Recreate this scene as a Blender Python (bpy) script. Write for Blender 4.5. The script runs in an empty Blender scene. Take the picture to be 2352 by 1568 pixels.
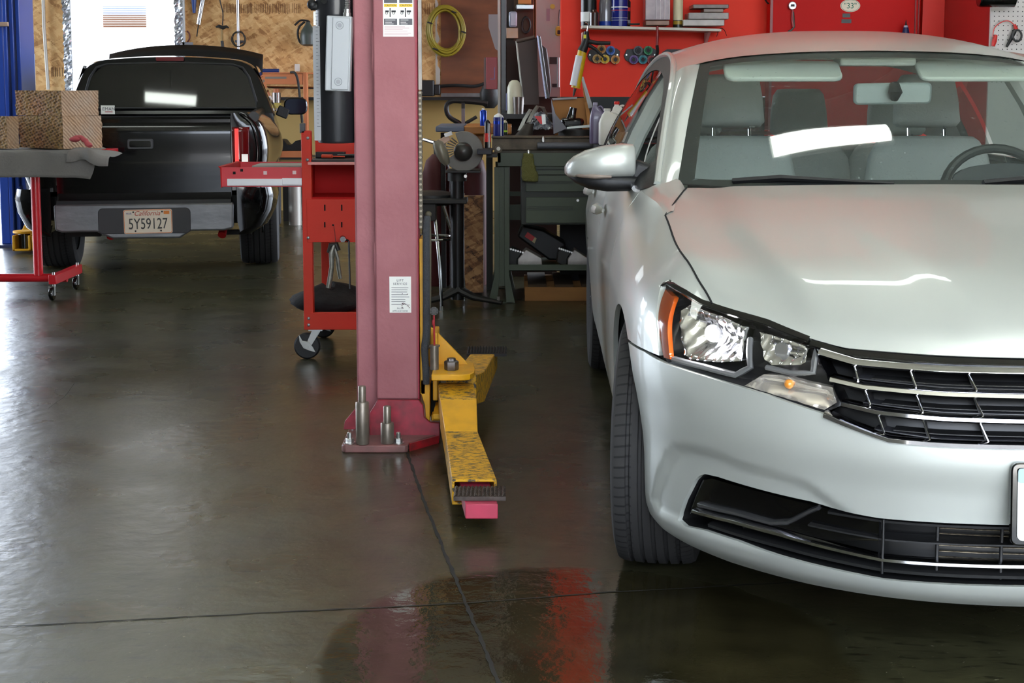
import bpy, bmesh, math, random, bisect
from mathutils import Vector as V, Matrix, Euler
from mathutils.geometry import delaunay_2d_cdt
random.seed(7)
PI=math.pi; R=math.radians
COL=bpy.context.scene.collection
# ------------------------------------------------------------ camera constants (also used to place things in the room)
FPX=3500.; CAMH=1.28; YH=195.; Y0=604.; CX=1176.
PITCH=math.atan((Y0-YH)/FPX); CP,SP=math.cos(PITCH),math.sin(PITCH)
def ray(u,v):
    b=(v-Y0)/FPX; return V(((u-CX)/FPX, CP-b*SP, -SP-b*CP))
def at(u,v,Y):
    r=ray(u,v); return V((0,0,CAMH))+r*(Y/r.y)
def atz(u,v,Z=0):
    r=ray(u,v); return V((0,0,CAMH))+r*((Z-CAMH)/r.z)
def hexc(h,k=1.):
    h=h.lstrip('#'); c=[int(h[i:i+2],16)/255 for i in(0,2,4)]
    return tuple(k*(x/12.92 if x<.04045 else ((x+.055)/1.055)**2.4) for x in c)+(1,)
# ------------------------------------------------------------ materials
MATS={}
def mat(n,col='#808080',r=.5,m=0.,var=None,bump=None,coat=0.,emit=0.,alpha=None,col2=None,rvar=None,spec=.5,coord='Object',stretch=(1,1,1)):
    if n in MATS: return MATS[n]
    M=bpy.data.materials.new(n); M.use_nodes=True; nt=M.node_tree; N=nt.nodes; L=nt.links
    b=N['Principled BSDF']; c=hexc(col) if isinstance(col,str) else col
    b.inputs['Base Color'].default_value=c; b.inputs['Roughness'].default_value=r; b.inputs['Metallic'].default_value=m
    b.inputs['Specular IOR Level'].default_value=spec
    b.inputs['Coat Weight'].default_value=coat; b.inputs['Coat Roughness'].default_value=.04
    if emit: b.inputs['Emission Color'].default_value=c; b.inputs['Emission Strength'].default_value=emit
    tc=N.new('ShaderNodeTexCoord'); mp=N.new('ShaderNodeMapping'); mp.inputs['Scale'].default_value=stretch
    L.new(tc.outputs[coord],mp.inputs[0])
    if var:
        t=N.new('ShaderNodeTexNoise'); t.inputs['Scale'].default_value=var[0]; t.inputs['Detail'].default_value=6; L.new(mp.outputs[0],t.inputs[0])
        rp=N.new('ShaderNodeValToRGB'); rp.color_ramp.elements[0].position=.5-var[1]; rp.color_ramp.elements[1].position=.5+var[1]
        c2=hexc(col2) if col2 else tuple(x*.6 for x in c[:3])+(1,)
        rp.color_ramp.elements[0].color=c2; rp.color_ramp.elements[1].color=c
        L.new(t.outputs[0],rp.inputs[0]); L.new(rp.outputs[0],b.inputs['Base Color'])
        if rvar:
            mr=N.new('ShaderNodeMapRange'); mr.inputs['To Min'].default_value=rvar[0]; mr.inputs['To Max'].default_value=rvar[1]; mr.inputs['From Min'].default_value=.3; mr.inputs['From Max'].default_value=.7
            L.new(t.outputs[0],mr.inputs[0]); L.new(mr.outputs[0],b.inputs['Roughness'])
    if bump:
        t=N.new('ShaderNodeTexNoise'); t.inputs['Scale'].default_value=bump[0]; t.inputs['Detail'].default_value=4; L.new(mp.outputs[0],t.inputs[0])
        bp=N.new('ShaderNodeBump'); bp.inputs['Strength'].default_value=bump[1]; bp.inputs['Distance'].default_value=.01
        L.new(t.outputs[0],bp.inputs['Height']); L.new(bp.outputs[0],b.inputs['Normal'])
    MATS[n]=M; return M
def glass(n,tint=(.8,.9,.85,1),k=.0,rough=.0,ior=1.5,diff=0.,dcol=(.5,.55,.5,1)):
    if n in MATS: return MATS[n]
    M=bpy.data.materials.new(n); M.use_nodes=True; nt=M.node_tree; N=nt.nodes; L=nt.links
    N.remove(N['Principled BSDF']); out=N['Material Output']
    tr=N.new('ShaderNodeBsdfTransparent'); tr.inputs[0].default_value=tint
    gl=N.new('ShaderNodeBsdfGlossy'); gl.inputs['Roughness'].default_value=rough
    fr=N.new('ShaderNodeFresnel'); ge=N.new('ShaderNodeNewGeometry'); mi=N.new('ShaderNodeMix'); mi.inputs[2].default_value=ior; mi.inputs[3].default_value=1/ior; L.new(ge.outputs['Backfacing'],mi.inputs[0]); L.new(mi.outputs[0],fr.inputs[0])   # thin pane: same reflectance from both sides
    mx=N.new('ShaderNodeMixShader'); src=tr
    if diff:   # thin film of dust with small specks
        df=N.new('ShaderNodeBsdfDiffuse'); df.inputs[0].default_value=dcol; m2=N.new('ShaderNodeMixShader')
        tc=N.new('ShaderNodeTexCoord'); nz=N.new('ShaderNodeTexNoise'); nz.inputs['Scale'].default_value=70; nz.inputs['Detail'].default_value=3; L.new(tc.outputs['Object'],nz.inputs[0])
        mr=N.new('ShaderNodeMapRange'); mr.inputs['From Min'].default_value=.66; mr.inputs['From Max'].default_value=.78; mr.inputs['To Min'].default_value=diff; mr.inputs['To Max'].default_value=diff+.35
        L.new(nz.outputs[0],mr.inputs[0]); L.new(mr.outputs[0],m2.inputs[0])
        L.new(tr.outputs[0],m2.inputs[1]); L.new(df.outputs[0],m2.inputs[2]); src=m2
    if k:
        ad=N.new('ShaderNodeMath'); ad.operation='ADD'; ad.use_clamp=True; ad.inputs[1].default_value=k; L.new(fr.outputs[0],ad.inputs[0]); L.new(ad.outputs[0],mx.inputs[0])
    else: L.new(fr.outputs[0],mx.inputs[0])
    L.new(src.outputs[0],mx.inputs[1]); L.new(gl.outputs[0],mx.inputs[2]); L.new(mx.outputs[0],out.inputs[0])
    MATS[n]=M; return M
# ------------------------------------------------------------ objects
def link(o,parent=None):
    COL.objects.link(o)
    if parent: o.parent=parent
    return o
def thing(name,label,cat,loc=(0,0,0),rz=0,group=None,rot=None):
    o=bpy.data.objects.new(name,None); link(o); o.location=loc; o.rotation_euler=rot or (0,0,rz); o.empty_display_size=.1
    return tag(o,label,cat,group)
def tag(o,label,cat,group=None):
    o['label']=label; o['category']=cat
    if group: o['group']=group
    return o
def copytree(root,loc=None,rot=None,label=None,group=None):
    def cp(o,par):
        c=o.copy(); COL.objects.link(c)
        if par: c.parent=par
        for ch in o.children: cp(ch,c)
        return c
    r=cp(root,None)
    if loc is not None: r.location=loc
    if rot is not None: r.rotation_euler=rot
    if label: r['label']=label
    if group: r['group']=group
    return r
class MB:
    def __init__(s): s.v=[]; s.f=[]; s.n=None
    def add(s,vs,fs,M=None):
        k=len(s.v)
        s.v+=[tuple(M@V(p)) if M else tuple(p) for p in vs]; s.f+=[tuple(i+k for i in f) for f in fs]; return s
    def box(s,c,d,rot=None):
        x,y,z=[q/2 for q in d]; M=Matrix.Translation(V(c))@(Euler(rot).to_matrix().to_4x4() if rot else Matrix())
        return s.add([(a*x,b*y,e*z) for a in(-1,1) for b in(-1,1) for e in(-1,1)],[(0,1,3,2),(4,6,7,5),(0,4,5,1),(2,3,7,6),(0,2,6,4),(1,5,7,3)],M)
    def bb(s,a,b): return s.box([(p+q)/2 for p,q in zip(a,b)],[abs(q-p) for p,q in zip(a,b)])
    def rings(s,rs,cap=True,close=False):
        k=len(s.v); n=len(rs[0])
        for r in rs: s.v+=[tuple(p) for p in r]
        m=len(rs)
        for i in range(m if close else m-1):
            a=k+i*n; b=k+((i+1)%m)*n
            for j in range(n): s.f.append((a+j,a+(j+1)%n,b+(j+1)%n,b+j))
        if cap and not close: s.f.append(tuple(k+j for j in reversed(range(n)))); s.f.append(tuple(k+(m-1)*n+j for j in range(n)))
        return s
    def cyl(s,p0,p1,r0,r1=None,n=20,cap=True):
        r1=r0 if r1 is None else r1; return s.tube([p0,p1],[r0,r1],n,cap)
    def tube(s,path,r,n=10,cap=True,close=False,flat=1.):
        P=[V(p) for p in path]; rs=r if isinstance(r,(list,tuple)) else [r]*len(P); out=[]; up=None
        for i,p in enumerate(P):
            if close: d=(P[(i+1)%len(P)]-P[i-1])
            else: d=P[min(i+1,len(P)-1)]-P[max(i-1,0)]
            if d.length<1e-9: d=V((0,0,1))
            d.normalize()
            if up is None: up=V((0,0,1)) if abs(d.z)<.9 else V((0,1,0))
            a=up.cross(d)
            if a.length<1e-6: a=V((1,0,0)).cross(d)
            a.normalize(); b=d.cross(a); up=b
            out.append([p+(a*math.cos(2*PI*j/n)+b*math.sin(2*PI*j/n)*flat)*rs[i] for j in range(n)])
        return s.rings(out,cap,close)
    def lathe(s,prof,c=(0,0,0),axis='z',n=32,cap=True,M=None):
        rs=[]
        for r,h in prof:
            ring=[]
            for j in range(n):
                a=2*PI*j/n; x,y=r*math.cos(a),r*math.sin(a)
                p={'z':(x,y,h),'y':(x,h,-y) ,'x':(h,x,y)}[axis]
                q=V(p); 
                if M: q=M@q
                ring.append(q+V(c))
            rs.append(ring)
        return s.rings(rs,cap)
    def prism(s,poly,d,M=None,org=(0,0,0),ax='y'):
        # poly in 2D; ax 'y': (x,z) plane extruded along +y by d ; 'z': (x,y) plane along z ; 'x': (y,z) plane along x
        f={'y':lambda a,b,h:(a,h,b),'z':lambda a,b,h:(a,b,h),'x':lambda a,b,h:(h,a,b)}[ax]
        n=len(poly); o=V(org)
        vs=[o+V(f(a,b,0)) for a,b in poly]+[o+V(f(a,b,d)) for a,b in poly]
        fs=[tuple(range(n)),tuple(reversed(range(n,2*n)))]+[(i,i+n,(i+1)%n+n,(i+1)%n) for i in range(n)]
        return s.add(vs,fs,M)
    def grid(s,fn,nu,nv,closeu=False):
        k=len(s.v)
        for i in range(nu+1):
            for j in range(nv+1): s.v.append(tuple(fn(i/nu,j/nv)))
        for i in range(nu):
            for j in range(nv):
                a=k+i*(nv+1)+j; s.f.append((a,a+nv+1,a+nv+2,a+1))
        return s
    def sph(s,c,r,n=14,m=9,sc=(1,1,1),M=None):
        rs=[]
        for i in range(1,m):
            t=PI*i/m; rs.append([V((r*sc[0]*math.sin(t)*math.cos(2*PI*j/n),r*sc[1]*math.sin(t)*math.sin(2*PI*j/n),-r*sc[2]*math.cos(t))) for j in range(n)])
        if M: rs=[[M@p for p in q] for q in rs]
        return s.rings([[p+V(c) for p in q] for q in rs])
    def mirror(s,org=0):
        k=len(s.v); s.v+=[(2*org-x,y,z) for x,y,z in s.v[:k]]; s.f+=[tuple(k+i for i in reversed(f)) for f in list(s.f)]; return s
    def xf(s,M): s.v=[tuple(M@V(p)) for p in s.v]; return s
    def build(s,name,m,parent=None,bev=0,smooth=35,sub=0,seg=2,fixn=True,loc=None,rot=None,solid=0):
        me=bpy.data.meshes.new(name); me.from_pydata(s.v,[],s.f); 
        if fixn:
            bm=bmesh.new(); bm.from_mesh(me); bmesh.ops.recalc_face_normals(bm,faces=bm.faces); bm.to_mesh(me); bm.free()
        if m: me.materials.append(m)
        if smooth:
            me.polygons.foreach_set('use_smooth',[True]*len(me.polygons)); me.set_sharp_from_angle(angle=R(smooth))
        me.update(); o=bpy.data.objects.new(name,me); link(o,parent)
        if loc is not None: o.location=loc
        if rot is not None: o.rotation_euler=rot
        if solid: q=o.modifiers.new('s','SOLIDIFY'); q.thickness=solid; q.offset=0
        if bev: q=o.modifiers.new('b','BEVEL'); q.width=bev; q.segments=seg; q.limit_method='ANGLE'; q.angle_limit=R(40)
        if sub: q=o.modifiers.new('u','SUBSURF'); q.levels=sub; q.render_levels=sub
        return o
def struct(name,mb,m,**k):
    o=mb.build(name,m,**k); o['kind']='structure'; return o
def text(name,body,size,m,parent,loc,rot=(PI/2,0,0),align='CENTER',ext=.0006,sx=1,font=None,shear=0,sp=1):
    cu=bpy.data.curves.new(name,'FONT'); cu.body=body; cu.size=size; cu.align_x=align; cu.align_y='CENTER'; cu.extrude=ext; cu.shear=shear; cu.space_character=sp
    t=bpy.data.objects.new(name,cu); COL.objects.link(t); dg=bpy.context.evaluated_depsgraph_get()
    me=bpy.data.meshes.new_from_object(t.evaluated_get(dg)); bpy.data.objects.remove(t); me.materials.clear(); me.materials.append(m)
    o=bpy.data.objects.new(name,me); link(o,parent); o.location=loc; o.rotation_euler=rot; o.scale=(sx,1,1); return o
def rrect(w,h,r,n=4,c=(0,0)):
    out=[]
    for sx,sz,a0 in((1,1,0),(-1,1,90),(-1,-1,180),(1,-1,270)):
        for i in range(n+1):
            a=R(a0+90*i/n); out.append((c[0]+sx*(w/2-r)+r*math.cos(a),c[1]+sz*(h/2-r)+r*math.sin(a)))
    return out
def smooth_path(P,n=6,close=False):
    P=[V(p) for p in P]; out=[]; m=len(P)
    for i in range(m if close else m-1):
        g=lambda j:P[j%m] if close else P[min(max(j,0),m-1)]
        a,b,c,d=g(i-1),g(i),g(i+1),g(i+2)
        for k in range(n):
            u=k/n; out.append(.5*((2*b)+(c-a)*u+(2*a-5*b+4*c-d)*u*u+(3*b-a-3*c+d)*u**3))
    if not close: out.append(P[-1])
    return out
def sstep(a,b,x):
    t=min(max((x-a)/(b-a),0),1); return t*t*(3-2*t)
def inpoly(x,y,P):
    c=False; j=len(P)-1
    for i in range(len(P)):
        if (P[i][1]>y)!=(P[j][1]>y) and x<(P[j][0]-P[i][0])*(y-P[i][1])/(P[j][1]-P[i][1])+P[i][0]: c=not c
        j=i
    return c
def pdist(x,y,P):
    best=9
    for i in range(len(P)):
        ax,ay=P[i-1]; bx,by=P[i]; dx,dy=bx-ax,by-ay; L=dx*dx+dy*dy or 1e-12
        t=max(0,min(1,((x-ax)*dx+(y-ay)*dy)/L)); best=min(best,math.hypot(x-ax-t*dx,y-ay-t*dy))
    return best
def resamp(P,d,close=True):
    out=[]
    for i in range(len(P) if close else len(P)-1):
        a,b=P[i],P[(i+1)%len(P)]; n=max(1,int(math.dist(a,b)/d+.5))
        out+=[(a[0]+(b[0]-a[0])*k/n,a[1]+(b[1]-a[1])*k/n) for k in range(n)]
    if not close: out.append(P[-1])
    return out
# ------------------------------------------------------------ ROOM
WY=15.6   # back wall
def osb_mat(n='osb',k=1.,dark='#94683a',mid='#bd9058',lite='#d8b27c',sc=9):
    M=mat(n,'#b98a52',.75); nt=M.node_tree; N=nt.nodes; L=nt.links; b=N['Principled BSDF']
    tc=N.new('ShaderNodeTexCoord'); 
    def lay(rot,st):
        m0=N.new('ShaderNodeMapping'); m0.inputs['Rotation'].default_value=rot; L.new(tc.outputs['Object'],m0.inputs[0]); mp=N.new('ShaderNodeMapping'); mp.inputs['Scale'].default_value=st; L.new(m0.outputs[0],mp.inputs[0])
        nz=N.new('ShaderNodeTexNoise'); nz.inputs['Scale'].default_value=4; L.new(mp.outputs[0],nz.inputs[0])
        mv=N.new('ShaderNodeVectorMath'); mv.operation='MULTIPLY_ADD'; mv.inputs[1].default_value=(.7,.7,.7); L.new(nz.outputs['Color'],mv.inputs[0]); L.new(mp.outputs[0],mv.inputs[2])
        v=N.new('ShaderNodeTexVoronoi'); v.inputs['Scale'].default_value=1; v.distance='MANHATTAN'; L.new(mv.outputs[0],v.inputs[0])
        s=N.new('ShaderNodeSeparateColor'); L.new(v.outputs['Color'],s.inputs[0]); return s.outputs[0]
    a=lay((0,.45,0),(sc,1,sc*3.6)); c=lay((0,-.8,0),(sc*1.1,1,sc*3.4)); 
    mx=N.new('ShaderNodeMix'); mx.inputs[0].default_value=.5; L.new(a,mx.inputs[2]); L.new(c,mx.inputs[3])
    rp=N.new('ShaderNodeValToRGB'); e=rp.color_ramp.elements; e[0].color=hexc(dark); e[0].position=.08; e[1].color=hexc(lite); e[1].position=.95
    q=e.new(.38); q.color=hexc(mid); L.new(mx.outputs[0],rp.inputs[0]); L.new(rp.outputs[0],b.inputs['Base Color']); return M
OSB=osb_mat()
def floor_mat():
    M=mat('sealed_concrete','#3a362c',.3); nt=M.node_tree; N=nt.nodes; L=nt.links; b=N['Principled BSDF']
    tc=N.new('ShaderNodeTexCoord'); P=tc.outputs['Object']
    def noise(s,d=6,st=(1,1,1)):
        mp=N.new('ShaderNodeMapping'); mp.inputs['Scale'].default_value=st; L.new(P,mp.inputs[0])
        t=N.new('ShaderNodeTexNoise'); t.inputs['Scale'].default_value=s; t.inputs['Detail'].default_value=d; L.new(mp.outputs[0],t.inputs[0]); return t.outputs[0]
    def ramp(src,a,b_,c0,c1):
        r=N.new('ShaderNodeValToRGB'); r.color_ramp.elements[0].position=a; r.color_ramp.elements[1].position=b_; r.color_ramp.elements[0].color=hexc(c0); r.color_ramp.elements[1].color=hexc(c1); L.new(src,r.inputs[0]); return r.outputs[0]
    def mix(f,a,b_,t='MIX'):
        m=N.new('ShaderNodeMix'); m.data_type='RGBA'; m.blend_type=t
        if isinstance(f,float): m.inputs[0].default_value=f
        else: L.new(f,m.inputs[0])
        L.new(a,m.inputs[6]); 
        if isinstance(b_,tuple): m.inputs[7].default_value=b_
        else: L.new(b_,m.inputs[7])
        return m.outputs[2]
    base=ramp(noise(1.1),.3,.7,'#2a291b','#45432c')
    base=mix(.45,base,ramp(noise(7,8),.3,.72,'#201f14','#48462f'))
    spk=ramp(noise(30,4,(.5,1.7,1)),.33,.44,'#000000','#ffffff'); base=mix(.6,base,spk,'MULTIPLY'); base=mix(.5,base,ramp(noise(70,2),.70,.76,'#000000','#8a8670'),'ADD')
    # oil-dark sealed patch around the joint crossing, with a shape of its own
    sx=N.new('ShaderNodeSeparateXYZ'); L.new(P,sx.inputs[0])
    def mth(op,a,b_=0.,c=None):
        m=N.new('ShaderNodeMath'); m.operation=op
        for i,q in enumerate((a,b_)):
            if isinstance(q,(int,float)): m.inputs[i].default_value=q
            else: L.new(q,m.inputs[i])
        return m.outputs[0]
    def ell(cx,cy,rx,ry):
        a=mth('POWER',mth('DIVIDE',mth('SUBTRACT',sx.outputs[0],cx),rx),2.); c=mth('POWER',mth('DIVIDE',mth('SUBTRACT',sx.outputs[1],cy),ry),2.)
        return mth('ADD',a,c)
    e=mth('ADD',ell(.16,3.32,.60,.62),mth('MULTIPLY',mth('SUBTRACT',noise(3),.5),.5))
    wet=N.new('ShaderNodeMapRange'); wet.inputs['From Min'].default_value=1.06; wet.inputs['From Max'].default_value=.94; L.new(e,wet.inputs[0]); wet=wet.outputs[0]
    base=mix(wet,base,ramp(noise(5),.3,.7,'#1e1b0f','#312d1b'))
    L.new(base,b.inputs['Base Color'])
    rr=N.new('ShaderNodeMapRange'); rr.inputs['From Min'].default_value=.3; rr.inputs['From Max'].default_value=.7; rr.inputs['To Min'].default_value=.23; rr.inputs['To Max'].default_value=.36; L.new(noise(2.3),rr.inputs[0])
    rw=mth('SUBTRACT',rr.outputs[0],mth('MULTIPLY',wet,.20)); L.new(rw,b.inputs['Roughness'])
    bp=N.new('ShaderNodeBump'); bp.inputs['Strength'].default_value=.2; bp.inputs['Distance'].default_value=.01; L.new(noise(16,5,(1,1,1)),bp.inputs['Height']); L.new(bp.outputs[0],b.inputs['Normal'])
    b.inputs['Specular IOR Level'].default_value=.75
    return M
FL=floor_mat()
struct('floor',MB().bb((-8.1,-1.3,-.15),(6.1,WY+.1,0)),FL,smooth=0)
struct('ground',MB().bb((-60,-60,-.2),(60,70,-.02)),mat('outdoor_asphalt','#343438',.85,var=(1,.3)),smooth=0)
struct('bounce_apron',MB().bb((-.2,-9,-.02),(9,-1.3,-.005)),mat('pale_bounce_slab','#d6d3cc',.8,var=(.6,.3),col2='#c6c3bc'),smooth=0)  # unseen pale slab added to bounce daylight onto the bumper and chrome
struct('wall_opposite',MB().bb((-40,-26,-.1),(40,-25,4.5)),mat('opposite_building','#77736c',.8,var=(.3,.3)),smooth=0)
struct('ceiling',MB().bb((-8,-1.2,4.3),(6,WY+.1,4.4)),mat('ceiling_paint','#b4b6a8',.8,var=(.8,.3),col2='#9ea094'),smooth=0)
struct('wall_back',MB().bb((-4.95,WY,1.15),(-.72,WY+.1,4.3)),OSB,smooth=0)
struct('wall_back_low',MB().bb((-4.95,WY-.01,0),(2,WY+.1,1.15)).bb((-8,WY-.01,0),(-7.4,WY+.1,1.15)),mat('tan_board','#a88f58',.8,var=(1.2,.3),col2='#977d46'),smooth=0)
struct('wall_back_end',MB().bb((-8,WY,3.4),(-4.95,WY+.1,4.3)).bb((-8,WY,1.15),(-7.4,WY+.1,3.4)),OSB,smooth=0)
ply=mat('stained_plywood','#7a4526',.6,var=(3,.3),col2='#4c2a18',stretch=(1,1,3))
struct('wall_back_right',MB().bb((-.72,WY-.02,1.15),(2.0,WY+.1,4.3)),ply,smooth=0)
redp=mat('red_wall_paint','#f8402c',.6,var=(.9,.3),col2='#f03826',bump=(5,.05),spec=.25)
RY=9.5
a=at(1288,222,RY); xr0=a.x; zr=a.z
struct('wall_red',MB().bb((xr0,RY,zr),(3.6,RY+.12,4.3)),redp,smooth=0)
struct('wall_red_base',MB().bb((xr0,RY-.012,0),(3.6,RY+.12,zr-.002)),mat('black_wall_base','#151516',.6,bump=(8,.2)),smooth=0)
xr=at(2165,100,9.4).x; dk=mat('shaded_red_paint','#b81d18',.45,bump=(5,.06))  # darker red carries the shading of the return wall
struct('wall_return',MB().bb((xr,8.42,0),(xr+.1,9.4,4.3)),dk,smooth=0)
struct('trim_1',MB().bb((at(2115,100,9.4).x,9.38,0),(xr+.1,9.5,4.3)),mat('red_column_paint','#f03426',.4),smooth=0)
struct('wall_right_front',MB().bb((xr+.1,8.45,0),(6,8.55,4.3)),mat('right_wall_paint','#8c8a84',.7),smooth=0)
struct('wall_right',MB().bb((6,-1.2,0),(6.1,8.5,4.3)),mat('side_wall_paint','#8e8f8a',.8),smooth=0)
# left wall with an open bay door
wl=MB().bb((-8.1,-1.2,3.5),(-8,WY,4.3)).bb((-8.1,-1.2,0),(-8,9,3.5)).bb((-8.1,WY-.8,0),(-8,WY,3.5))
struct('wall_left',wl,mat('side_wall_paint'),smooth=0)
struct('wall_front',MB().bb((-8,-1.3,0),(-1.3,-1.2,4.3)).bb((5.9,-1.3,0),(6,-1.2,4.3)).bb((-1.3,-1.3,3.7),(5.9,-1.2,4.3)),mat('side_wall_paint'),smooth=0)  # unseen front wall; opening set to the right to dim the car's left side
# partition behind the bench
PY=10.2
xa=at(1163,0,PY).x
struct('wall_partition',MB().bb((xa,PY,.0),(xr0,PY+.08,4.3)),mat('brown_partition','#3a2c24',.7,var=(2,.3)),smooth=0)
# floor joints
jm=mat('joint_dark','#16140f',.8)
def joint(n,pts,w):
    P=resamp([tuple(atz(u,v)[:2]) for u,v in pts],.03,False); mb=MB(); L=[];Rr=[]
    for i,(x,y) in enumerate(P):
        a=P[max(i-1,0)]; b=P[min(i+1,len(P)-1)]; d=V((b[0]-a[0],b[1]-a[1])); d.normalize(); nx,ny=-d.y,d.x
        j=random.uniform(-.002,.002); ww=w*random.uniform(.6,1.3)
        L.append((x+nx*(ww+j),y+ny*(ww+j),.0012)); Rr.append((x-nx*(ww-j),y-ny*(ww-j),.0012))
    k=len(L); mb.add(L+Rr,[(i,i+1,k+i+1,k+i) for i in range(k-1)]); struct(n,mb,jm,smooth=0)
joint('trim_2',[(-300,1456),(0,1440),(300,1424),(600,1408),(1070,1385),(1400,1360),(1780,1340),(2600,1308)],.0030)
joint('trim_3',[(935,1040),(985,1180),(1030,1290),(1070,1385),(1110,1480),(1145,1568),(1190,1680)],.0045)
joint('trim_4',[(0,975),(60,950),(110,938),(150,910),(170,880)],.001)
# window in the back wall
wx0,wx1=at(165,0,WY).x,at(413,0,WY).x; zb=at(165,215,WY).z; zt=3.0
w=thing('window_1','', 'window',((wx0+wx1)/2,WY-.02,zb)); del w['label']; del w['category']; w['kind']='structure'
ww=wx1-wx0; hh=zt-zb; GL=mat('window_daylight',(.93,.97,1,1),.5,emit=1.4)
vx0,vx1=at(236,0,WY).x-w.location.x,at(336,0,WY).x-w.location.x; vz0,vz1=at(236,65,WY).z-zb,at(236,13,WY).z-zb
pane=MB().bb((-ww/2,0,0),(vx0,.01,hh)).bb((vx1,0,0),(ww/2,.01,hh)).bb((vx0,0,0),(vx1,.01,vz0)).bb((vx0,0,vz1),(vx1,.01,hh))
pane.build('window_pane',GL,w,smooth=0)
MB().bb((vx0,.004,vz0),(vx1,.01,vz0+.13)).build('view_building',mat('brown_building','#6e4c3a',.9,emit=.35,spec=0),w,smooth=0)
MB().bb((vx0,.004,vz0+.13),(vx1,.01,vz1)).build('view_sky',mat('pale_blue_view','#8c98b0',.9,emit=.3,spec=0),w,smooth=0)
sl=MB()
for i in range(13): z=vz0+.006+i*(vz1-vz0)/12.5; sl.box(((vx0+vx1)/2,-.012,z),(vx1-vx0+.01,.004,.005 if i%3 else .008))
sl.build('blind_slat',mat('blind_white','#ffffff',.5,emit=.5),w,smooth=0)
fr=MB()
for x in(-ww/2-.03,ww/2+.02): fr.bb((x-.035,-.05,-.1),(x+.035,0,hh))
fr.bb((-ww/2-.06,-.05,-.06),(ww/2+.05,0,0)); fr.build('window_frame',mat('white_frame','#cfd3d6',.5),w,bev=.004)
fo=MB()
for sgn,x in((-1,-ww/2-.035),(1,ww/2+.0)):
    fo.grid(lambda a,b:(x+(a-.5)*.08+random.uniform(-.008,.008),-.06-random.uniform(0,.02),b*hh),4,90)
fo.build('foil_strip',mat('foil','#c9ccd2',.25,.8),w,smooth=0)
# ------------------------------------------------------------ LIGHT
sc=bpy.context.scene
W=bpy.data.worlds.new('World'); sc.world=W; W.use_nodes=True; bg=W.node_tree.nodes['Background']; bg.inputs[0].default_value=(.78,.87,1,1); bg.inputs[1].default_value=4.6
sl_=bpy.data.lights.new('sun','SUN'); sl_.energy=30; sl_.angle=.01; so_=bpy.data.objects.new('sun',sl_); COL.objects.link(so_); so_.rotation_euler=V((-.25,.42,-.87)).to_track_quat('-Z','Y').to_euler()
def portal(loc,rot,sx,sy):
    l=bpy.data.lights.new('portal','AREA'); l.shape='RECTANGLE'; l.size=sx; l.size_y=sy; l.cycles.is_portal=True
    o=bpy.data.objects.new('daylight_portal',l); COL.objects.link(o); o.location=loc; o.rotation_euler=rot
portal((2.3,-1.25,1.85),(R(90),0,0),7.2,3.7); portal((-8.05,12,1.75),(0,R(-90),0),3.5,6); portal((-6.17,WY+.1,1.7),(R(-90),0,0),2.4,3.4)
tubem=mat('fluorescent_tube',(.93,1.,.93,1),.5,emit=6.); hous=mat('fixture_white','#d8d8d2',.5)
def fixture(x,y,z,L,along,lab):
    t=thing('fluorescent_fixture',lab,'ceiling light',(x,y,z),0 if along=='x' else PI/2,'fluorescent fixtures on the ceiling')
    MB().bb((-L/2,-.16,.03),(L/2,.16,.09)).build('housing',hous,t,bev=.01)
    MB().rings([[V((x,.13*math.cos(a),.028+.055*math.sin(a))) for a in[PI+PI*k/10 for k in range(11)]] for x in(-L/2+.02,L/2-.02)]).build('diffuser',tubem,t)
    MB().cyl((0,0,.09),(0,0,4.3-z),.006,n=6).build('hanger',mat('steel_rod','#8a8a8a',.4,.8),t)
    return t
fixture(1.30,6.12,3.5,.85,'x','ceiling light over the silver car')
fixture(1.6,2.2,3.7,2.4,'x','ceiling light nearest the bay door')
fixture(-2.3,5.2,3.9,1.1,'x','ceiling light over the open floor in front of the pickup')
fixture(-2.7,10.6,3.9,2.4,'x','ceiling light over the black pickup')
fixture(-.7,9.0,3.9,1.2,'x','ceiling light over the green workbench')
# ------------------------------------------------------------ CAMERA
cd=bpy.data.cameras.new('camera'); cam=bpy.data.objects.new('camera',cd); COL.objects.link(cam); sc.camera=cam
cd.sensor_width=36; cd.lens=FPX/2352*36; cd.shift_y=-(784-Y0)/2352; cd.clip_end=100
cam.location=(0,0,CAMH); cam.rotation_euler=(PI/2-PITCH,0,0)
sc.view_settings.view_transform='Standard'; sc.view_settings.look='None'; sc.view_settings.exposure=1.2; sc.view_settings.gamma=1; sc.view_settings.use_curve_mapping=False
# ------------------------------------------------------------ SILVER SEDAN: body surface S(t,z): t = arc length round the plan from the nose, z = height
PLAN=[(0,-.955),(.15,-.948),(.30,-.922),(.43,-.875),(.56,-.80),(.66,-.715),(.75,-.61),(.822,-.50),(.872,-.39),(.899,-.27),(.912,-.12),(.918,.05),(.920,.3),(.921,.7),(.922,1.3),(.922,2.1),(.920,2.8),(.905,3.25),(.88,3.5),(.82,3.72),(.70,3.84),(.4,3.91),(0,3.93)]
def crv(a,b,c,d,u):
    return .5*((2*b)+(-a+c)*u+(2*a-5*b+4*c-d)*u*u+(-a+3*b-3*c+d)*u**3)
def dense():
    P=[(-PLAN[1][0],PLAN[1][1])]+PLAN+[(-PLAN[-2][0],PLAN[-2][1])]; out=[]
    for i in range(1,len(P)-2):
        for k in range(12):
            u=k/12; out.append((crv(P[i-1][0],P[i][0],P[i+1][0],P[i+2][0],u),crv(P[i-1][1],P[i][1],P[i+1][1],P[i+2][1],u)))
    out.append(PLAN[-1]); T=[0]
    for a,b in zip(out,out[1:]): T.append(T[-1]+math.dist(a,b))
    return out,T
DP,DT=dense(); TMAX=DT[-1]
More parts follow.
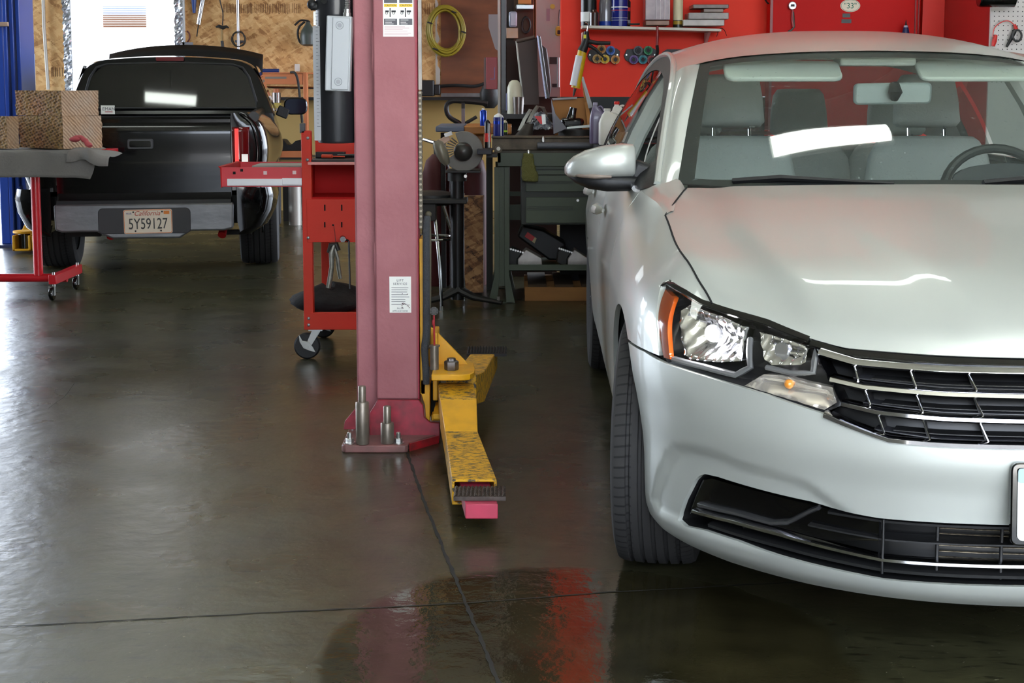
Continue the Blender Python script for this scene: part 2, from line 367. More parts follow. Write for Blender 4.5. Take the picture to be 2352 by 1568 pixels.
def plan(t):
    s=1 if t>=0 else -1; t=abs(t); t=min(t,TMAX)
    i=min(max(bisect.bisect(DT,t)-1,0),len(DT)-2); u=(t-DT[i])/(DT[i+1]-DT[i])
    a,b=DP[i],DP[i+1]; x=a[0]+(b[0]-a[0])*u; y=a[1]+(b[1]-a[1])*u
    def tg(j):
        j0=max(j-1,0); j1=min(j+1,len(DP)-1)
        if j==0 or j==len(DP)-1: return (1,0) if j==0 else (-1,0)
        q=(DP[j1][0]-DP[j0][0],DP[j1][1]-DP[j0][1]); L=math.hypot(*q); return q[0]/L,q[1]/L
    g0,g1=tg(i),tg(i+1); g=(g0[0]*(1-u)+g1[0]*u,g0[1]*(1-u)+g1[1]*u); L=math.hypot(*g)
    nx,ny=g[1]/L,-g[0]/L   # outward: at front g=(1,0)-> n=(0,-1)
    return s*x,y,s*nx,ny
ZR=[.16,.20,.25,.32,.42,.50,.58,.66,.72,.78,.84,.90,.96,1.02]
TK=[0,.45,.72,.93,1.15,1.45,1.95,2.5,4.2,4.75,5.3,6.4]
DD=[[.10,.05,.03,.035,.02,.0,.012,.05,.11,.22,.35,.5,.65,.8],
    [.10,.05,.03,.035,.02,.0,.012,.05,.11,.22,.35,.5,.65,.8],
    [.10,.05,.03,.03,.015,.0,.008,.03,.085,.17,.28,.40,.52,.66],
    [.09,.045,.025,.02,.012,.002,.0,.018,.05,.11,.19,.29,.40,.5],
    [.08,.04,.02,.012,.01,.005,.0,.008,.022,.06,.12,.19,.27,.35],
    [.08,.04,.02,.012,.008,.004,.0,.0,.008,.028,.07,.13,.19,.26],
    [.10,.06,.03,.015,.008,.004,.0,.0,.0,.012,.028,.055,.10,.15],
    [.10,.06,.035,.02,.012,.008,.004,.0,.0,.012,.024,.038,.06,.085],
    [.10,.06,.035,.02,.012,.006,.0,.0,.0,.012,.024,.038,.06,.085],
    [.10,.06,.035,.02,.012,.006,.0,.0,.004,.016,.03,.045,.07,.095],
    [.10,.06,.03,.015,.0,.0,.0,.01,.02,.03,.04,.05,.07,.10],
    [.10,.06,.03,.015,.0,.0,.0,.01,.02,.03,.04,.05,.07,.10]]
def cint(X,V,x):
    if x<=X[0]: return V[0]+(x-X[0])*(V[1]-V[0])/(X[1]-X[0])
    if x>=X[-1]: return V[-1]+(x-X[-1])*(V[-1]-V[-2])/(X[-1]-X[-2])
    i=bisect.bisect(X,x)-1; h=X[i+1]-X[i]; u=(x-X[i])/h
    m=lambda j:0 if j in(0,) and False else ((V[min(j+1,len(V)-1)]-V[max(j-1,0)])/(X[min(j+1,len(V)-1)]-X[max(j-1,0)]))
    m0,m1=m(i)*h,m(i+1)*h
    return (2*u**3-3*u*u+1)*V[i]+(u**3-2*u*u+u)*m0+(-2*u**3+3*u*u)*V[i+1]+(u**3-u*u)*m1
def dof(t,z):
    return cint(TK,[cint(ZR,r,z) for r in DD],abs(t))
def SF(t,z,off=0,extra=None):
    x,y,nx,ny=plan(t); d=dof(t,z)-off
    if extra: d+=extra(abs(t),z)
    return (x-nx*d,y-ny*d,z)
car=thing('sedan_car','silver four-door sedan parked facing the camera beside the red lift post','car',(1.205,4.02,0),-R(1.))
def flake_paint():
    M=mat('silver_paint','#b9bdb7',.40,.36,coat=.45,bump=None); return M
SIL=flake_paint(); BLKG=mat('gloss_black','#060607',.12,coat=.6); BLKM=mat('matt_black_plastic','#121213',.5,bump=(60,.1)); CHR=mat('chrome','#dcdce0',.07,1.)
DARK=mat('dark_void','#050505',.9); RUB=mat('rubber','#0d0d0e',.65)
def SQ(t,z,off=0,extra=None):
    x,y,zz=SF(t,z,off,extra); return V((-x,y,zz))
def region(mb,outer,holes=(),off=0,sp=.03,extra=None,flip=1,skirt=.014,nrm=None):
    outer=resamp(outer,sp*.8); holes=[resamp(h,sp*.8) for h in holes]
    pts=[];edges=[]
    for L in [outer]+holes:
        k=len(pts); pts+=L; edges+=[(k+i,k+(i+1)%len(L)) for i in range(len(L))]
    nb=len(pts); t0=min(p[0] for p in outer);t1=max(p[0] for p in outer);z0=min(p[1] for p in outer);z1=max(p[1] for p in outer)
    nt=int((t1-t0)/sp)+1; nz=int((z1-z0)/sp)+1
    for i in range(nt+1):
        for j in range(nz+1):
            x=t0+(i+.5*(j%2))*sp; y=z0+j*sp
            if inpoly(x,y,outer) and not any(inpoly(x,y,h) for h in holes) and pdist(x,y,outer)>sp*.35 and all(pdist(x,y,h)>sp*.35 for h in holes): pts.append((x,y))
    vo,_,fo,_,_,_=delaunay_2d_cdt([V(p) for p in pts],edges,[],0,1e-6)
    k=len(mb.v); P=[SQ(flip*v.x,v.y,off,extra) for v in vo]; mb.v+=[tuple(p) for p in P]
    if mb.n is None: mb.n={}
    for i,v in enumerate(vo):
        a=SQ(flip*(v.x+.004),v.y,off,extra)-SQ(flip*(v.x-.004),v.y,off,extra); b=SQ(flip*v.x,v.y+.004,off,extra)-SQ(flip*v.x,v.y-.004,off,extra)
        n=a.cross(b)*flip; n.normalize(); mb.n[k+i]=-n
    for f in fo:
        cx=sum(vo[i].x for i in f)/len(f); cy=sum(vo[i].y for i in f)/len(f)
        if inpoly(cx,cy,outer) and not any(inpoly(cx,cy,h) for h in holes):
            g=[k+i for i in f]; q=(V(mb.v[g[1]])-V(mb.v[g[0]])).cross(V(mb.v[g[2]])-V(mb.v[g[0]]))
            if q.dot(mb.n[g[0]])<0: g.reverse()
            mb.f.append(tuple(g))
    if skirt:
        for L in [outer]+holes:
            a=[SQ(flip*p[0],p[1],off,extra) for p in L]; b=[SQ(flip*p[0],p[1],off-skirt,extra) for p in L]
            k=len(mb.v); n=len(L); mb.v+=[tuple(p) for p in a+b]; mb.f+=[(k+i,k+(i+1)%n,k+n+(i+1)%n,k+n+i) for i in range(n)]
    return mb
def bskin(mb,name,m,parent=None):
    o=mb.build(name,m,parent,smooth=0,fixn=False); me=o.data
    me.polygons.foreach_set('use_smooth',[True]*len(me.polygons))
    if mb.n:
        ns=[tuple(mb.n[i]) if i in mb.n else (0,0,0) for i in range(len(me.vertices))]
        me.normals_split_custom_set_from_vertices(ns)
    return o
def ribbon(mb,path,h,d,off,flip=1,sp=.03,both=False):
    P=resamp(path,sp,False); rs=[]
    for i,(t,z) in enumerate(P):
        hh=h*(1 if not both else 1)
        rs.append([SQ(flip*t,z+hh/2,off-.3*d),SQ(flip*t,z+hh*.22,off),SQ(flip*t,z-hh*.22,off),SQ(flip*t,z-hh/2,off-.3*d),SQ(flip*t,z-hh/2,off-d),SQ(flip*t,z+hh/2,off-d)])
    return mb.rings(rs)
def sym(L): return [(-a,b) for a,b in reversed(L)]
def arc(tc,r,zc,a0,a1,n=22): return [(tc+r*math.cos(R(a0+(a1-a0)*i/n)),zc+r*math.sin(R(a0+(a1-a0)*i/n))) for i in range(n+1)]
HLB=[(1.035,.624),(1.031,.623),(.964,.621),(.882,.617),(.783,.61),(.694,.601),(.613,.588),(.554,.578)]
HLO=[(1.053,.635),(1.087,.691),(1.136,.745),(1.173,.776),(1.191,.792),(1.173,.80),(1.074,.786),(.993,.77),(.955,.766)]
HLT=[(.874,.756),(.775,.745),(.698,.732),(.637,.722)]
HLI=[(.604,.697),(.555,.651),(.514,.599),(.554,.578)]
HEAD=HLO+HLT+HLI+list(reversed(HLB))[1:]
GB=[(.549,.574),(.502,.561),(.405,.537),(.30,.536),(.134,.538),(0,.538)]
GT=[(.632,.722),(.537,.71),(.3,.7075),(.119,.707),(0,.707)]
SEAM=[(1.303,.630),(1.14,.633),(1.035,.624)]
half=[(0,.172),(.35,.17),(.6,.167),(.86,.168),(1.0,.178),(1.10,.196),(1.152,.222)]+arc(1.509,.36,.335,198,125,14)[0:0]+[(1.509-math.sqrt(max(0,.36**2-(z-.335)**2)),z) for z in(.25,.29,.335,.38,.43,.48,.53,.58,.61)]+SEAM+HLB[1:]+[(.53,.570)]+GB[1:]
INT=[(0,.366),(.121,.366),(.429,.360),(.539,.366),(.588,.373),(.726,.378),(.852,.383),(.894,.381),(.915,.372),(.933,.357),(.975,.30),(.996,.264),(1.0,.245),(.97,.237),(.903,.243),(.792,.244),(.671,.237),(.513,.229),(.417,.224),(.115,.232),(0,.232)]
PAN=[(1.124,.274),(1.083,.339),(1.038,.403),(.996,.439),(.95,.451),(.842,.454),(.713,.442),(.603,.433),(.572,.42),(.50,.375),(.45,.352),(.45,.25),(.9,.22),(1.1,.235)]
def panel(t,z):
    if not(.4<t<1.2 and .2<z<.5): return 0
    d=pdist(t,z,PAN); return .012*sstep(0,.035,d) if inpoly(t,z,PAN) else 0
bump=half+sym(half[1:-1]) ; bump=[p for i,p in enumerate(bump) if math.dist(p,bump[i-1])>1e-4]
inth=INT+sym(INT[1:-1])
mb=MB(); region(mb,bump,[inth],sp=.014,extra=panel,skirt=.012); bskin(mb,'front_bumper',SIL,car)
# fenders, doors, rear quarters
SH=[(.955,.769),(1.034,.804),(1.174,.849),(1.412,.892),(1.60,.928),(1.75,.949),(1.9,.958),(2.04,.966)]
SH=[(p.x,p.y) for p in smooth_path([(a,b,0) for a,b in SH],4)]
ft=[(1.295,.637),(1.14,.639),(1.058,.637)]+[(a+.004,b) for a,b in HLO[1:4]]+[(1.196,.795),(1.174,.805),(1.074,.791),(.993,.775),(.96,.772)]+SH[1:]+[(2.04,.2),(1.86,.19)]+arc(1.509,.36,.335,-20,123,24)
fd=[(2.047,.966),(3.04,.972),(3.04,.22),(2.047,.2)]
rd=[(3.047,.972),(3.97,.98),(3.97,.62)]+arc(4.308,.365,.335,130,205,14)+[(3.9,.21),(3.047,.22)]
rq=[(3.977,.98),(6.115,.98),(6.115,.25),(4.75,.22)]+arc(4.308,.365,.335,-18,128,24)[0:]+[(3.977,.63)]
for fl in(1,-1):
    mb=MB(); region(mb,ft,sp=.03,flip=fl); bskin(mb,'front_fender',SIL,car)
    mb=MB(); region(mb,fd,sp=.06,flip=fl); d=bskin(mb,'front_door',SIL,car)
    mb=MB(); region(mb,rd,sp=.06,flip=fl); d2=bskin(mb,'rear_door',SIL,car)
    mb=MB(); region(mb,rq,sp=.07,flip=fl); bskin(mb,'rear_quarter',SIL,car)
    for tt,dd in((2.86,d),(3.80,d2)):
        hb=MB(); hb.rings([[SQ(fl*(tt+q[0]),.845+.018*math.sin(k*PI/4)*q[2],q[1]+.012*math.cos(k*PI/4)*q[2]) for k in range(8)] for q in((-.09,.012,.4),(-.07,.03,.9),(0,.04,1),(.07,.03,.9),(.09,.012,.4))])
        hb.build('door_handle',SIL,dd)
    # wheel wells and sill
    for tc in(1.509,4.308):
        L=arc(tc,.375,.335,-25,205,26); wb=MB(); wb.rings([[SQ(fl*a,b,o) for a,b in L] for o in(-.02,-.30)],cap=False); wb.build('wheel_liner',DARK,car,fixn=False)
    sb=MB(); ribbon(sb,[(1.87,.19),(2.3,.19),(3.9,.2)],.07,.06,-.03,fl,.2); sb.build('sill',BLKM,car)
    MB().tube([SQ(fl*t,z,.0005) for t,z in resamp([(.958,.770)]+SH[1:17],.03,False)]+[V((-.745*fl,.26,.958)),V((-.715*fl,.38,.974)),V((-.70*fl,.43,.981))],.0028,6).build('hood_gap_line',DARK,car)  # black tube drawn in for the dark shut gap beside the hood
# inner liner seen through the gaps
mb=MB()
mb.grid(lambda a,b:SQ((a*2-1)*.45,.17+b*.40,-.16),16,4); mb.build('front_core',DARK,car,fixn=False)
MB().bb((-.66,-.35,.19),(.66,3.4,.25)).bb((-.66,-.6,.25),(.66,-.52,.70)).bb((-.62,-.45,.3),(.62,.45,.62)).build('underbody',DARK,car)
# ------------------------------------------------------------ hood
HF=[(0,.707),(.119,.707),(.3,.7075),(.537,.71),(.632,.722),(.775,.745),(.874,.756),(.955,.766)]
HF=[SQ(t,z+.002) for t,z in resamp(HF,.03,False)]
HS=[SQ(t,z) for t,z in resamp([(.955,.766)]+SH[1:17],.03,False)]+[V((-.745,.26,.957)),V((-.715,.38,.973)),V((-.70,.43,.980))]
HR=smooth_path([(0,.33,.990),(-.2,.335,.9895),(-.4,.355,.988),(-.58,.39,.985),(-.70,.43,.980)],5)
HC=smooth_path([(0,HF[0].y,HF[0].z),(0,-.80,.765),(0,-.55,.842),(0,-.2,.912),(0,.1,.962),(0,.33,.990)],5)
def along(P,u):
    L=[0]
    for a,b in zip(P,P[1:]): L.append(L[-1]+(b-a).length)
    s=u*L[-1]; i=min(max(bisect.bisect(L,s)-1,0),len(P)-2); return P[i].lerp(P[i+1],(s-L[i])/max(L[i+1]-L[i],1e-9))
def hood(a,b):   # a 0 centre..1 side, b 0 front..1 cowl
    f,r,c,s=along(HF,a),along(HR,a),along(HC,b),along(HS,b)
    p=f*(1-b)+r*b+c*(1-a)+s*a-(HF[0]*(1-a)*(1-b)+HF[-1]*a*(1-b)+HR[0]*(1-a)*b+HR[-1]*a*b)
    w=4*b*(1-b)
    p.z+=.020*sstep(0,.3,b)*(1-a*a)*(1-.6*b)
    e1=.60+.22*b; e2=.20+.30*b
    edge=min(1,b/.12)
    p.z+=edge*(-.016*sstep(e1-.02,e1+.10,a)*(1-sstep(.8,1,a))*(1-.5*b)+ .0)
    p.z+=edge*.010*(1-sstep(e2-.015,e2+.06,a))*(1-b)**.7
    return p
mb=MB(); NA,NB=36,44
mb.grid(lambda i,j:(lambda q:(q.x if i<.5 else -q.x,q.y,q.z))(hood(abs(i*2-1),j)),NA*2,NB)
o=mb.build('hood',SIL,car,smooth=60)
ed=MB(); ed.rings([[hood(a/20,0)+V((0,0,0)),hood(a/20,0)+V((0,.02,-.012)),hood(a/20,0)+V((0,.03,-.004))] for a in range(21)]).mirror(); ed.build('hood_edge',SIL,car)
# panel between fender, hood corner and pillar foot
CA=[SQ(t,z) for t,z in resamp([(1.60,.928),(1.75,.949),(1.9,.958),(2.12,.968)],.03,False)]; CBc=smooth_path([(-.765,.13,.937),(-.742,.27,.958),(-.712,.39,.975),(-.704,.50,.984),(-.722,.60,1.0),(-.80,.66,.985)],5)
for s in(1,-1): MB().grid(lambda i,j:(lambda p:(p.x*s,p.y,p.z+.004*math.sin(PI*i)))(along(CA,j).lerp(along(CBc,j),i)),6,16).build('cowl_side_panel',SIL,car,smooth=60)
# cowl
cw=MB(); cw.grid(lambda i,j:(-(.78*(2*i-1)),.30+.14*j+.10*(2*i-1)**2,.955+.01*j),24,2); cw.build('cowl',BLKM,car)
# ------------------------------------------------------------ greenhouse
def curve(P,n=8): return smooth_path(P,n)
WL=curve([(-.715,.565,.985),(-.690,.70,1.06),(-.645,.95,1.185),(-.60,1.18,1.30),(-.576,1.31,1.352)])
WB=curve([(0,.40,.972),(-.3,.425,.974),(-.55,.49,.979),(-.715,.565,.985)])
WT=curve([(0,1.215,1.392),(-.25,1.228,1.387),(-.45,1.26,1.373),(-.576,1.31,1.352)])
WC=curve([(0,.40,.972),(0,.68,1.135),(0,.95,1.27),(0,1.215,1.392)])
def coons(F,Rr,C,S_,a,b):
    f,r,c,s=along(F,a),along(Rr,a),along(C,b),along(S_,b)
    return f*(1-b)+r*b+c*(1-a)+s*a-(F[0]*(1-a)*(1-b)+F[-1]*a*(1-b)+Rr[0]*(1-a)*b+Rr[-1]*a*b)
def wsp(a,b):
    p=coons(WB,WT,WC,WL,abs(a),b); 
    if a>0: p.x=-p.x
    return p
WG=glass('windshield_glass',(.88,.95,.91,1),.01,diff=.04,dcol=(.5,.6,.55,1))
MB().grid(lambda i,j:wsp(i*2-1,j),30,16).build('windshield',WG,car,smooth=60)
fb=MB()
fb.grid(lambda i,j:wsp(i*2-1,.955+.045*j)-V((0,.002,.003)),30,1).grid(lambda i,j:wsp(i*2-1,.0+.045*j)-V((0,.002,.003)),30,1)
for s in(1,-1): fb.grid(lambda i,j:wsp(s*(.93+.07*i),j)-V((0,.002,.003)),2,16)
fb.build('windshield_border',BLKM,car)
RL=curve([(-.775,.53,.975),(-.748,.72,1.060),(-.705,1.0,1.200),(-.662,1.30,1.322),(-.640,1.6,1.378),(-.632,2.0,1.398),(-.638,2.45,1.38),(-.66,2.85,1.315),(-.70,3.25,1.165),(-.735,3.48,1.03)])
def railat(y):
    for a,b in zip(RL,RL[1:]):
        if a.y<=y<=b.y: return a.lerp(b,(y-a.y)/(b.y-a.y))
    return RL[0] if y<RL[0].y else RL[-1]
for s in(1,-1):
    mb=MB()
    def pil(i,j):
        q=along(WL,j); yr=.53+j*(1.30-.53); r=railat(yr); p=q.lerp(r,i); n=V((-.6,-.35,.6)); p+=n*.012*math.sin(PI*i)
        return V((p.x*s,p.y,p.z))
    mb.grid(pil,6,20).build('roof_pillar',SIL,car,smooth=60)
RC=curve([(0,1.215,1.396),(0,1.4,1.440),(0,1.7,1.476),(0,2.0,1.487),(0,2.45,1.476),(0,2.82,1.42)])
def roof(i,j):
    a=i*2-1; c=along(RC,j); yc=c.y; ys=1.30+(yc-1.215)/(2.82-1.215)*(2.85-1.30)
    r=railat(ys); A=abs(a)
    if j==0:
        q=along(WT,min(1,A/.9)) if A<.9 else WT[-1].lerp(railat(1.30),(A-.9)/.1)
        return V((-q.x if a>0 else q.x,q.y,q.z+.004))
    x=r.x*A; z=c.z-(c.z-r.z)*A**2.7; y=yc+(ys-yc)*A*A
    q=WT[-1]; k=max(0,1-j/.1)
    return V((-x if a>0 else x,y,z))
MB().grid(roof,32,24).build('roof',SIL,car,smooth=60)
BG=[V((-.0,2.82,1.42)),V((0,3.5,1.06))]
def rg(i,j):
    a=i*2-1; r=railat(2.85+j*.6); x=r.x*abs(a); zc=1.42-.36*j; z=zc-(zc-r.z)*abs(a)**2.7; y=2.82+.66*j+.03*a*a
    return V((-x if a>0 else x,y,z))
MB().grid(rg,24,10).build('rear_window',glass('rear_glass',(.35,.4,.4,1),.02),car,smooth=60)
def dk_(i,j):
    a=i*2-1; y=3.46+.40*j; w=.74-.03*j; return V((w*a,y,1.055-.03*j-.06*abs(a)**3+0*j))
MB().grid(dk_,16,5).build('trunk_lid',SIL,car,smooth=60)
SGL=glass('side_glass',(.55,.62,.6,1),.03)
def tof(y): return 1.509+(y-0) if y<3.2 else 4.70+(y-3.2)*1.2
def side(y,v,s,o=0):
    b=SQ(tof(y),.972 if y>.7 else .966); r=railat(y); p=b.lerp(r,v); p.x-=.02*math.sin(PI*v)+o
    return V((p.x*s,p.y,p.z))
for s in(1,-1):
    for nm,m,y0,y1,v0,v1 in(('window_seal',BLKM,.72,1.70,-.01,.05),('rear_side_window',SGL,1.80,2.62,.04,.87),('center_pillar',BLKG,1.68,1.82,0,.9),('quarter_window',SGL,2.68,3.05,.04,.8)):
        MB().grid(lambda i,j:side(y0+(y1-y0)*i,v0+(v1-v0)*j,s),12,6).build(nm,m,car,smooth=60)
    MB().grid(lambda i,j:side(.55+2.5*i,.86+.15*j,s,.003),40,2).build('window_frame_trim',BLKM,car,smooth=60)
    MB().tube([side(.55+2.5*i/40,1.0,s,.006) for i in range(41)],.011,8).build('roof_rail',SIL,car)
    MB().tube([side(.62+2.7*i/30,.0,s,.004) for i in range(31)],.010,6).build('belt_trim',CHR,car)
    MB().grid(lambda i,j:side(2.95+.5*i,j,s,.004),8,6).build('rear_pillar',SIL,car,smooth=60)
    MB().grid(lambda i,j:side(.53+.19*i,j*1.0,s,.002),4,4).build('mirror_sail',BLKM,car,smooth=60)
    # door mirrors
    m=thing('door_mirror','','',(0,0,0)); m.parent=car
    del m['label'],m['category']
    def sec(w,yc,zc,ry,rz,n=18,e=.75,lo=1):
        L=[]
        for k in range(n):
            a=2*PI*k/n; c,q=math.cos(a),math.sin(a); L.append(V((-w*s,yc+ry*math.copysign(abs(c)**e,c),zc+rz*math.copysign(abs(q)**e,q)*(lo if q<0 else 1))))
        return L
    cap=MB(); cap.rings([sec(.835,.73,1.045,.055,.044),sec(.842,.725,1.046,.062,.052),sec(.88,.715,1.047,.07,.053),sec(.94,.71,1.042,.07,.050),sec(.99,.715,1.035,.06,.043),sec(1.025,.73,1.026,.045,.033),sec(1.045,.75,1.018,.028,.022),sec(1.053,.765,1.014,.012,.010)]); cap.build('mirror_cap',SIL,m,smooth=60)
    lw=MB(); lw.rings([sec(.80,.73,.976,.035,.020),sec(.85,.725,.978,.05,.027),sec(.92,.72,.980,.056,.030),sec(.98,.725,.986,.05,.028),sec(1.02,.74,.996,.035,.020),sec(1.045,.755,1.006,.015,.010)]); lw.build('mirror_base',BLKM,m,smooth=60)
    st=MB(); st.rings([sec(.91,.707,.999,.055,.006),sec(.96,.705,1.0,.057,.011),sec(1.01,.722,1.003,.046,.010),sec(1.047,.75,1.008,.022,.006)]); st.build('turn_signal_strip',mat('turn_lens','#8a7c72',.1,coat=1.),m,smooth=60)
    MB().box((-.80*s,.72,1.0),(.10,.05,.075),(0,.35*s,0)).build('mirror_arm',BLKM,m,bev=.015)
    # headlight
    h=thing('headlight','','',(0,0,0)); h.parent=car; del h['label'],h['category']
    fl=s
    back=lambda t,z:.055*sstep(0,.05,pdist(t,z,HEAD)) 
    mb=MB(); region(mb,HEAD,off=-.012,sp=.025,extra=lambda t,z:.075*sstep(0,.03,pdist(abs(t),z,HEAD)),flip=fl,skirt=0); bskin(mb,'headlight_housing',mat('housing_dark','#242426',.25),h)
    LOW=[(1.061,.742),(1.044,.757),(.924,.744),(.833,.727),(.815,.70),(.795,.66),(.863,.648),(.963,.641),(.986,.649)]
    HIG=[(.788,.722),(.70,.713),(.637,.705),(.626,.675),(.637,.668),(.709,.661),(.733,.669)]
    TRN=[(.765,.61),(.719,.641),(.676,.644),(.545,.631),(.529,.602),(.555,.584),(.666,.60)]
    chl=mat('reflector_chrome','#f4f4f8',.12,1.)
    for nm,P_,dp,fr_,cen,br in(('low_beam',LOW,.05,.006,(.93,.705),.030),('high_beam',HIG,.04,.005,(.715,.692),.022)):
        mb=MB(); region(mb,P_,off=-.018,sp=.011,extra=lambda t,z:dp*sstep(0,.045,pdist(abs(t),z,P_))+fr_*abs(math.sin(t*115)),flip=fl,skirt=.03); lb=bskin(mb,nm+'_reflector',chl,h)
        c=SQ(fl*cen[0],cen[1],-.045); n=(SQ(fl*cen[0],cen[1],0)-SQ(fl*cen[0],cen[1],-.1)).normalized(); n=(n+V((0,-1,0))*1.0).normalized()
        MB().tube([c+n*.012,c+n*.018],[br*.75,br*.70],20).build('bulb_shield',mat('bulb_cap','#b9bac0',.2,.9),lb)
        MB().tube([c-n*.012,c+n*.010],[br*.42,br*.42],16).build('bulb',mat('lit_bulb',(1,.97,1,1),.3,emit=3.),lb)
    lt=bpy.data.lights.new('low_beam_glow','POINT'); lt.energy=1.2; lt.shadow_soft_size=.02; lo=bpy.data.objects.new('low_beam_glow',lt); link(lo,h); lo.location=SQ(fl*.93,.70,-.022)
    AMB=[(1.166,.782),(1.098,.768),(1.018,.634),(1.045,.634),(1.139,.745)]
    mb=MB(); region(mb,AMB,off=-.006,sp=.02,flip=fl,skirt=.012); bskin(mb,'amber_marker',mat('amber_lens','#a0460c',.15,coat=1.,var=(30,.3),col2='#8a3405'),h)
    mb=MB(); region(mb,TRN,off=-.012,sp=.012,extra=lambda t,z:.02*sstep(0,.03,pdist(abs(t),z,TRN))+.0015*(math.sin(t*500)+math.sin(z*500)),flip=fl,skirt=.02); tl=bskin(mb,'turn_lamp',mat('turn_reflector','#e6dccf',.18,.75,var=(26,.25),col2='#f6efe6'),h)
    MB().sph(tuple(SQ(fl*.65,.628,-.014)),.011).build('amber_bulb',mat('amber_bulb_glass','#d88a30',.1,coat=1.,emit=0),tl)
    tg=mat('headlight_trim','#77787a',.3,.4)
    for P_,hh in(([(1.02,.633),(.90,.632),(.80,.628),(.765,.650),(.80,.705)],.012),([(.72,.655),(.655,.650),(.60,.655),(.61,.70)],.010)):
        k=MB(); k.tube([SQ(fl*t,z,-.02) for t,z in resamp(P_,.02,False)],hh*.9,8,flat=.7); k.build('trim_chevron',tg,h)
    tr=MB(); ribbon(tr,HLO[4:]+HLT,.017,.02,.0015,fl); tr.build('headlight_top_trim',BLKG,h)
    mb=MB(); region(mb,HEAD,off=.0,sp=.03,flip=fl,skirt=0); bskin(mb,'headlight_lens',glass('clear_lens',(.97,.97,.97,1),.0),h)
# ------------------------------------------------------------ grille
g=thing('grille','','',(0,0,0)); g.parent=car; del g['label'],g['category']
gp=[(0,.707)]+list(reversed(GT[:-1]))+[(.600,.697),(.552,.651),(.513,.599),(.549,.574)]+GB[1:]
gp=gp+sym(gp[1:-1])
mb=MB(); region(mb,gp,off=-.055,sp=.04,skirt=0); region(mb,gp,off=-.004,sp=.9,skirt=.055) if False else None; bskin(mb,'grille_back',mat('grille_black','#0a0a0b',.35),g)
GP2=[(a,b) for a,b in gp]
sk=MB(); L=resamp(gp,.03); n=len(L); sk.add([SQ(a,b,-.002) for a,b in L]+[SQ(a,b,-.06) for a,b in L],[(i,(i+1)%n,n+(i+1)%n,n+i) for i in range(n)]); sk.build('grille_rim',BLKG,g)
def symribbon(name,P,h,d,off,m,par=g,sp=.03):
    P=[(a,b) for a,b in P]; full=sym(P)+P[::-1][0:0]+[p for p in reversed(P)][0:0]; Q=P+[(-a,b) for a,b in reversed(P)][0 if P[-1][0]>0 else 1:]
    k=MB(); ribbon(k,Q,h,d,off,1,sp); return k.build(name,m,par,fixn=True)
B1=[(.594,.700),(.502,.686),(.30,.6835),(.124,.685),(0,.685)]; B2=[(.548,.650),(.471,.641),(.3,.638),(.13,.639),(0,.639)]; B3=[(.514,.603),(.432,.593),(.3,.590),(.133,.591),(0,.591)]
symribbon('grille_band',[(.63,.7155),(.537,.703),(.3,.700),(0,.700)],.020,.03,-.002,BLKG)
for P_ in(B1,B2,B3): symribbon('chrome_bar',P_,.016,.03,.006,CHR)
symribbon('chrome_bar',[(a,b+.002) for a,b in GB],.017,.03,.008,CHR)
BB=[B1,B2,B3,GB]
def zi(P,t):
    Q=sorted(P); 
    for a,b in zip(Q,Q[1:]):
        if a[0]<=t<=b[0]: return a[1]+(b[1]-a[1])*(t-a[0])/(b[0]-a[0])
    return Q[-1][1]
for r in range(3):
    hi,lo=BB[r],BB[r+1]
    mid=[(t,(zi(hi,t)+zi(lo,t))/2-.008) for t in(.46-.03*r,.3,.15,0)]; symribbon('grille_slat',mid,.004,.04,-.014,BLKM)
    mid=[(t,zi(lo,t)+.010) for t in(.50-.03*r,.3,.15,0)]; symribbon('grille_slat',mid,.004,.04,-.010,mat('grille_grey','#2c2c30',.35))
    for tt in(.505-.035*r,.375-.018*r,.245-.012*r,.10,-.10):
        for f_ in((1,-1) if tt>.12 else (1,)):
            MB().tube([SQ(f_*tt,zi(hi,abs(tt))-.006,-.006),SQ(f_*(tt-.018),zi(lo,abs(tt))+.008,-.003)],.0022,6).build('grille_fin',CHR,g)
            q=MB(); q.rings([[SQ(f_*(tt+.004),zi(hi,abs(tt)),-.012),SQ(f_*(tt-.0),zi(hi,abs(tt)),-.012),SQ(f_*(tt-.0),zi(hi,abs(tt)),-.05),SQ(f_*(tt+.004),zi(hi,abs(tt)),-.05)],[SQ(f_*(tt-.014),zi(lo,abs(tt)),-.012),SQ(f_*(tt-.018),zi(lo,abs(tt)),-.012),SQ(f_*(tt-.018),zi(lo,abs(tt)),-.05),SQ(f_*(tt-.014),zi(lo,abs(tt)),-.05)]]); q.build('grille_divider',BLKM,g)
# ------------------------------------------------------------ lower intake
it=thing('lower_intake','','',(0,0,0)); it.parent=car; del it['label'],it['category']
mb=MB(); region(mb,inth,off=-.075,sp=.05,skirt=0); bskin(mb,'intake_back',mat('grille_black'),it)
sk=MB(); L=resamp(inth,.03); n=len(L); sk.add([SQ(a,b,-.0115,panel) for a,b in L]+[SQ(a,b,-.08) for a,b in L],[(i,(i+1)%n,n+(i+1)%n,n+i) for i in range(n)]); sk.build('intake_rim',BLKM,it)
symribbon('chrome_bar',[(.94,.281),(.80,.286),(.67,.284),(.537,.275),(.421,.267),(.117,.274),(0,.274)],.014,.03,-.006,CHR,it)
symribbon('intake_bar',[(.60,.315),(.42,.308),(.12,.315),(0,.315)],.008,.05,-.015,BLKM,it)
symribbon('intake_bar',[(.55,.352),(.42,.349),(.12,.354),(0,.354)],.012,.05,-.015,BLKM,it)
symribbon('intake_bar',[(.90,.254),(.67,.252),(.42,.240),(.12,.246),(0,.246)],.016,.04,-.02,BLKM,it)
symribbon('intake_panel',[(.62,.345),(.42,.331)],.028,.02,-.030,BLKG,it) if False else None
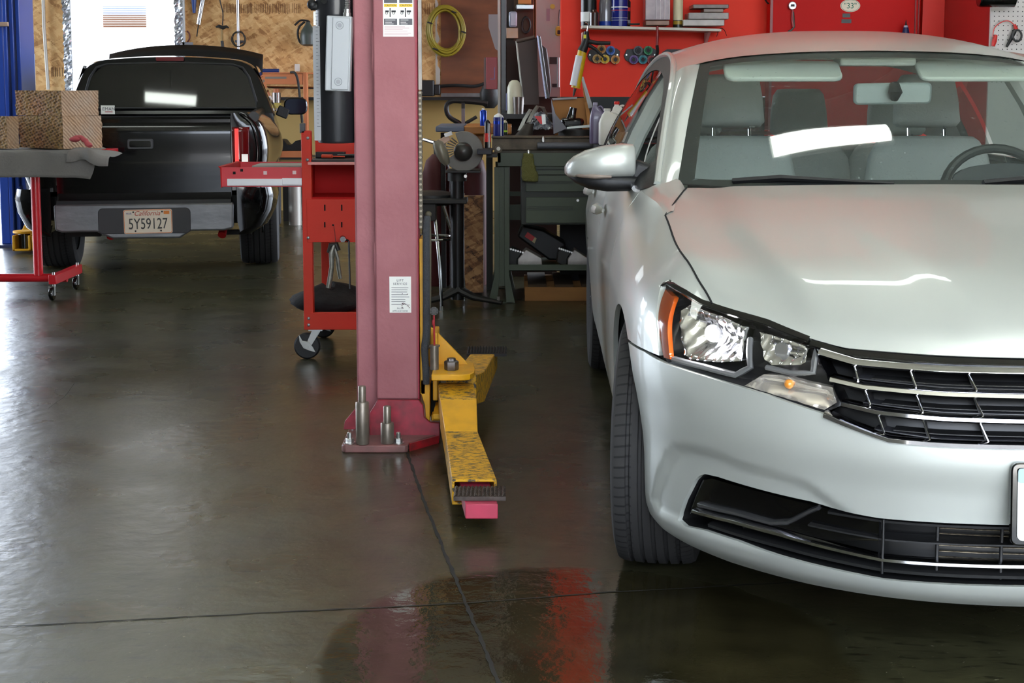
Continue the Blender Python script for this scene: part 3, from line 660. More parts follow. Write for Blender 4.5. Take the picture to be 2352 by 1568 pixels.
for fl in(1,-1):
    for P_ in([(.98,.262),(.955,.31),(.925,.357),(.89,.368),(.74,.366),(.60,.360),(.43,.346),(.43,.30),(.56,.285),(.67,.292),(.80,.294),(.94,.288)],):
        mb=MB(); region(mb,P_,off=-.030,sp=.03,flip=fl,skirt=.03); bskin(mb,'fog_panel',BLKG,it)
    k=MB(); ribbon(k,[(.93,.298),(.80,.304),(.70,.302),(.655,.312),(.60,.345),(.575,.358)],.013,.02,-.014,fl,.02); k.build('fog_trim',mat('dark_chrome','#8c8c90',.2,.9),it)
    k=MB(); ribbon(k,[(.43,.262),(.43,.300),(.43,.35)],.004,.02,-.012,fl,.02); k.tube([SQ(fl*.42,z,-.012) for z in(.235,.26,.3,.355)],.003,6); k.build('seam_rib',BLKM,it)
    for tt in(.30,.16): MB().tube([SQ(fl*tt,z,-.03) for z in(.238,.3,.356)],.004,6).build('intake_rib',BLKM,it)
ra=MB()
for i in range(9): ribbon(ra,[(.30,.245+i*.0125),(0,.247+i*.0125),(-.30,.245+i*.0125)],.0022,.006,-.060,1,.1)
ra.build('radiator_fins',mat('radiator_metal','#9c9078',.4,.6,var=(90,.2),col2='#3a3026'),it)
# licence plate
pl=thing('license_plate','','',(0,-.97,.424)); pl.parent=car; del pl['label'],pl['category']; pl.rotation_euler=(R(-4),0,0)
MB().prism(rrect(.325,.172,.016),.014,ax='y').build('plate_frame',BLKG,pl,bev=.003)
MB().prism(rrect(.300,.150,.012),.004,org=(0,-.003,0)).build('plate',mat('plate_white','#c9cdcc',.35),pl)
MB().prism(rrect(.30,.03,.006),.002,org=(0,-.0045,.06)).build('plate_band',mat('plate_blue','#8fa9b0',.35),pl)
# wipers
for x0,x1,y0,z0,ya,za in((-.56,-.10,.47,.985,.40,.983),(.16,.70,.40,.985,.47,.99)):
    wp=MB(); P0,P1=V((x0,y0+.015,z0+.012)),V((x1,ya+.01,za+.012))
    wp.tube([P0,P0.lerp(P1,.3)+V((0,0,.012)),P1],[.010,.010,.004],6); wp.tube([P0+V((0,.012,0)),P1+V((0,.012,.0))],.006,6); wp.build('wiper',BLKM,car)
# wheels
def tire_mat():
    if 'tire_rubber' in MATS: return MATS['tire_rubber']
    M=mat('tire_rubber','#343233',.8); nt=M.node_tree; N=nt.nodes; L=nt.links; b=N['Principled BSDF']
    tc=N.new('ShaderNodeTexCoord'); s=N.new('ShaderNodeSeparateXYZ'); L.new(tc.outputs['Object'],s.inputs[0])
    def mt(op,a,c=None):
        m=N.new('ShaderNodeMath'); m.operation=op
        for i,q in enumerate((a,c)):
            if q is None: continue
            if isinstance(q,(int,float)): m.inputs[i].default_value=q
            else: L.new(q,m.inputs[i])
        return m.outputs[0]
    a=mt('ARCTAN2',s.outputs[2],s.outputs[1]); w=mt('SINE',mt('ADD',mt('MULTIPLY',a,78.),mt('MULTIPLY',s.outputs[0],30.)))
    g=mt('MULTIPLY',mt('LESS_THAN',w,-.80),mt('GREATER_THAN',mt('ABSOLUTE',s.outputs[0]),.052)); g=mt('MULTIPLY',g,mt('LESS_THAN',mt('ABSOLUTE',s.outputs[0]),.096))
    m=N.new('ShaderNodeMix'); m.data_type='RGBA'; L.new(g,m.inputs[0]); m.inputs[6].default_value=hexc('#2c2b2b'); m.inputs[7].default_value=hexc('#141314'); L.new(m.outputs[2],b.inputs['Base Color'])
    bp=N.new('ShaderNodeBump'); bp.invert=True; bp.inputs['Strength'].default_value=1; bp.inputs['Distance'].default_value=.004; L.new(g,bp.inputs['Height']); L.new(bp.outputs[0],b.inputs['Normal']); return M
def wheel(name,w,y,steer,par,r=.334,wd=.215,flip=1):
    wh=thing(name,'','',(w,y,r)); wh.parent=par; del wh['label'],wh['category']; wh.rotation_euler=(0,0,steer)
    h=wd/2; prof=[(r*.66,-h*.86),(r*.80,-h*1.0),(r*.90,-h*1.0),(r*.965,-h*.93)]
    for gx in(-.72,-.36,0,.36,.72):
        if gx==-.72: prof.append((r*.985,-h*.80))
        prof+=[(r*(1-.012*gx*gx),gx*h*.8-.006),(r*(1-.012*gx*gx)-.008,gx*h*.8-.0035),(r*(1-.012*gx*gx)-.008,gx*h*.8+.0035),(r*(1-.012*gx*gx),gx*h*.8+.006)]
    prof+=[(r*.985,h*.80),(r*.965,h*.93),(r*.90,h),(r*.80,h),(r*.66,h*.86)]
    tm=tire_mat()
    MB().lathe(prof,axis='x',n=72,cap=False).build('tire',tm,wh,smooth=30)
    sp_=MB()
    for k in range(84):
        a=2*PI*k/84
        for s_ in(-1,1): sp_.box((s_*h*.80,r*.982*math.cos(a),r*.982*math.sin(a)),(h*.24,.003,.010),(a-PI/2+.0,0,0))
    MB().lathe([(r*.66,-h*.8),(r*.64,-h*.2),(r*.64,h*.7),(r*.66,h*.8)],axis='x',n=40,cap=False).build('rim',mat('alloy','#9a9a9c',.3,.8),wh)
    sk=MB()
    for k in range(5):
        a=2*PI*k/5
        for d_ in(-.16,.16): sk.tube([(-h*.55*flip,r*.12*math.cos(a),r*.12*math.sin(a)),(-h*.72*flip,r*.65*math.cos(a+d_),r*.65*math.sin(a+d_))],.016,6)
    sk.cyl((-h*.6*flip,0,0),(-h*.2*flip,0,0),r*.2); sk.build('spokes',mat('alloy'),wh)
    MB().cyl((0,0,0),(.01,0,0),r*.5).build('brake_disc',mat('disc_steel','#5c5a58',.4,.7),wh)
    return wh
wheel('front_wheel',-.80,0,R(-9),car); wheel('front_wheel',.80,0,R(-9),car,flip=-1); wheel('rear_wheel',-.80,2.803,0,car); wheel('rear_wheel',.80,2.803,0,car,flip=-1)
# ------------------------------------------------------------ cabin
CLO=mat('grey_seat_cloth','#a9aca6',.85,bump=(120,.2)); LIN=mat('headliner','#b9bdb4',.9)
MB().grid(lambda i,j:roof(.04+.92*i,.02+.96*j)-V((0,0,.035)),16,12).build('headliner',LIN,car,smooth=60)
for s in(1,-1):
    MB().grid(lambda i,j:(lambda q,r:V((s*(q.x*(1-i)+r.x*i+.03+.01*i),q.y+.03,(q.z*(1-i)+r.z*i)-.03)))(along(WL,j),railat(.55+j*.75)),4,14).build('pillar_trim',mat('pillar_cloth','#b4bcb2',.8),car,smooth=60)
    MB().grid(lambda i,j:side(.6+2.6*i,-.02-.0*j,s,-.07)-V((0,0,.45*j)),10,2).build('door_card',mat('door_card_grey','#6d706c',.8),car)
    MB().grid(lambda i,j:side(.72+.54*j+.045*i,.22+.68*j,s,-.028),2,12).build('white_window_strip',mat('white_strip','#d4d8d6',.5),car,smooth=60)  # pale strip inside the front edge of the window opening
    MB().tube([side(1.74,v,s,-.05) for v in(0,.3,.6,.95)],.035,8).build('center_pillar_trim',LIN,car)
dash=MB(); dash.rings([[V((x,.50+.10*(x/.7)**2,.955)),V((x,.75,.985)),V((x,1.0,.95)),V((x,1.03,.75)),V((x,.6,.6))] for x in(-.72,-.5,-.2,.1,.22,.3,.4,.5,.6,.72)])
dash.build('dashboard',mat('dash_black','#1b1d1c',.55),car)
hd=MB(); hd.rings([[V((.37+.17*math.cos(a)*k,.90+.1*q,.975+.055*math.sin(a)*k)) for a in[PI*j/10 for j in range(11)]] for k,q in((1,0),(.85,1))]); hd.build('instrument_hood',mat('dash_black'),car)
def seat(x,y,name,h=.62,w=.50):
    t=thing(name,'','',(x,y,.475)); t.parent=car; del t['label'],t['category']; t.rotation_euler=(R(-14),0,0)
    def sq(zc,rx,ry,n=20): return [V((rx*math.copysign(abs(math.cos(2*PI*k/n))**.45,math.cos(2*PI*k/n)),ry*math.copysign(abs(math.sin(2*PI*k/n))**.6,math.sin(2*PI*k/n)),zc)) for k in range(n)]
    MB().rings([sq(-.1,w*.5,.06),sq(.1,w*.5,.08),sq(h*.6,w*.52,.08),sq(h*.88,w*.46,.065),sq(h*.97,w*.40,.05),sq(h,w*.36,.03)]).build('backrest',CLO,t,smooth=60)
    hz=h+.05+.10
    MB().rings([sq(hz-.105,.115,.03),sq(hz-.09,.128,.05),sq(hz,.122,.055),sq(hz+.07,.112,.05),sq(hz+.095,.095,.03)]).build('headrest',CLO,t,smooth=60)
    for s in(-.07,.07): MB().cyl((s,0,h-.05),(s,0,hz-.08),.006,n=8).build('headrest_post',CHR,t)
    MB().box((0,-.28,.0),(w,.52,.16)).build('cushion',CLO,t,bev=.05,rot=(R(14),0,0))
seat(-.38,1.80,'front_seat'); seat(.38,1.80,'front_seat')
for x in(-.45,.02,.45): seat(x,2.62,'rear_seat',.56,.46 if x else .3)
sw=thing('steering_wheel','','',(.40,1.06,.90)); sw.parent=car; del sw['label'],sw['category']; sw.rotation_euler=(R(-25),0,0)
MB().tube([(.185*math.cos(a),0,.185*math.sin(a)) for a in[2*PI*k/36 for k in range(36)]],.016,10,close=True).build('wheel_rim',mat('wheel_leather','#17191a',.5),sw)
MB().box((0,-.01,0),(.16,.05,.13)).box((0,0,-.02),(.35,.02,.035)).box((0,0,-.1),(.04,.02,.16)).build('wheel_hub',mat('wheel_leather'),sw,bev=.015)
for x0,x1 in((-.50,-.10),(.16,.55)): MB().prism(rrect(x1-x0,.13,.03,c=((x0+x1)/2,0)),.018).build('sun_visor',LIN,car,bev=.006,loc=(0,1.24,1.335),rot=(R(-62),0,0))
MB().box((.03,1.32,1.36),(.26,.14,.03)).build('overhead_console',LIN,car,bev=.01)
rm=thing('rearview_mirror','','',(.03,1.02,1.250)); rm.parent=car; del rm['label'],rm['category']; rm.rotation_euler=(R(8),R(-1),0)
MB().prism(rrect(.255,.070,.016),.028,org=(0,0,0)).build('mirror_shell',mat('mirror_back_grey','#7f8786',.35),rm,bev=.008)
MB().tube([(0,-.01,.035),(0,-.03,.01),(0,-.02,-.015)],[.016,.024,.012],12).build('mirror_mount',BLKM,rm)
# ------------------------------------------------------------ helpers for things measured in the room
def pr(u0,v0,u1,v1,Y,dep,mb=None):
    a=at(u0,v0,Y); b=at(u1,v1,Y); mb=mb or MB(); return mb.bb((a.x,Y,a.z),(b.x,Y+dep,b.z))
def wb(mb,name,m,root,**k):
    L=root.location
    if isinstance(mb,MB): mb.v=[(x-L.x,y-L.y,z-L.z) for x,y,z in mb.v]
    return mb.build(name,m,root,**k)
def place(name,label,cat,u,v,Y,group=None): return thing(name,label,cat,at(u,v,Y),0,group)
def single(mb,name,m,label,cat,group=None,**k):
    xs=[sum(p[i] for p in mb.v)/len(mb.v) for i in range(3)]; z0=min(p[2] for p in mb.v)
    mb.v=[(x-xs[0],y-xs[1],z-z0) for x,y,z in mb.v]; o=mb.build(name,m,None,loc=(xs[0],xs[1],z0),**k); return tag(o,label,cat,group)
def P2(u,v,Y): q=at(u,v,Y); return (q.x,q.z)
# ------------------------------------------------------------ red two-post lift column
MAR=mat('maroon_paint','#ad7276',.55,var=(5,.35),col2='#96595f',bump=(60,.12),spec=.3)
MARE=mat('maroon_edge','#8e1830',.4); PIT=mat('worn_red','#b03044',.4,var=(30,.3),col2='#6d2a30')
YEL=mat('yellow_paint','#e2a414',.42,var=(14,.10),col2='#d29a1a',bump=(40,.1))
def worn_yellow():
    M=mat('scuffed_yellow_paint','#dba416',.5); nt=M.node_tree; N=nt.nodes; L=nt.links; b=N['Principled BSDF']
    tc=N.new('ShaderNodeTexCoord'); mp=N.new('ShaderNodeMapping'); mp.inputs['Scale'].default_value=(26,70,30); L.new(tc.outputs['Object'],mp.inputs[0])
    t=N.new('ShaderNodeTexNoise'); t.inputs['Scale'].default_value=1.4; t.inputs['Detail'].default_value=7; t.inputs['Roughness'].default_value=.72; L.new(mp.outputs[0],t.inputs[0])
    r=N.new('ShaderNodeValToRGB'); e=r.color_ramp.elements; e[0].position=.44; e[0].color=hexc('#4a4436'); e[1].position=.50; e[1].color=hexc('#d9a21a'); L.new(t.outputs[0],r.inputs[0]); L.new(r.outputs[0],b.inputs['Base Color']); return M
WY_=worn_yellow(); STEEL=mat('worn_steel','#9c9286',.4,.65,var=(20,.3),col2='#776d62'); ZINC=mat('zinc_bolt','#c4c4c0',.3,.9)
lp=thing('lift_post','maroon steel lift column standing between the red tool cart and the silver car','car lift',(-.45,5.5,0))
a0=at(820,900,5.47).x; a1=at(963,915,5.42).x; fl0=at(865,915,5.42).x; TOP=3.3
m=MB(); m.bb((a0,5.47,.03),(fl0+.03,5.74,TOP)).bb((fl0,5.46,.03),(a1-.012,5.74,TOP)); wb(m,'column',MAR,lp,bev=.008)
m=MB().bb((fl0,5.42,.15),(a1-.004,5.465,TOP)); wb(m,'front_flange',MAR,lp,bev=.006)
m=MB().bb((a1-.006,5.424,.15),(a1+.001,5.50,TOP)); wb(m,'flange_edge',MARE,lp,bev=.001)
m=MB()
for v0,v1 in((60,175),(545,640)):
    z0,z1=at(865,v1,5.44).z,at(865,v0,5.44).z; m.prism([(fl0+.006,z0),(fl0-.004,z0+.02),(fl0-.004,z1-.02),(fl0+.006,z1)],.02,org=(0,5.43,0))
wb(m,'weld_tab',MAR,lp)
# base box, plate
q=[P2(850,1008,5.40),P2(850,946,5.40),P2(868,917,5.40),P2(962,917,5.40),P2(972,928,5.40),P2(975,955,5.40),P2(988,968,5.40),P2(1010,969,5.40),P2(1010,1008,5.40)]
m=MB().prism(q,.018,org=(0,5.385,0)); wb(m,'base_gusset',PIT,lp,bev=.003)
m=MB().prism([(a0-.005,.03),(a0-.05,.03),(a0-.045,.06),(a0-.0,.115)],.012,org=(0,5.46,0)); wb(m,'side_gusset',PIT,lp,bev=.002)
pl_=[(-.585,5.225),(-.375,5.225),(-.365,5.235),(-.365,5.27),(-.262,5.40),(-.262,5.85),(-.60,5.85),(-.60,5.60),(-.598,5.24)]
m=MB().prism(pl_,.027,org=(0,0,0),ax='z'); wb(m,'base_plate',mat('greasy_red_plate','#8e5a58',.45,var=(12,.3),col2='#5a4640'),lp,bev=.004)
m=MB().prism([(-.362,5.262),(-.268,5.382),(-.263,5.378),(-.357,5.258)],.0272,ax='z',org=(0,-.006,0)); wb(m,'red_edge_strip',mat('bright_red_edge','#b81824',.4,var=(30,.3),col2='#5c2424'),lp)
def nut(c,r=.014,h=.016,root=None,stud=.02,nm='anchor_bolt'):
    m=MB(); m.lathe([(r*1.5,0),(r*1.5,.003)],c=c,n=20); m.lathe([(r,.003),(r*1.04,.006),(r*1.04,h),(r*.9,h+.002)],c=c,n=6); m.lathe([(r*.55,h),(r*.55,h+stud),(r*.4,h+stud+.003)],c=c,n=12); return wb(m,nm,ZINC,root or lp,smooth=25)
for c in((-.572,5.262,.027),(-.400,5.262,.027),(-.578,5.52,.027),(-.30,5.72,.027)): nut(c)
# chain and guide strip on the open side
xs=at(966,300,5.44).x
m=MB().bb((at(961,100,5.45).x,5.44,at(961,206,5.45).z),(at(968,0,5.45).x,5.46,TOP)); wb(m,'guide_strip',mat('dusty_steel','#a9a39c',.5,.4,var=(20,.3)),lp)
ch=MB(); z0,z1=at(966,520,5.44).z,at(966,208,5.44).z; n=int((z1-z0)/.01905); pins=MB()
for i in range(n+1):
    z=z0+i*.01905; ch.cyl((xs,5.425,z),(xs,5.45,z),.0072,n=14); pins.cyl((xs,5.419,z),(xs,5.4252,z),.0042,n=10)
    if i<n: ch.bb((xs-.0055,5.4275 if i%2 else 5.430,z),(xs+.0055,5.445,z+.01905))
wb(ch,'lift_chain',mat('greasy_chain','#6e6658',.5,.5,var=(60,.3),col2='#453e34'),lp); wb(pins,'chain_pins',mat('pin_worn','#a09684',.5,.5),lp)
def sticker(name,u0,v0,u1,v1,Y,root,m): q=MB(); a=at(u0,v1,Y);b=at(u1,v0,Y); q.bb((a.x,Y,a.z),(b.x,Y+.0008,b.z)); return wb(q,name,m,root,smooth=0),a,b
WH=mat('sticker_white','#eeeee8',.4); INK=mat('ink_black','#222226',.6); YLB=mat('label_yellow','#f0cc30',.5)
st,a,b=sticker('warning_label',880,-70,949,84,5.4188,lp,WH)
def lb(u0,v0,u1,v1,m,Y=5.4176,par=None,nm='label_mark'):
    q=MB(); a=at(u0,v1,Y);b=at(u1,v0,Y); q.bb((a.x,Y,a.z),(b.x,Y+.0006,b.z)); L=lp.location; q.v=[(x-L.x,y-L.y,z-L.z) for x,y,z in q.v]; return q.build(nm,m,par or lp,smooth=0)
GRY=mat('label_grey','#56565c',.5)
for u0,u1 in((882,912),(917,947)):
    lb(u0,-10,u1,7,GRY,par=st); lb(u0,9,u1,16,YLB,par=st); lb(u0,43,u1,57,GRY,par=st)
    lb(u0+3,24,u0+11,28,INK,par=st); lb(u0+17,24,u0+27,28,INK,par=st); lb(u0+13,18,u0+15,39,INK,par=st)
    for du in(6,22):
        c=at(u0+du,30,5.4176); k=MB(); k.tube([(c.x+.004*math.cos(j*PI/6)-lp.location.x,c.y-lp.location.y,c.z+.004*math.sin(j*PI/6)) for j in range(12)],.0009,5,close=True); k.build('label_mark',INK,st)
lines=MB()
for k_,v in enumerate((61,64,68,71,76,79)):
    L_=lp.location; a=at(883,v,5.4176); b=at((930,940,925,936,944,938)[k_],v+1,5.4176); lines.bb((a.x-L_.x,5.4176-L_.y,a.z),(b.x-L_.x,5.4182-L_.y,b.z))
lines.build('label_lines',mat('faint_print','#c89aa0',.6),st,smooth=0)
LL=lp.location
for u in (897,932): q=at(u,12.5,5.4170); text('label_text','CAUTION',.0085,INK,st,(q.x-LL.x,q.y-LL.y,q.z))
for u0,u1,v in((885,908,46),(885,900,51),(885,904,55),(920,938,46),(920,933,51),(920,936,55)): lb(u0,v-.6,u1,v+.6,WH,5.4170,st,'label_line')
st,a,b=sticker('service_label',895,635,944,718,5.4188,lp,WH)
q=at(919,644,5.417); text('label_text','LIFT',.011,GRY,st,(q.x-LL.x,q.y-LL.y,q.z),sp=1.3)
q=at(919,652,5.417); text('label_text','SERVICE',.011,GRY,st,(q.x-LL.x,q.y-LL.y,q.z),sp=1.3)
q=at(919,708,5.417); text('label_text','SALES',.007,GRY,st,(q.x-LL.x,q.y-LL.y,q.z),sp=1.3)
q=at(919,714,5.417); text('label_text','APPLICATIONS',.007,GRY,st,(q.x-LL.x,q.y-LL.y,q.z),sp=1.2)
k=MB()
for v in(660,665,670,676,681,687,692,698): a=at(899,v,5.4176); b=at(random.randint(930,940),v+1,5.4176); k.bb((a.x-LL.x,a.y-LL.y,a.z),(b.x-LL.x,b.y+.0006-LL.y,b.z))
k.build('label_lines',GRY,st,smooth=0)
for i in range(16):
    k=MB(); u=925+random.uniform(-4,18); v=random.choice((675,698,700,706))+random.uniform(-3,3); a=at(min(u,940),v,5.4172); k.box((a.x-LL.x,a.y-LL.y,a.z),(.004,.0006,.002),(0,random.uniform(-1,1),0))
    k.build('label_scuff',mat('label_scuff_brown','#5a3a3c',.7),st,smooth=0)
# loose height adapters standing on the base plate
def adapter(u,v,r1,v1,r2,v2,lab):
    c=atz(u,v,.028); s=FPX/c.y; t=thing('lift_adapter',lab,'adapter pin',c)
    z1=at(u,v1,c.y).z-.028; z2=at(u,v2,c.y).z-.028
    MB().lathe([(r1-.002,0),(r1,.003),(r1,z1-.003),(r1-.002,z1)],n=28).build('sleeve',STEEL,t,smooth=40)
    MB().lathe([(r2,z1),(r2,z2-.003),(r2-.002,z2)],n=24).build('pin',STEEL,t,smooth=40)
adapter(833,1019,.0235,922,.0135,886,'taller of the two steel height adapters standing at the foot of the maroon column')
adapter(890,1017,.0235,970,.0135,932,'shorter of the two steel height adapters standing at the foot of the maroon column')
# carriage with the two arms
cr=thing('lift_carriage','yellow lift carriage with a pivot plate on the open side of the maroon column','lift carriage',(-.25,5.45,.2))
m=MB(); xa_,xb_=at(963,700,5.425).x,at(973,700,5.425).x
m.bb((xa_+.002,5.425,at(963,905,5.425).z),(xb_+.004,5.55,at(963,548,5.425).z))
m.prism([P2(966,900,5.425),P2(976,930,5.425),P2(978,958,5.425),P2(985,966,5.425),P2(987,966,5.425),P2(987,883,5.425),P2(966,870,5.425)],.12,org=(0,5.425,0)); wb(m,'carriage_plate',YEL,cr,bev=.002)
m=MB(); m.bb((at(984,0,5.5).x,5.5,at(985,964,5.5).z),(at(1004,0,5.5).x,5.62,at(985,880,5.5).z)); wb(m,'carriage_dark_hollow',DARK,cr)  # black block standing in for the shaded hollow of the carriage
m=MB(); m.bb((at(985,0,5.44).x,5.44,at(985,966,5.44).z),(at(1004,0,5.44).x,5.60,at(985,953,5.44).z)); wb(m,'carriage_foot',YEL,cr,bev=.002)
m=MB(); m.tube(smooth_path([at(981,498,5.42),at(979,530,5.40),at(979,640,5.40),at(979,760,5.40),at(975,800,5.40),at(978,850,5.40),at(979,882,5.40)],6),.0125,12,flat=.8); wb(m,'rubber_guard',mat('rubber_guard','#3a3c40',.8,bump=(300,.5)),cr)
m=MB(); m.tube(smooth_path([at(985,492,5.43),at(987,540,5.43),at(987,640,5.43),at(986,740,5.43),at(984,800,5.43)],6),.006,8); m.sph(at(984,492,5.43),.012); wb(m,'guard_backing',mat('backing_brown','#4d4636',.6),cr)
m=MB(); pts=[(-.283,5.27),(-.17,5.27),(-.148,5.285),(-.135,5.32),(-.133,5.38),(-.14,5.50),(-.283,5.56)]
m.prism(pts,.022,ax='z',org=(0,0,.248)); wb(m,'pivot_plate',YEL,cr,bev=.003)
m=MB(); m.prism([(-.280,5.29),(-.16,5.29),(-.142,5.33),(-.142,5.50),(-.28,5.52)],.02,ax='z',org=(0,0,.105)); wb(m,'pivot_plate',YEL,cr,bev=.003)
m=MB(); m.prism([P2(984,748,5.47),P2(998,756,5.47),P2(1072,832,5.47),P2(1078,842,5.47),P2(984,842,5.47)],.012,org=(0,5.47,0)); wb(m,'gusset',YEL,cr,bev=.002)
m=MB(); m.bb((-.285,5.40,.15),(-.268,5.56,at(985,760,5.45).z)); wb(m,'back_plate',YEL,cr,bev=.003)
m=MB(); c=at(1037,857,5.36); c.z=.27; m.lathe([(.024,0),(.026,.004),(.026,.030),(.022,.034),(.016,.034),(.015,.042),(.012,.043)],c=c,n=6); m.cyl((c.x,c.y,.034+.27),(c.x,c.y,.27+.043),.014,n=18); wb(m,'pivot_nut',mat('raw_steel','#8b8786',.4,.85,var=(40,.3),col2='#5b5450'),cr,smooth=25)
m=MB(); c=at(998,848,5.37); c.z=.27; m.lathe([(.0155,0),(.0155,.085),(.013,.086)],c=c,n=20); m.lathe([(.020,.083),(.020,.088)],c=c,n=20); wb(m,'arm_lock_pin',STEEL,cr)
m=MB(); m.cyl((c.x,c.y,.35),(c.x-.001,c.y,.482),.0034,n=8); m.sph((c.x-.003,c.y-.004,.44),.006,sc=(.8,.8,2)); wb(m,'lock_rod',mat('red_rod','#a02830',.4),cr)
m=MB(); w_=at(997,714,5.36)
m.lathe([(.006,-.002),(.0150,-.002),(.0150,.002),(.006,.002)],c=w_,axis='y',n=24)
o=wb(m,'rod_washer',mat('washer_grey','#4c4a48',.5,.5),cr)
m=MB()
for k in range(8): m.cyl((w_.x+.0108*math.cos(k*PI/4),w_.y-.0028,w_.z+.0108*math.sin(k*PI/4)),(w_.x+.0108*math.cos(k*PI/4),w_.y-.0015,w_.z+.0108*math.sin(k*PI/4)),.0019,n=6)
LC=cr.location; m.v=[(x-LC.x,y-LC.y,z-LC.z) for x,y,z in m.v]; m.build('washer_holes',DARK,o)
def beam(sec,name,root,m,open_end=False,th=.008):
    k=MB(); R4=[[V((xl,y,z0)),V((xr_,y,z0)),V((xr_,y,z1)),V((xl,y,z1))] for xl,xr_,y,z0,z1 in sec]
    if not open_end: k.rings(R4)
    else:
        I4=[[V((xl+th,y,z0+th)),V((xr_-th,y,z0+th)),V((xr_-th,y,z1-th)),V((xl+th,y,z1-th))] for xl,xr_,y,z0,z1 in sec]
        k.rings(R4+[I4[-1],I4[-2]],cap=True)
    return wb(k,name,m,root,bev=.003)
def subthing(name,par,loc,label=None):
    o=bpy.data.objects.new(name,None); link(o,par); o.location=V(loc)-par.location; o.empty_display_size=.1
    if label: o['label']=label
    return o
def wbs(mb,name,m,sub,**k):
    L=sub.parent.location+sub.location; mb.v=[(x-L.x,y-L.y,z-L.z) for x,y,z in mb.v]; return mb.build(name,m,sub,**k)
wb0=wb
def wb(mb,name,m,root,**k): return wbs(mb,name,m,root,**k) if root.parent else wb0(mb,name,m,root,**k)
am=subthing('lift_arm',cr,(-.19,5.35,.1),'scuffed yellow arm reaching towards the camera')
beam([(-.262,-.142,5.40,.127,.215),(-.262,-.135,5.33,.127,.222),(-.248,-.122,5.165,.122,.203)],'arm_neck',am,WY_)
beam([(-.248,-.122,5.165,.10,.203),(-.224,-.115,4.995,.045,.132)],'arm_slope',am,YEL)
beam([(-.224,-.115,4.995,.043,.132),(-.178,-.045,4.40,.045,.122)],'arm_channel',am,WY_,True)
m=MB(); m.rings([[V((x,y,z)) for x,z in((x0,.128),(x0+.018,.128),(x0+.018,.1305),(x0,.1305))] for x0,y in((-.207,4.98),(-.162,4.42))]); m.rings([[V((x,y,z)) for x,z in((x0-.018,.128),(x0,.128),(x0,.1305),(x0-.018,.1305))] for x0,y in((-.128,4.98),(-.061,4.42))])
m.v=[(x,y,z-.0015-.0135*(4.995-y)/.6*1.0*.75) for x,y,z in m.v]; 
o=wb(m,'weld_strip',mat('rubbed_grey_strip','#5b5646',.6,var=(50,.3)),am)
beam([(-.208,-.128,4.95,.055,.108),(-.133,-.040,4.235,.050,.094)],'extension_tube',am,mat('pink_red_paint','#c23a58',.45,var=(18,.3),col2='#a83a4c'))
pd=MB(); px0,px1,py0,py1=-.168,-.018,4.262,4.372; zt=.108
pd.bb((px0,py0,zt-.012),(px1,py1,zt))
nx,ny=13,6
for i in range(nx):
    for j in range(ny):
        x=px0+(i+.5)*(px1-px0)/nx; y=py0+(j+.5)*(py1-py0)/ny; h=.0034; q=.0058
        pd.add([(x-q,y-q*1.5,zt-.001),(x+q,y-q*1.5,zt-.001),(x+q,y+q*1.5,zt-.001),(x-q,y+q*1.5,zt-.001),(x,y,zt+h*1.7)],[(0,1,4),(1,2,4),(2,3,4),(3,0,4),(3,2,1,0)])
pd.cyl((-.09,4.31,.09),(-.09,4.31,.10),.03)
wb(pd,'pad',mat('serrated_steel','#5e5550',.42,.85,var=(60,.3),col2='#38302c'),am,smooth=0)
ar=subthing('lift_arm',cr,(-.12,5.6,.1),'yellow arm pointing away')
m=MB(); m.rings([[V((cx-w,y,z0)),V((cx+w,y,z0)),V((cx+w,y,z1)),V((cx-w,y,z1))] for cx,w,y,z0,z1 in((-.185,.055,5.45,.125,.235),(-.155,.052,5.62,.10,.215),(-.112,.050,6.35,.09,.170))]); wb(m,'arm_channel',WY_,ar,bev=.003)
m=MB(); m.bb((-.187,6.18,.171),(-.022,6.33,.183))
for i in range(14):
    for j in range(6): x=-.18+i*.0118; y=6.195+j*.024; m.add([(x-.005,y-.010,.182),(x+.005,y-.010,.182),(x+.005,y+.010,.182),(x-.005,y+.010,.182),(x,y,.194)],[(0,1,4),(1,2,4),(2,3,4),(3,0,4)])
wb(m,'pad',mat('pad_black','#1f1c1c',.5,.5),ar,smooth=0)
# ------------------------------------------------------------ hydraulic power unit
pu=thing('hydraulic_power_unit','black cylindrical pump tank with a grey switch box on the side of the maroon column','pump',(-.632,5.52,1.072))
TK=mat('tank_black','#1d1e22',.38,coat=.2)
m=MB().lathe([(.058,0),(.066,.002),(.070,.010),(.070,.80),(.060,.81)],n=40); m.build('tank',TK,pu,smooth=40)
m=MB().bb((-.014,.05,.15),(.055,.075,.5)); m.build('mount_bracket',MARE,pu)
gsx=at(722,200,5.47).x+.632
m=MB().bb((gsx-.003,-.05,.01),(gsx+.022,-.02,at(0,60,5.47).z-1.072)); o=m.build('level_strip',mat('translucent_strip','#8f9194',.4),pu,bev=.001)
m=MB()
for i in range(34): m.bb((gsx+.008,-.0508,.06+i*.0125),(gsx+(.020 if i%4==0 else .015),-.0500,.0612+i*.0125))
m.build('level_marks',INK,o,smooth=0)
m=MB().bb((gsx,-.048,at(0,58,5.47).z-1.072),(gsx+.010,-.04,at(0,26,5.47).z-1.072)); m.build('rating_label',mat('sticker_white'),pu)
m=MB().cyl((gsx-.012,-.02,at(0,14,5.47).z-1.072),(gsx+.02,-.02,at(0,14,5.47).z-1.072),.014); m.sph((gsx-.008,-.02,at(0,14,5.47).z-1.065),.018); m.build('filler_cap',BLKM,pu)
m=MB().tube([(-.03,-.068,at(0,2,5.45).z-1.072+.012*0),(-.03,-.08,at(0,2,5.45).z-1.072)],.011,16); m.build('port_plug',BLKG,pu)
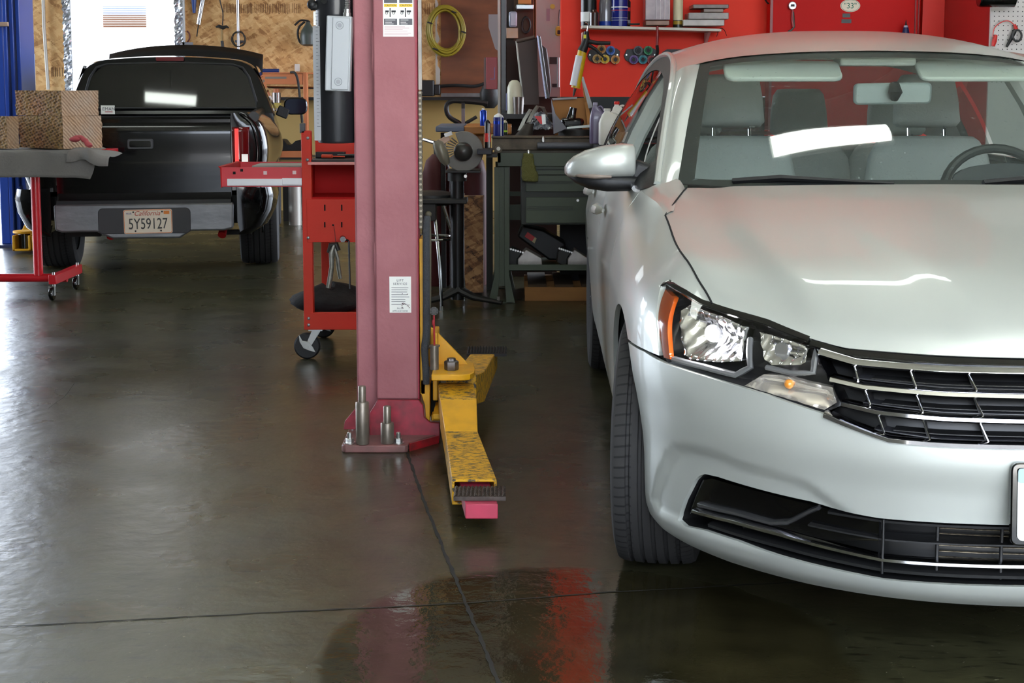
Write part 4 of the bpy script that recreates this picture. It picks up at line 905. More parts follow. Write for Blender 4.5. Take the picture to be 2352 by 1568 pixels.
bx=thing('x','','',(0,0,0)); bx.name='switch_box'; bx.parent=pu; del bx['label'],bx['category']
c=at(777,123,5.40); bx.location=(c.x+.632,5.40-5.52,c.z-1.072); bx.rotation_euler=(0,R(2.2),0)
GB_=mat('box_grey','#a9adb0',.45,.25)
MB().box((0,.025,0),(.088,.05,.262)).build('box_body',GB_,bx,bev=.004)
MB().box((.008,-.003,0),(.060,.006,.250)).build('box_cover',GB_,bx,bev=.002)
k=MB()
for z in(-.098,.098): k.tube([(.003+.013*math.cos(j*PI/12),-.0065,z+.013*math.sin(j*PI/12)) for j in range(24)],.0012,6,close=True); k.lathe([(.008,-.0065),(.008,-.008)],c=(.003,0,z),axis='y',n=16)
k.build('knockout',mat('box_grey_dark','#8d9194',.45,.25),bx)
k=MB(); zc=.131
k.lathe([(.014,zc),(.014,zc+.012),(.011,zc+.013),(.011,zc+.025)],c=(.025,.02,0),n=16)
k.build('conduit_fitting',ZINC,bx)
k=MB()
pr_=[]
for i in range(40): z=zc+.025+i*.006; pr_+=[(.0085,z),(.0105,z+.003)]
k.lathe(pr_,c=(.025,.02,0),n=14); k.build('flexible_conduit',mat('conduit_metal','#9a9a9a',.35,.8),bx)
# ------------------------------------------------------------ red tool cart behind the column
TR=mat('tool_red','#d62c1c',.45,var=(3,.3),col2='#c43a26',spec=.3); TRD=mat('tool_red_dark','#b00f0c',.6,spec=.2); WSL=mat('white_zinc_slide','#f0f0f4',.3,.3)
CY=7.05; tcx=at(755,760,CY).x
tc=thing('tool_cart','red steel tool cart with an open drawer behind the maroon column','tool cart',(tcx,CY+.35,0))
xl=at(696,600,CY).x; xr2=xl+.50; zb_=at(696,757,CY).z; zt_=at(700,300,CY).z; dp=.72
m=MB()
for x in(xl,xr2-.045):
    for y in(CY,CY+dp-.045): m.bb((x,y,zb_+.03),(x+.045,y+.045,zt_))
wb(m,'corner_posts',TR,tc,bev=.003) if False else None
for x in(xl,xr2-.045):
    for y in(CY,CY+dp-.045): wb(MB().bb((x,y,zb_+.03),(x+.045,y+.045,zt_)),'corner_post',TR,tc,bev=.003)
wb(MB().bb((xl,CY-.004,zb_),(xr2,CY+.03,at(0,718,CY).z)),'bottom_rail',TR,tc,bev=.003)
wb(MB().bb((xl,CY+.03,zb_+.02),(xr2,CY+dp,zb_+.035)),'lower_shelf',TRD,tc)
wb(MB().bb((xl+.02,CY-.002,at(0,556,CY).z),(xr2,CY+.012,at(0,457,CY).z)),'side_panel',TR,tc,bev=.002)
wb(MB().bb((xl+.01,CY+.30,at(0,457,CY).z),(xr2,CY+.31,at(0,378,CY).z)).bb((xl+.012,CY+.01,at(0,457,CY).z),(xl+.022,CY+.30,at(0,370,CY).z)).bb((xl+.01,CY+.01,at(0,457,CY).z),(xr2,CY+.30,at(0,453,CY).z)),'open_bin',TRD,tc)
wb(MB().bb((xl+.02,CY+dp-.02,zt_-.16),(xr2,CY+dp,zt_+.04)),'back_panel',TR,tc,bev=.003)
wb(MB().bb((xl+.03,CY+.005,at(0,372,CY).z-.0),(xr2,CY+.30,at(0,368,CY).z)),'top_tray',mat('black_liner','#1c1a1a',.6),tc)
wb(MB().bb((xl+.03,CY-.006,at(0,378,CY).z),(xr2,CY+.006,at(0,372,CY).z)),'tray_lip',mat('tray_lip','#e0908a',.35),tc)
wb(MB().bb((xl+.025,CY+.31,at(0,372,CY).z),(xr2,CY+.32,zt_)),'inner_panel',TR,tc)
k=MB()
for u,v0,v1 in((746,470,484),(785,470,484),(746,510,522),(785,510,522)): pr(u-1.5,v1,u+1.5,v0,CY-.0035,.002,k)
pr(763,515,767,519,CY-.0035,.002,k); wb(k,'panel_slots',DARK,tc,smooth=0)
for u,v in((707,317),(706,367),(708,546),(709,731),(709,746)):
    c=at(u,v,CY-.006); wb(MB().sph(c,.0075,sc=(1,.6,1)),'rivet_head',mat('rivet_grey','#9a9c9e',.35,.7),tc)
wb(MB().bb((xl-.006,CY-.0,at(0,306,CY).z),(xl+.018,CY+.03,at(0,283,CY).z)),'corner_cap',mat('cap_grey','#4c4c50',.5),tc,bev=.003)
for bx_,by_ in((xl+.04,CY+.03),(xr2-.06,CY+.03),(xl+.04,CY+dp-.08),(xr2-.06,CY+dp-.08)):
    cs=thing('x','','',(bx_-tc.location.x,by_-tc.location.y,0)); cs.name='caster'; cs.parent=tc; del cs['label'],cs['category']
    MB().lathe([(.018,-.016),(.055,-.016),(.062,-.010),(.062,.010),(.055,.016),(.018,.016)],c=(-.03,0,.062),axis='y',n=32).build('wheel',mat('caster_rubber','#1b1b1c',.5),cs)
    k=MB()
    for s in(-.022,.022): k.prism([(-.005,zb_-.006),(.035,zb_-.006),(-.018,.05),(-.042,.05)],.003,org=(0,s,0))
    k.bb((-.02,-.03,zb_-.006),(.045,.03,zb_)); k.build('fork',ZINC,cs)
    k=MB().prism([(-.065,.118),(-.05,.090),(-.02,.085),(.0,.060),(.012,.035),(-.02,.044),(-.045,.055),(-.062,.085)],.006,org=(0,-.032,0)); k.cyl((-.03,-.036,.062),(-.03,.026,.062),.010); k.build('brake_pedal',ZINC,cs,bev=.001)
dr=thing('x','','',(0,0,0)); dr.name='drawer'; dr.parent=tc; del dr['label'],dr['category']; dr.location=(0,0,0)
def wd(mb,name,m,**k): L=tc.location; mb.v=[(x-L.x,y-L.y,z-L.z) for x,y,z in mb.v]; return mb.build(name,m,dr,**k)
dx0=at(507,400,CY+.02).x; dz0,dz1=at(0,429,CY+.02).z,at(0,384,CY+.02).z
wd(MB().bb((dx0,CY+.02,dz0),(xl+.01,CY+.026,dz1)).bb((dx0,CY+.52,dz0),(xl+.01,CY+.526,dz1)).bb((dx0,CY+.026,dz0),(xl+.01,CY+.52,dz0+.005)),'drawer_tray',mat('drawer_red','#d04048',.35,coat=.2),bev=.001)
wd(MB().prism([(dx0-.012,dz1+.004),(dx0+.004,dz1+.002),(dx0+.004,dz0-.003),(dx0,dz0-.003),(dx0-.002,dz1-.006)],.51,org=(0,CY+.018,0)),'drawer_front',TRD)
wd(MB().bb((dx0+.03,CY+.012,at(0,427,CY).z),(xl+.02,CY+.02,at(0,411,CY).z)).bb((at(640,0,CY).x,CY+.006,at(0,425,CY).z),(xl+.02,CY+.014,at(0,409,CY).z)),'drawer_slide',WSL,bev=.002)
k=MB()
for u,v in((538,397),(555,391)): pr(u-3,v+3,u+3,v-3,CY+.0185,.002,k)
wd(k,'drawer_slots',DARK,smooth=0)
k=MB()
for u,v in((609,397),(676,396)): pr(u-4,v+4,u+4,v-4,CY+.018,.002,k)
wd(k,'drawer_tabs',mat('tab_white','#e0c8c8',.5),smooth=0)
wd(MB().bb((at(575,0,CY+.3).x,CY+.25,dz1-.02),(xl+.02,CY+.50,dz1-.004)),'drawer_liner',mat('liner_grey','#8f938c',.5),bev=.004)
# things on and in the cart
tray_z=at(0,368,CY).z
def tray(mb,name,m,lab,cat): return single(mb,name,m,lab,cat)
xt=at(740,365,CY+.12)
k=MB().cyl((xt.x,CY+.12,tray_z+.013),(xt.x+.05,CY+.10,tray_z+.013),.009); k.cyl((xt.x+.05,CY+.10,tray_z+.013),(xt.x+.11,CY+.08,tray_z+.013),.003); single(k,'screwdriver',mat('orange_handle','#c4452a',.5),'orange-handled screwdriver lying on the cart tray','screwdriver')
k=MB().tube([(xt.x+.07,CY+.15,tray_z+.012),(xt.x+.14,CY+.13,tray_z+.014),(xt.x+.2,CY+.16,tray_z+.014)],.009,8); single(k,'ratchet',mat('black_tool','#1f1f22',.4,.5),'black ratchet lying at the right on the cart tray','ratchet')
k=MB().bb((xt.x-.04,CY+.18,tray_z+.001),(xt.x+.10,CY+.24,tray_z+.03)); single(k,'socket_rail',mat('black_tool'),'low black socket rail at the back of the cart tray','socket set',bev=.004)
bg_=thing('black_bag','black cloth bag lying on the bottom shelf of the tool cart','bag',(at(755,700,CY+.2).x,CY+.36,zb_+.035))
rsb=[]
for i in range(9):
    t_=i/8; rr=math.sin(PI*min(.98,.12+t_*.86))**.6
    rsb.append([V(((.172+.02*math.sin(3*a+i))*rr*math.cos(a)-.02,(.25+.02*math.sin(4*a))*rr*math.sin(a),.125*t_*(1+.15*math.sin(2*a)))) for a in[2*PI*j/28 for j in range(28)]])
MB().rings(rsb).build('bag_body',mat('black_cloth','#08080a',.9,bump=(30,.4)),bg_,smooth=60)
# spray gun hanging under the panel
sg=place('spray_gun','silver spray gun hanging under the side panel of the tool cart','spray gun',768,560,CY-.03); sg.location.y=CY-.03
def off(u,v,dy=0,o=sg): q=at(u,v,o.location.y)-o.location; return (q.x,dy,q.z)
SLV=mat('cast_silver','#a8a69c',.35,.6,var=(40,.3),col2='#6d6a62')
MB().tube([off(768,560),off(762,580),off(762,612),off(758,640),off(754,661)],[.010,.014,.011,.012,.011],10).build('gun_handle',SLV,sg)
MB().tube([off(768,568),off(775,592),off(778,618),off(782,640)],[.006,.009,.010,.009],8).build('trigger',SLV,sg)
MB().tube([off(754,580),off(760,562),off(772,560),off(778,575)],[.008,.012,.012,.010],10).build('gun_head',mat('gun_dark','#3a3836',.4,.6),sg)
MB().tube([off(765,516,.026),off(768,535,.02),off(771,556,0)],.0012,5).build('hook_wire',INK,sg)
wr=place('extension_bar','long steel bar with a black knob hanging from the cart panel','tool',802,665,CY-.02); wr.location.y=CY-.02
def off2(u,v,dy=0): q=at(u,v,wr.location.y)-wr.location; return (q.x,dy,q.z)
MB().tube([off2(801,552),off2(804,663)],.0045,10).build('bar',mat('dark_steel','#4e4e52',.35,.8),wr)
MB().tube([off2(788,548,-.01),off2(789,548,-.03)],[.016,.013],16).tube([off2(789,548),off2(801,553)],.005,8).build('knob',BLKG,wr)
# ------------------------------------------------------------ rolling stand with cooler pads
SR=mat('stand_red','#c91a26',.35,coat=.2)
rs_=thing('rolling_stand','red tubular rolling stand with a T-shaped foot at the left edge','stand',(-2.9,9.28,0))
sx=-2.905
wb(MB().cyl((sx,9.28,.12),(sx,9.28,.86),.028,n=24),'pole',SR,rs_)
wb(MB().cyl((-3.7,9.28,.105),(-2.73,9.28,.105),.026,n=20),'cross_tube',SR,rs_)
wb(MB().bb((-2.76,9.0,.10),(-2.715,9.56,.155)),'foot',SR,rs_,bev=.003)
wb(MB().bb((-3.72,9.0,.10),(-3.675,9.56,.155)),'foot',SR,rs_,bev=.003)
for x,y in((-2.738,9.03),(-2.738,9.53),(-3.698,9.03),(-3.698,9.53)):
    cs=thing('x','','',(x-rs_.location.x,y-rs_.location.y,0)); cs.name='caster'; cs.parent=rs_; del cs['label'],cs['category']
    MB().lathe([(.01,-.012),(.036,-.012),(.040,-.006),(.040,.006),(.036,.012),(.01,.012)],c=(-.012,0,.040),axis='x',n=24).build('wheel',BLKG,cs)
    k=MB()
    for s in(-.018,.016): k.bb((-.012+s-.001,-.012,.03),(-.012+s+.002,.014,.085))
    k.cyl((0,0,.085),(0,0,.17),.008,n=10); k.build('fork',ZINC,cs)
TZ=.885
wb(MB().bb((-3.65,9.05,TZ-.035),(-2.48,9.62,TZ)),'table_frame',SR,rs_,bev=.004)
# grey mat draped over the stand
mt=MB()
def drape(i,j):
    x=-3.72+i*(1.20+.05*math.sin(j*9)); s=j*.775
    wv=.006*math.sin(i*14+1)+.004*math.sin(i*31)
    if s<.62: y=9.66-s; z=TZ+.006+wv*.3
    else: y=9.04-.012-wv*2; z=TZ+.006-(s-.62)*(1.0-.25*i*0)+0
    e=max(0,i-.93)/.07; z-=e*.035*(1 if s<.62 else .3)
    return (x,y,z)
mt.grid(drape,60,44); single(mt,'draped_mat',mat('grey_mat','#77746f',.85,bump=(90,.2)),'grey cloth mat draped over the red rolling stand','mat',smooth=60,solid=.004)
mt=MB(); mt.grid(lambda i,j:(-2.62+i*.24,9.30-j*.34+.03*math.sin(i*7),TZ+.012-.05*max(0,i-.5)*1.4+.008*math.sin(i*9+j*4)-(.0 if j<.9 else .06*(j-.9)/.1)),18,14); single(mt,'cloth_flap',mat('grey_mat'),'grey cloth corner sticking out over the right end of the red stand','cloth',smooth=60,solid=.004)
def pad_mat():
    M=mat('cooling_pad','#a87a4a',.85); nt=M.node_tree; N=nt.nodes; L=nt.links; b=N['Principled BSDF']
    tc=N.new('ShaderNodeTexCoord'); 
    mp=N.new('ShaderNodeMapping'); mp.inputs['Scale'].default_value=(34,34,62); mp.inputs['Rotation'].default_value=(0,.5,0); L.new(tc.outputs['Object'],mp.inputs[0])
    v=N.new('ShaderNodeTexVoronoi'); v.inputs['Scale'].default_value=1; v.inputs['Randomness'].default_value=.35; L.new(mp.outputs[0],v.inputs[0])
    rp=N.new('ShaderNodeValToRGB'); e=rp.color_ramp.elements; e[0].position=.1; e[0].color=hexc('#4d3520'); e[1].position=.62; e[1].color=hexc('#b98c58'); L.new(v.outputs['Distance'],rp.inputs[0])
    n=N.new('ShaderNodeTexNoise'); n.inputs['Scale'].default_value=9; L.new(tc.outputs['Object'],n.inputs[0])
    mx=N.new('ShaderNodeMix'); mx.data_type='RGBA'; mx.blend_type='MULTIPLY'; mx.inputs[0].default_value=.5; L.new(rp.outputs[0],mx.inputs[6]); L.new(n.outputs['Color'],mx.inputs[7]); L.new(mx.outputs[2],b.inputs['Base Color'])
    bp=N.new('ShaderNodeBump'); bp.inputs['Strength'].default_value=1; bp.inputs['Distance'].default_value=.012; L.new(v.outputs['Distance'],bp.inputs['Height']); L.new(bp.outputs[0],b.inputs['Normal']); return M
PM=pad_mat()
def rib_mat():
    M=mat('pad_edge_ribs','#b98b5a',.8); nt=M.node_tree; N=nt.nodes; L=nt.links; b=N['Principled BSDF']
    tc=N.new('ShaderNodeTexCoord'); w=N.new('ShaderNodeTexWave'); w.inputs['Scale'].default_value=26; w.inputs['Distortion'].default_value=2.; w.bands_direction='DIAGONAL'; L.new(tc.outputs['Object'],w.inputs[0])
    rp=N.new('ShaderNodeValToRGB'); e=rp.color_ramp.elements; e[0].color=hexc('#a0703c'); e[1].color=hexc('#cfa67a'); L.new(w.outputs[0],rp.inputs[0])
    n=N.new('ShaderNodeTexNoise'); n.inputs['Scale'].default_value=8; L.new(tc.outputs['Object'],n.inputs[0]); mx=N.new('ShaderNodeMix'); mx.data_type='RGBA'; L.new(n.outputs[0],mx.inputs[0]); L.new(rp.outputs[0],mx.inputs[6]); mx.inputs[7].default_value=hexc('#b7a594'); L.new(mx.outputs[2],b.inputs['Base Color'])
    bp=N.new('ShaderNodeBump'); bp.inputs['Strength'].default_value=.7; bp.inputs['Distance'].default_value=.006; L.new(w.outputs[0],bp.inputs['Height']); L.new(bp.outputs[0],b.inputs['Normal']); return M
RM=rib_mat()
def padobj(uc,ul,ur,vt,z0,Y,lab):
    c=at(uc,vt,Y); h=c.z-z0; th=R(-38)
    def sol(u,dx,dy): k=(u-CX)/FPX; return (k*c.y-c.x)/(dx-k*dy)
    L1=sol(ul,-math.cos(th),-math.sin(th)); L2=sol(ur,-math.sin(th),math.cos(th))
    t=thing('cooling_pad',lab,'cooler pad',(c.x,Y,z0),0,'honeycomb cooler pads on the rolling stand'); t.rotation_euler=(0,0,th)
    # local +x runs back-right..., faces: front-left face along -x, right face along +y
    rr=random.Random(int(uc*7+vt))
    k=MB(); n=30
    k.grid(lambda i,j:(-L1*(1-i)+(rr.uniform(-.006,.003) if i==0 else 0),rr.uniform(-.0025,.0025),h*j),n,10); k.bb((-L1,.004,.002),(-.002,L2-.004,h-.002)); k.build('honeycomb_face',PM,t,smooth=0)
    k=MB(); k.grid(lambda i,j:(rr.uniform(-.0015,.0015)+(rr.uniform(-.006,.006) if i==1 else 0),L2*i,h*j),24,12); k.build('ribbed_face',RM,t,smooth=0)
    return t
z1_=at(142,328,9.12).z; z1_=TZ+.014
zm=at(142,267,9.12).z
padobj(143,48,237,267,z1_,9.12,'lower honeycomb cooler pad at the right, under another pad on the grey mat')
padobj(140,42,231,208,zm+.002,9.12,'top honeycomb cooler pad, lying on the two others')
padobj(14,-80,47,267,z1_,9.16,'lower honeycomb cooler pad at the left edge of the picture')
cd_=place('paper_card','small white printed card stuck at the end of the top cooler pad','card',232,262,9.0)
c0=at(232,262,9.0); c1=at(263,242,9.0)
MB().bb((0,0,0),(c1.x-c0.x,.003,c1.z-c0.z)).build('card',WH,cd_,smooth=0)
text('card_text','EMAN',.026,mat('label_grey'),cd_,((c1.x-c0.x)*.58,-.002,(c1.z-c0.z)*.58),sp=1.1)
MB().bb(((c1.x-c0.x)*.3,-.0015,(c1.z-c0.z)*.22),((c1.x-c0.x)*.85,0,(c1.z-c0.z)*.30)).build('card_line',mat('red_rod'),cd_,smooth=0)
gv=MB(); pts=[at(165,320,8.98),at(178,314,8.99),at(190,318,8.98),at(198,326,8.96),at(207,336,8.94)]
gv.tube(smooth_path(pts,4),[.012]+[.020,.024,.022,.018]*4+[.006],12,flat=.5); gv.sph(at(172,320,8.97),.026,sc=(1.3,1,.6)); single(gv,'red_rag',mat('red_rag_cloth','#a8454a',.8,bump=(40,.4)),'crumpled red rag in front of the cooler pads','rag',smooth=60)
# ------------------------------------------------------------ blue lift post, far left
BL=mat('blue_paint','#1d3f98',.35,coat=.25)
bp_=thing('lift_post','blue steel lift column at the left edge of the picture','car lift',(-4.1,12.2,0))
x0,x1=at(2,500,12.1).x,at(60,500,12.1).x
wb(MB().bb((x0,12.1,.02),(x1-.13,12.5,3.3)),'column',BL,bp_,bev=.006)
for i,(u,w) in enumerate(((1,.03),(.07,.03),(.13,.02))): wb(MB().bb((x1-.13+.045*i,12.1+.02*i,.02),(x1-.13+.045*i+.03,12.5,3.3)),'guide_rib',BL,bp_,bev=.004)
wb(MB().bb((x0-.05,12.0,0),(x1+.05,12.6,.02)),'base_plate',mat('blue_dark','#16244c',.5),bp_)
wb(MB().bb((x0-.10,12.07,at(0,61,12.1).z),(at(19,0,12.1).x,12.1,at(0,51,12.1).z)),'latch_handle',mat('latch_tan','#b79a86',.4,.4),bp_,bev=.004)
ya=subthing('lift_arm',bp_,(-3.85,11.7,0),'yellow arm with two round pads')
q0=at(75,500,12.2); 
wb(MB().prism([P2(66,500,12.1),P2(100,500,12.1),P2(108,545,12.1),P2(46,545,12.1)],.03,org=(0,12.06,0)),'arm_gusset',YEL,ya,bev=.004)
for u in(52,97):
    c=atz(u,582,.0); 
    wb(MB().bb((c.x-.07,c.y-.02,.02),(c.x+.07,c.y+.35,.035)).bb((c.x-.07,c.y-.02,.02),(c.x-.05,c.y+.35,.14)).bb((c.x+.05,c.y-.02,.02),(c.x+.07,c.y+.35,.14)),'arm_channel',YEL,ya,bev=.004)
    wb(MB().cyl((c.x,c.y+.06,.03),(c.x,c.y+.06,.15),.045),'pad_screw',BLKG,ya)
    wb(MB().lathe([(.07,.15),(.085,.155),(.085,.17),(.02,.172)],c=(c.x,c.y+.06,0),n=28),'round_pad',YEL,ya)
lv=place('lock_lever','thin lever with a black ball knob on the blue column','lever',58,495,12.0)
k=MB().tube([(0,0,0),(-.003,0,.07)],.008,8); k.build('lever_rod',ZINC,lv); MB().sph((-.004,0,.085),.02).build('ball_knob',BLKG,lv)
# ------------------------------------------------------------ black pickup
TA=R(8)
tk=thing('pickup_truck','black pickup truck with its hood up, seen from behind at the left','pickup truck',(-2.365,9.80,0),TA)
BK=mat('black_paint','#050507',.12,coat=.25,spec=.4); TG=glass('dark_glass',(.05,.05,.06,1),.0,ior=1.55)
def tb(mb,name,m,**k): return mb.build(name,m,tk,**k)
# local x right, y forward. half width of the bed box .62, fenders bulge to .84
def rail(y): return 1.055
# tailgate
tg=tb(MB().grid(lambda i,j:(-.55+1.10*i,.02-.012*math.sin(PI*j)+(.03*max(0,j-.88)/.12),.565+.51*j),20,14),'tailgate',BK,smooth=60)
MB().bb((-.55,.03,.56),(.55,.06,1.06)).build('tailgate_core',BK,tg)
hb=at(333,330,9.9)
hx,hz=-.02,at(333,330,9.85).z
MB().prism(rrect(.165,.066,.014,c=(hx,hz)),.012,org=(0,-.004,0)).build('handle_bezel',mat('bezel_black','#242428',.35),tg,bev=.003)
MB().prism(rrect(.135,.040,.008,c=(hx,hz)),.006,org=(0,-.009,0)).build('handle_lever',BLKG,tg,bev=.002)
for s in(-1,1):
    # bed corner / fender: side fender bulges around the wheel
    def fen(i,j):
        y=.02+i*2.15; t=j
        z=.60+.50*t
        bul=.10*math.exp(-((y-1.0)/.55)**2)*math.sin(PI*min(1,max(0,(1.0-t)*1.1)))**.7+.05*sstep(.0,.12,y)
        x=.60+.075+bul*.95+.055*math.sin(PI*t)
        if i==0: x-=.02
        x-=.05*max(0,t-.86)/.14
        return (s*x,y,z)
    f=tb(MB().grid(fen,44,16),'bed_fender',BK,smooth=60,solid=.01)
    MB().grid(lambda i,j:(lambda p:(s*(.555*(1-i)+abs(p[0])*i),.012+.018*i*i,p[2]))(fen(0,j)),6,16).build('bed_corner',BK,f,smooth=60)
    # flared lower fender with wheel arch
    def fl2(i,j):
        a=PI*(-.08+1.16*i); r=.40+.16*(1-j); y=1.05-r*math.cos(a)*1.05; z=.36+r*math.sin(a)*.95
        x=.735+.105*sstep(0,1,j)*max(.0,math.sin(min(max(a,0),PI)))**.35
        return (s*x,y,max(z,.28))
    tb(MB().grid(fl2,36,8),'wheel_flare',BK,smooth=60,solid=.012)
    # rear lower quarter (rounded black corner beside the bumper)
    k=MB(); k.rings([[V((s*x,y,z)) for x,z in((.585,.625),(w,.62),(w+.015,.56),(w,.47),(w-.05,.37),(w-.13,.315),(.60,.335),(.585,.40))] for y,w in((-.03,.72),(.0,.775),(.06,.805),(.25,.83),(.62,.835))]); tb(k,'bumper_corner',BK,smooth=50)
    # taillight
    tl=MB(); tl.grid(lambda i,j:(s*(.562+.112*i),.004-.012*math.sin(PI*i)+.03*i*i,.775+.235*j),8,8)
    t_=tb(tl,'taillight',mat('red_lens','#7c0a10',.12,coat=1.,var=(3,.4),col2='#5c060a',emit=0),smooth=60,solid=.012)
    MB().bb((s*.590-.012,-.016,.785),(s*.590+.012,-.009,1.00)).build('light_band',mat('bright_red_lens','#ff3a34',.3,emit=.35),t_)
    MB().bb((s*.64-.020,-.014,.785),(s*.64+.020,-.004,.835)).build('reverse_lens',mat('clear_white_lens','#b59a94',.2,coat=1.),t_)
    # cab side
    k=MB(); k.rings([[V((s*x,y,z)) for x,z in((.58,.35),(.80,.38),(.835,.60),(.83,.85),(.79,1.06),(.60,1.06))] for y in(2.2,2.3,3.4,3.5)]); tb(k,'cab_side',BK,smooth=50)
    k=MB(); k.rings([[V((s*x,y,z)) for x,z in((.58,.35),(.80,.40),(.83,.62),(.80,.92),(.72,1.02),(.4,1.04))] for y in(3.5,4.2,4.75,4.9)]); tb(k,'front_fender',BK,smooth=50)
    # side mirror
    mr=MB(); c=(s*(.97),3.15,1.10)
    mr.prism(rrect(.20,.145,.055,c=(0,0)),.07); mr.v=[(x+c[0],y+c[1],z+c[2]) for x,y,z in mr.v]
    mm=tb(mr,'side_mirror',BLKG,bev=.02); MB().box((s*.86,3.17,1.05),(.10,.05,.09),(0,s*.4,0)).build('mirror_bracket',BLKM,mm,bev=.01)
    MB().prism(rrect(.18,.125,.05,c=(s*.97,1.10)),.004,org=(0,3.147,0)).build('mirror_glass',mat('mirror_dark','#10182a',.06,.6),mm)
# bed floor, inner walls
tb(MB().bb((-.62,.06,.60),(.62,2.15,.64)).bb((-.66,.06,.60),(-.62,2.15,1.03)).bb((.62,.06,.60),(.66,2.15,1.03)).bb((-.66,2.13,.60),(.66,2.17,1.04)),'bed_box',mat('bed_black','#0b0b0c',.5))
tb(MB().tube([(-.70,.05,1.075),(-.70,2.15,1.075)],.035,10).tube([(.70,.05,1.075),(.70,2.15,1.075)],.035,10),'bed_rail',BK)
# rear cab wall with window and roof
def cab(w0,w1,z): return w0
CWZ=[(.80,1.055),(.775,1.12),(.72,1.27),(.665,1.39),(.60,1.45),(.45,1.485),(0,1.505)]
prof=CWZ+[(-x,z) for x,z in reversed(CWZ[:-1])]
prof=[(p.x,p.z) for p in smooth_path([(x,0,z) for x,z in prof],4)]
k=MB(); k.rings([[V((x*q,y+.20*(z-1.05),z if z<1.1 else 1.1+(z-1.1)*h)) for x,z in prof] for y,q,h in((2.21,.985,.985),(2.24,1,1),(2.5,1.0,1.02),(3.1,.98,1.02),(3.25,.94,.97))]); tb(k,'cab',BK,smooth=50)
gw=[(-.66,1.10),(.66,1.10),(.665,1.15),(.61,1.34),(.56,1.415),(.48,1.440),(0,1.453),(-.48,1.440),(-.56,1.415),(-.61,1.34),(-.665,1.15)]
def gwp(i,j):
    a=2*i-1; W=.665-.01*j-.165*j**3; x=a*W; z=1.10+(1.453-.013*abs(a)**3-1.10)*j; return (x,2.19+.20*(z-1.05)-.02*(1-(x/.7)**2),z)
k=MB(); k.grid(gwp,28,14)
gl=tb(k,'rear_window',mat('rear_tint_glass','#020203',.03,coat=1.),smooth=60)
k=MB().tube([(x,2.18+.20*(z-1.05),z) for x,z in gw],.010,8,close=True); k.build('window_seal',RUB,gl)
MB().prism(rrect(.215,.030,.008,c=(-.0,1.482)),.02,org=(0,2.255,0)).build('brake_light',mat('dark_red_lens','#5e0c12',.15,coat=1.),tk)
for s in(-1,1):
    tb(MB().grid(lambda i,j:(s*(.805-.14*j),2.35+.95*i-.05*j,1.07+.36*j),6,4),'side_window',mat('rear_tint_glass'),smooth=60)
# open hood
def hd_(i,j):
    a=i*2-1; w=.72-.10*j; y=3.55+.62*j; z=1.09+.66*j-.06*a*a-.10*j*j*0; return (a*w,y,z+.0)
tb(MB().grid(lambda i,j:((i*2-1)*(.66+.02*j),3.62+.55*j,1.02+.61*j-.085*(abs(i*2-1)**2.2)),24,10),'open_hood',mat('hood_black_matt','#0c0c0e',.35),smooth=60,solid=.03)
tb(MB().bb((-.60,3.4,.5),(.60,4.85,.95)),'engine_bay',mat('engine_dark','#0a0a0a',.8))
# bumper
BGR=mat('bumper_grey','#8a8b8c',.38,.5,var=(6,.4),col2='#5c5d60',bump=(20,.1),stretch=(1,1,3))
bm_=[(-.555,.525),(.555,.525),(.565,.51),(.56,.36),(.50,.345),(.29,.345),(.22,.300),(-.20,.300),(-.26,.325),(-.30,.345),(-.52,.345),(-.56,.36),(-.565,.51)]
b_=tb(MB().prism(bm_,.13,org=(0,-.06,0)),'rear_bumper',BGR,bev=.012,seg=3)
MB().rings([[V((x,-.052,.522)),V((x,-.045,.548)),V((x,-.02,.552)),V((x,.03,.60)),V((x,.08,.60)),V((x,.08,.52))] for x in(-.548,.548)]).build('bumper_step',BLKM,b_,bev=.003)
MB().prism(rrect(.58,.165,.03,c=(.0,.415)),.012,org=(0,-.066,0)).build('plate_recess',mat('recess_grey','#3e3e40',.6),b_,bev=.004)
pt=thing('x','','',(.022,-.070,at(348,508,9.75).z)); pt.name='license_plate'; pt.parent=tk; del pt['label'],pt['category']
pt.rotation_euler=(0,R(-.6),0)
MB().prism(rrect(.305,.155,.012),.003).build('plate',mat('plate_cream','#efe2cc',.4,emit=.0),pt)
MB().tube([(x,-.001,z) for x,z in rrect(.298,.148,.012)],.0018,6,close=True).build('plate_rim',mat('plate_orange','#e07a30',.5),pt)
PI_=mat('plate_ink','#35322e',.5); text('plate_number','5Y59127',.098,PI_,pt,(0,-.0035,-.017),sx=.70,ext=.0012,sp=1.0)
text('plate_state','California',.042,mat('plate_script','#c04a2c',.5),pt,(-.005,-.0035,.052),shear=.35)
text('plate_month','MAR',.017,mat('plate_blue_ink','#50508a',.5),pt,(-.118,-.0035,.052))
MB().prism(rrect(.036,.020,.002,c=(.118,.056)),.001,org=(0,-.0015,0)).build('plate_sticker',mat('sticker_orange','#ef8a2c',.5),pt)
k=MB()
for x,z in((-.09,.062),(.09,.062),(-.08,-.06),(.08,-.06)): k.cyl((x,-.004,z),(x,0,z),.0055,n=12)
k.build('plate_screw',BLKG,pt)
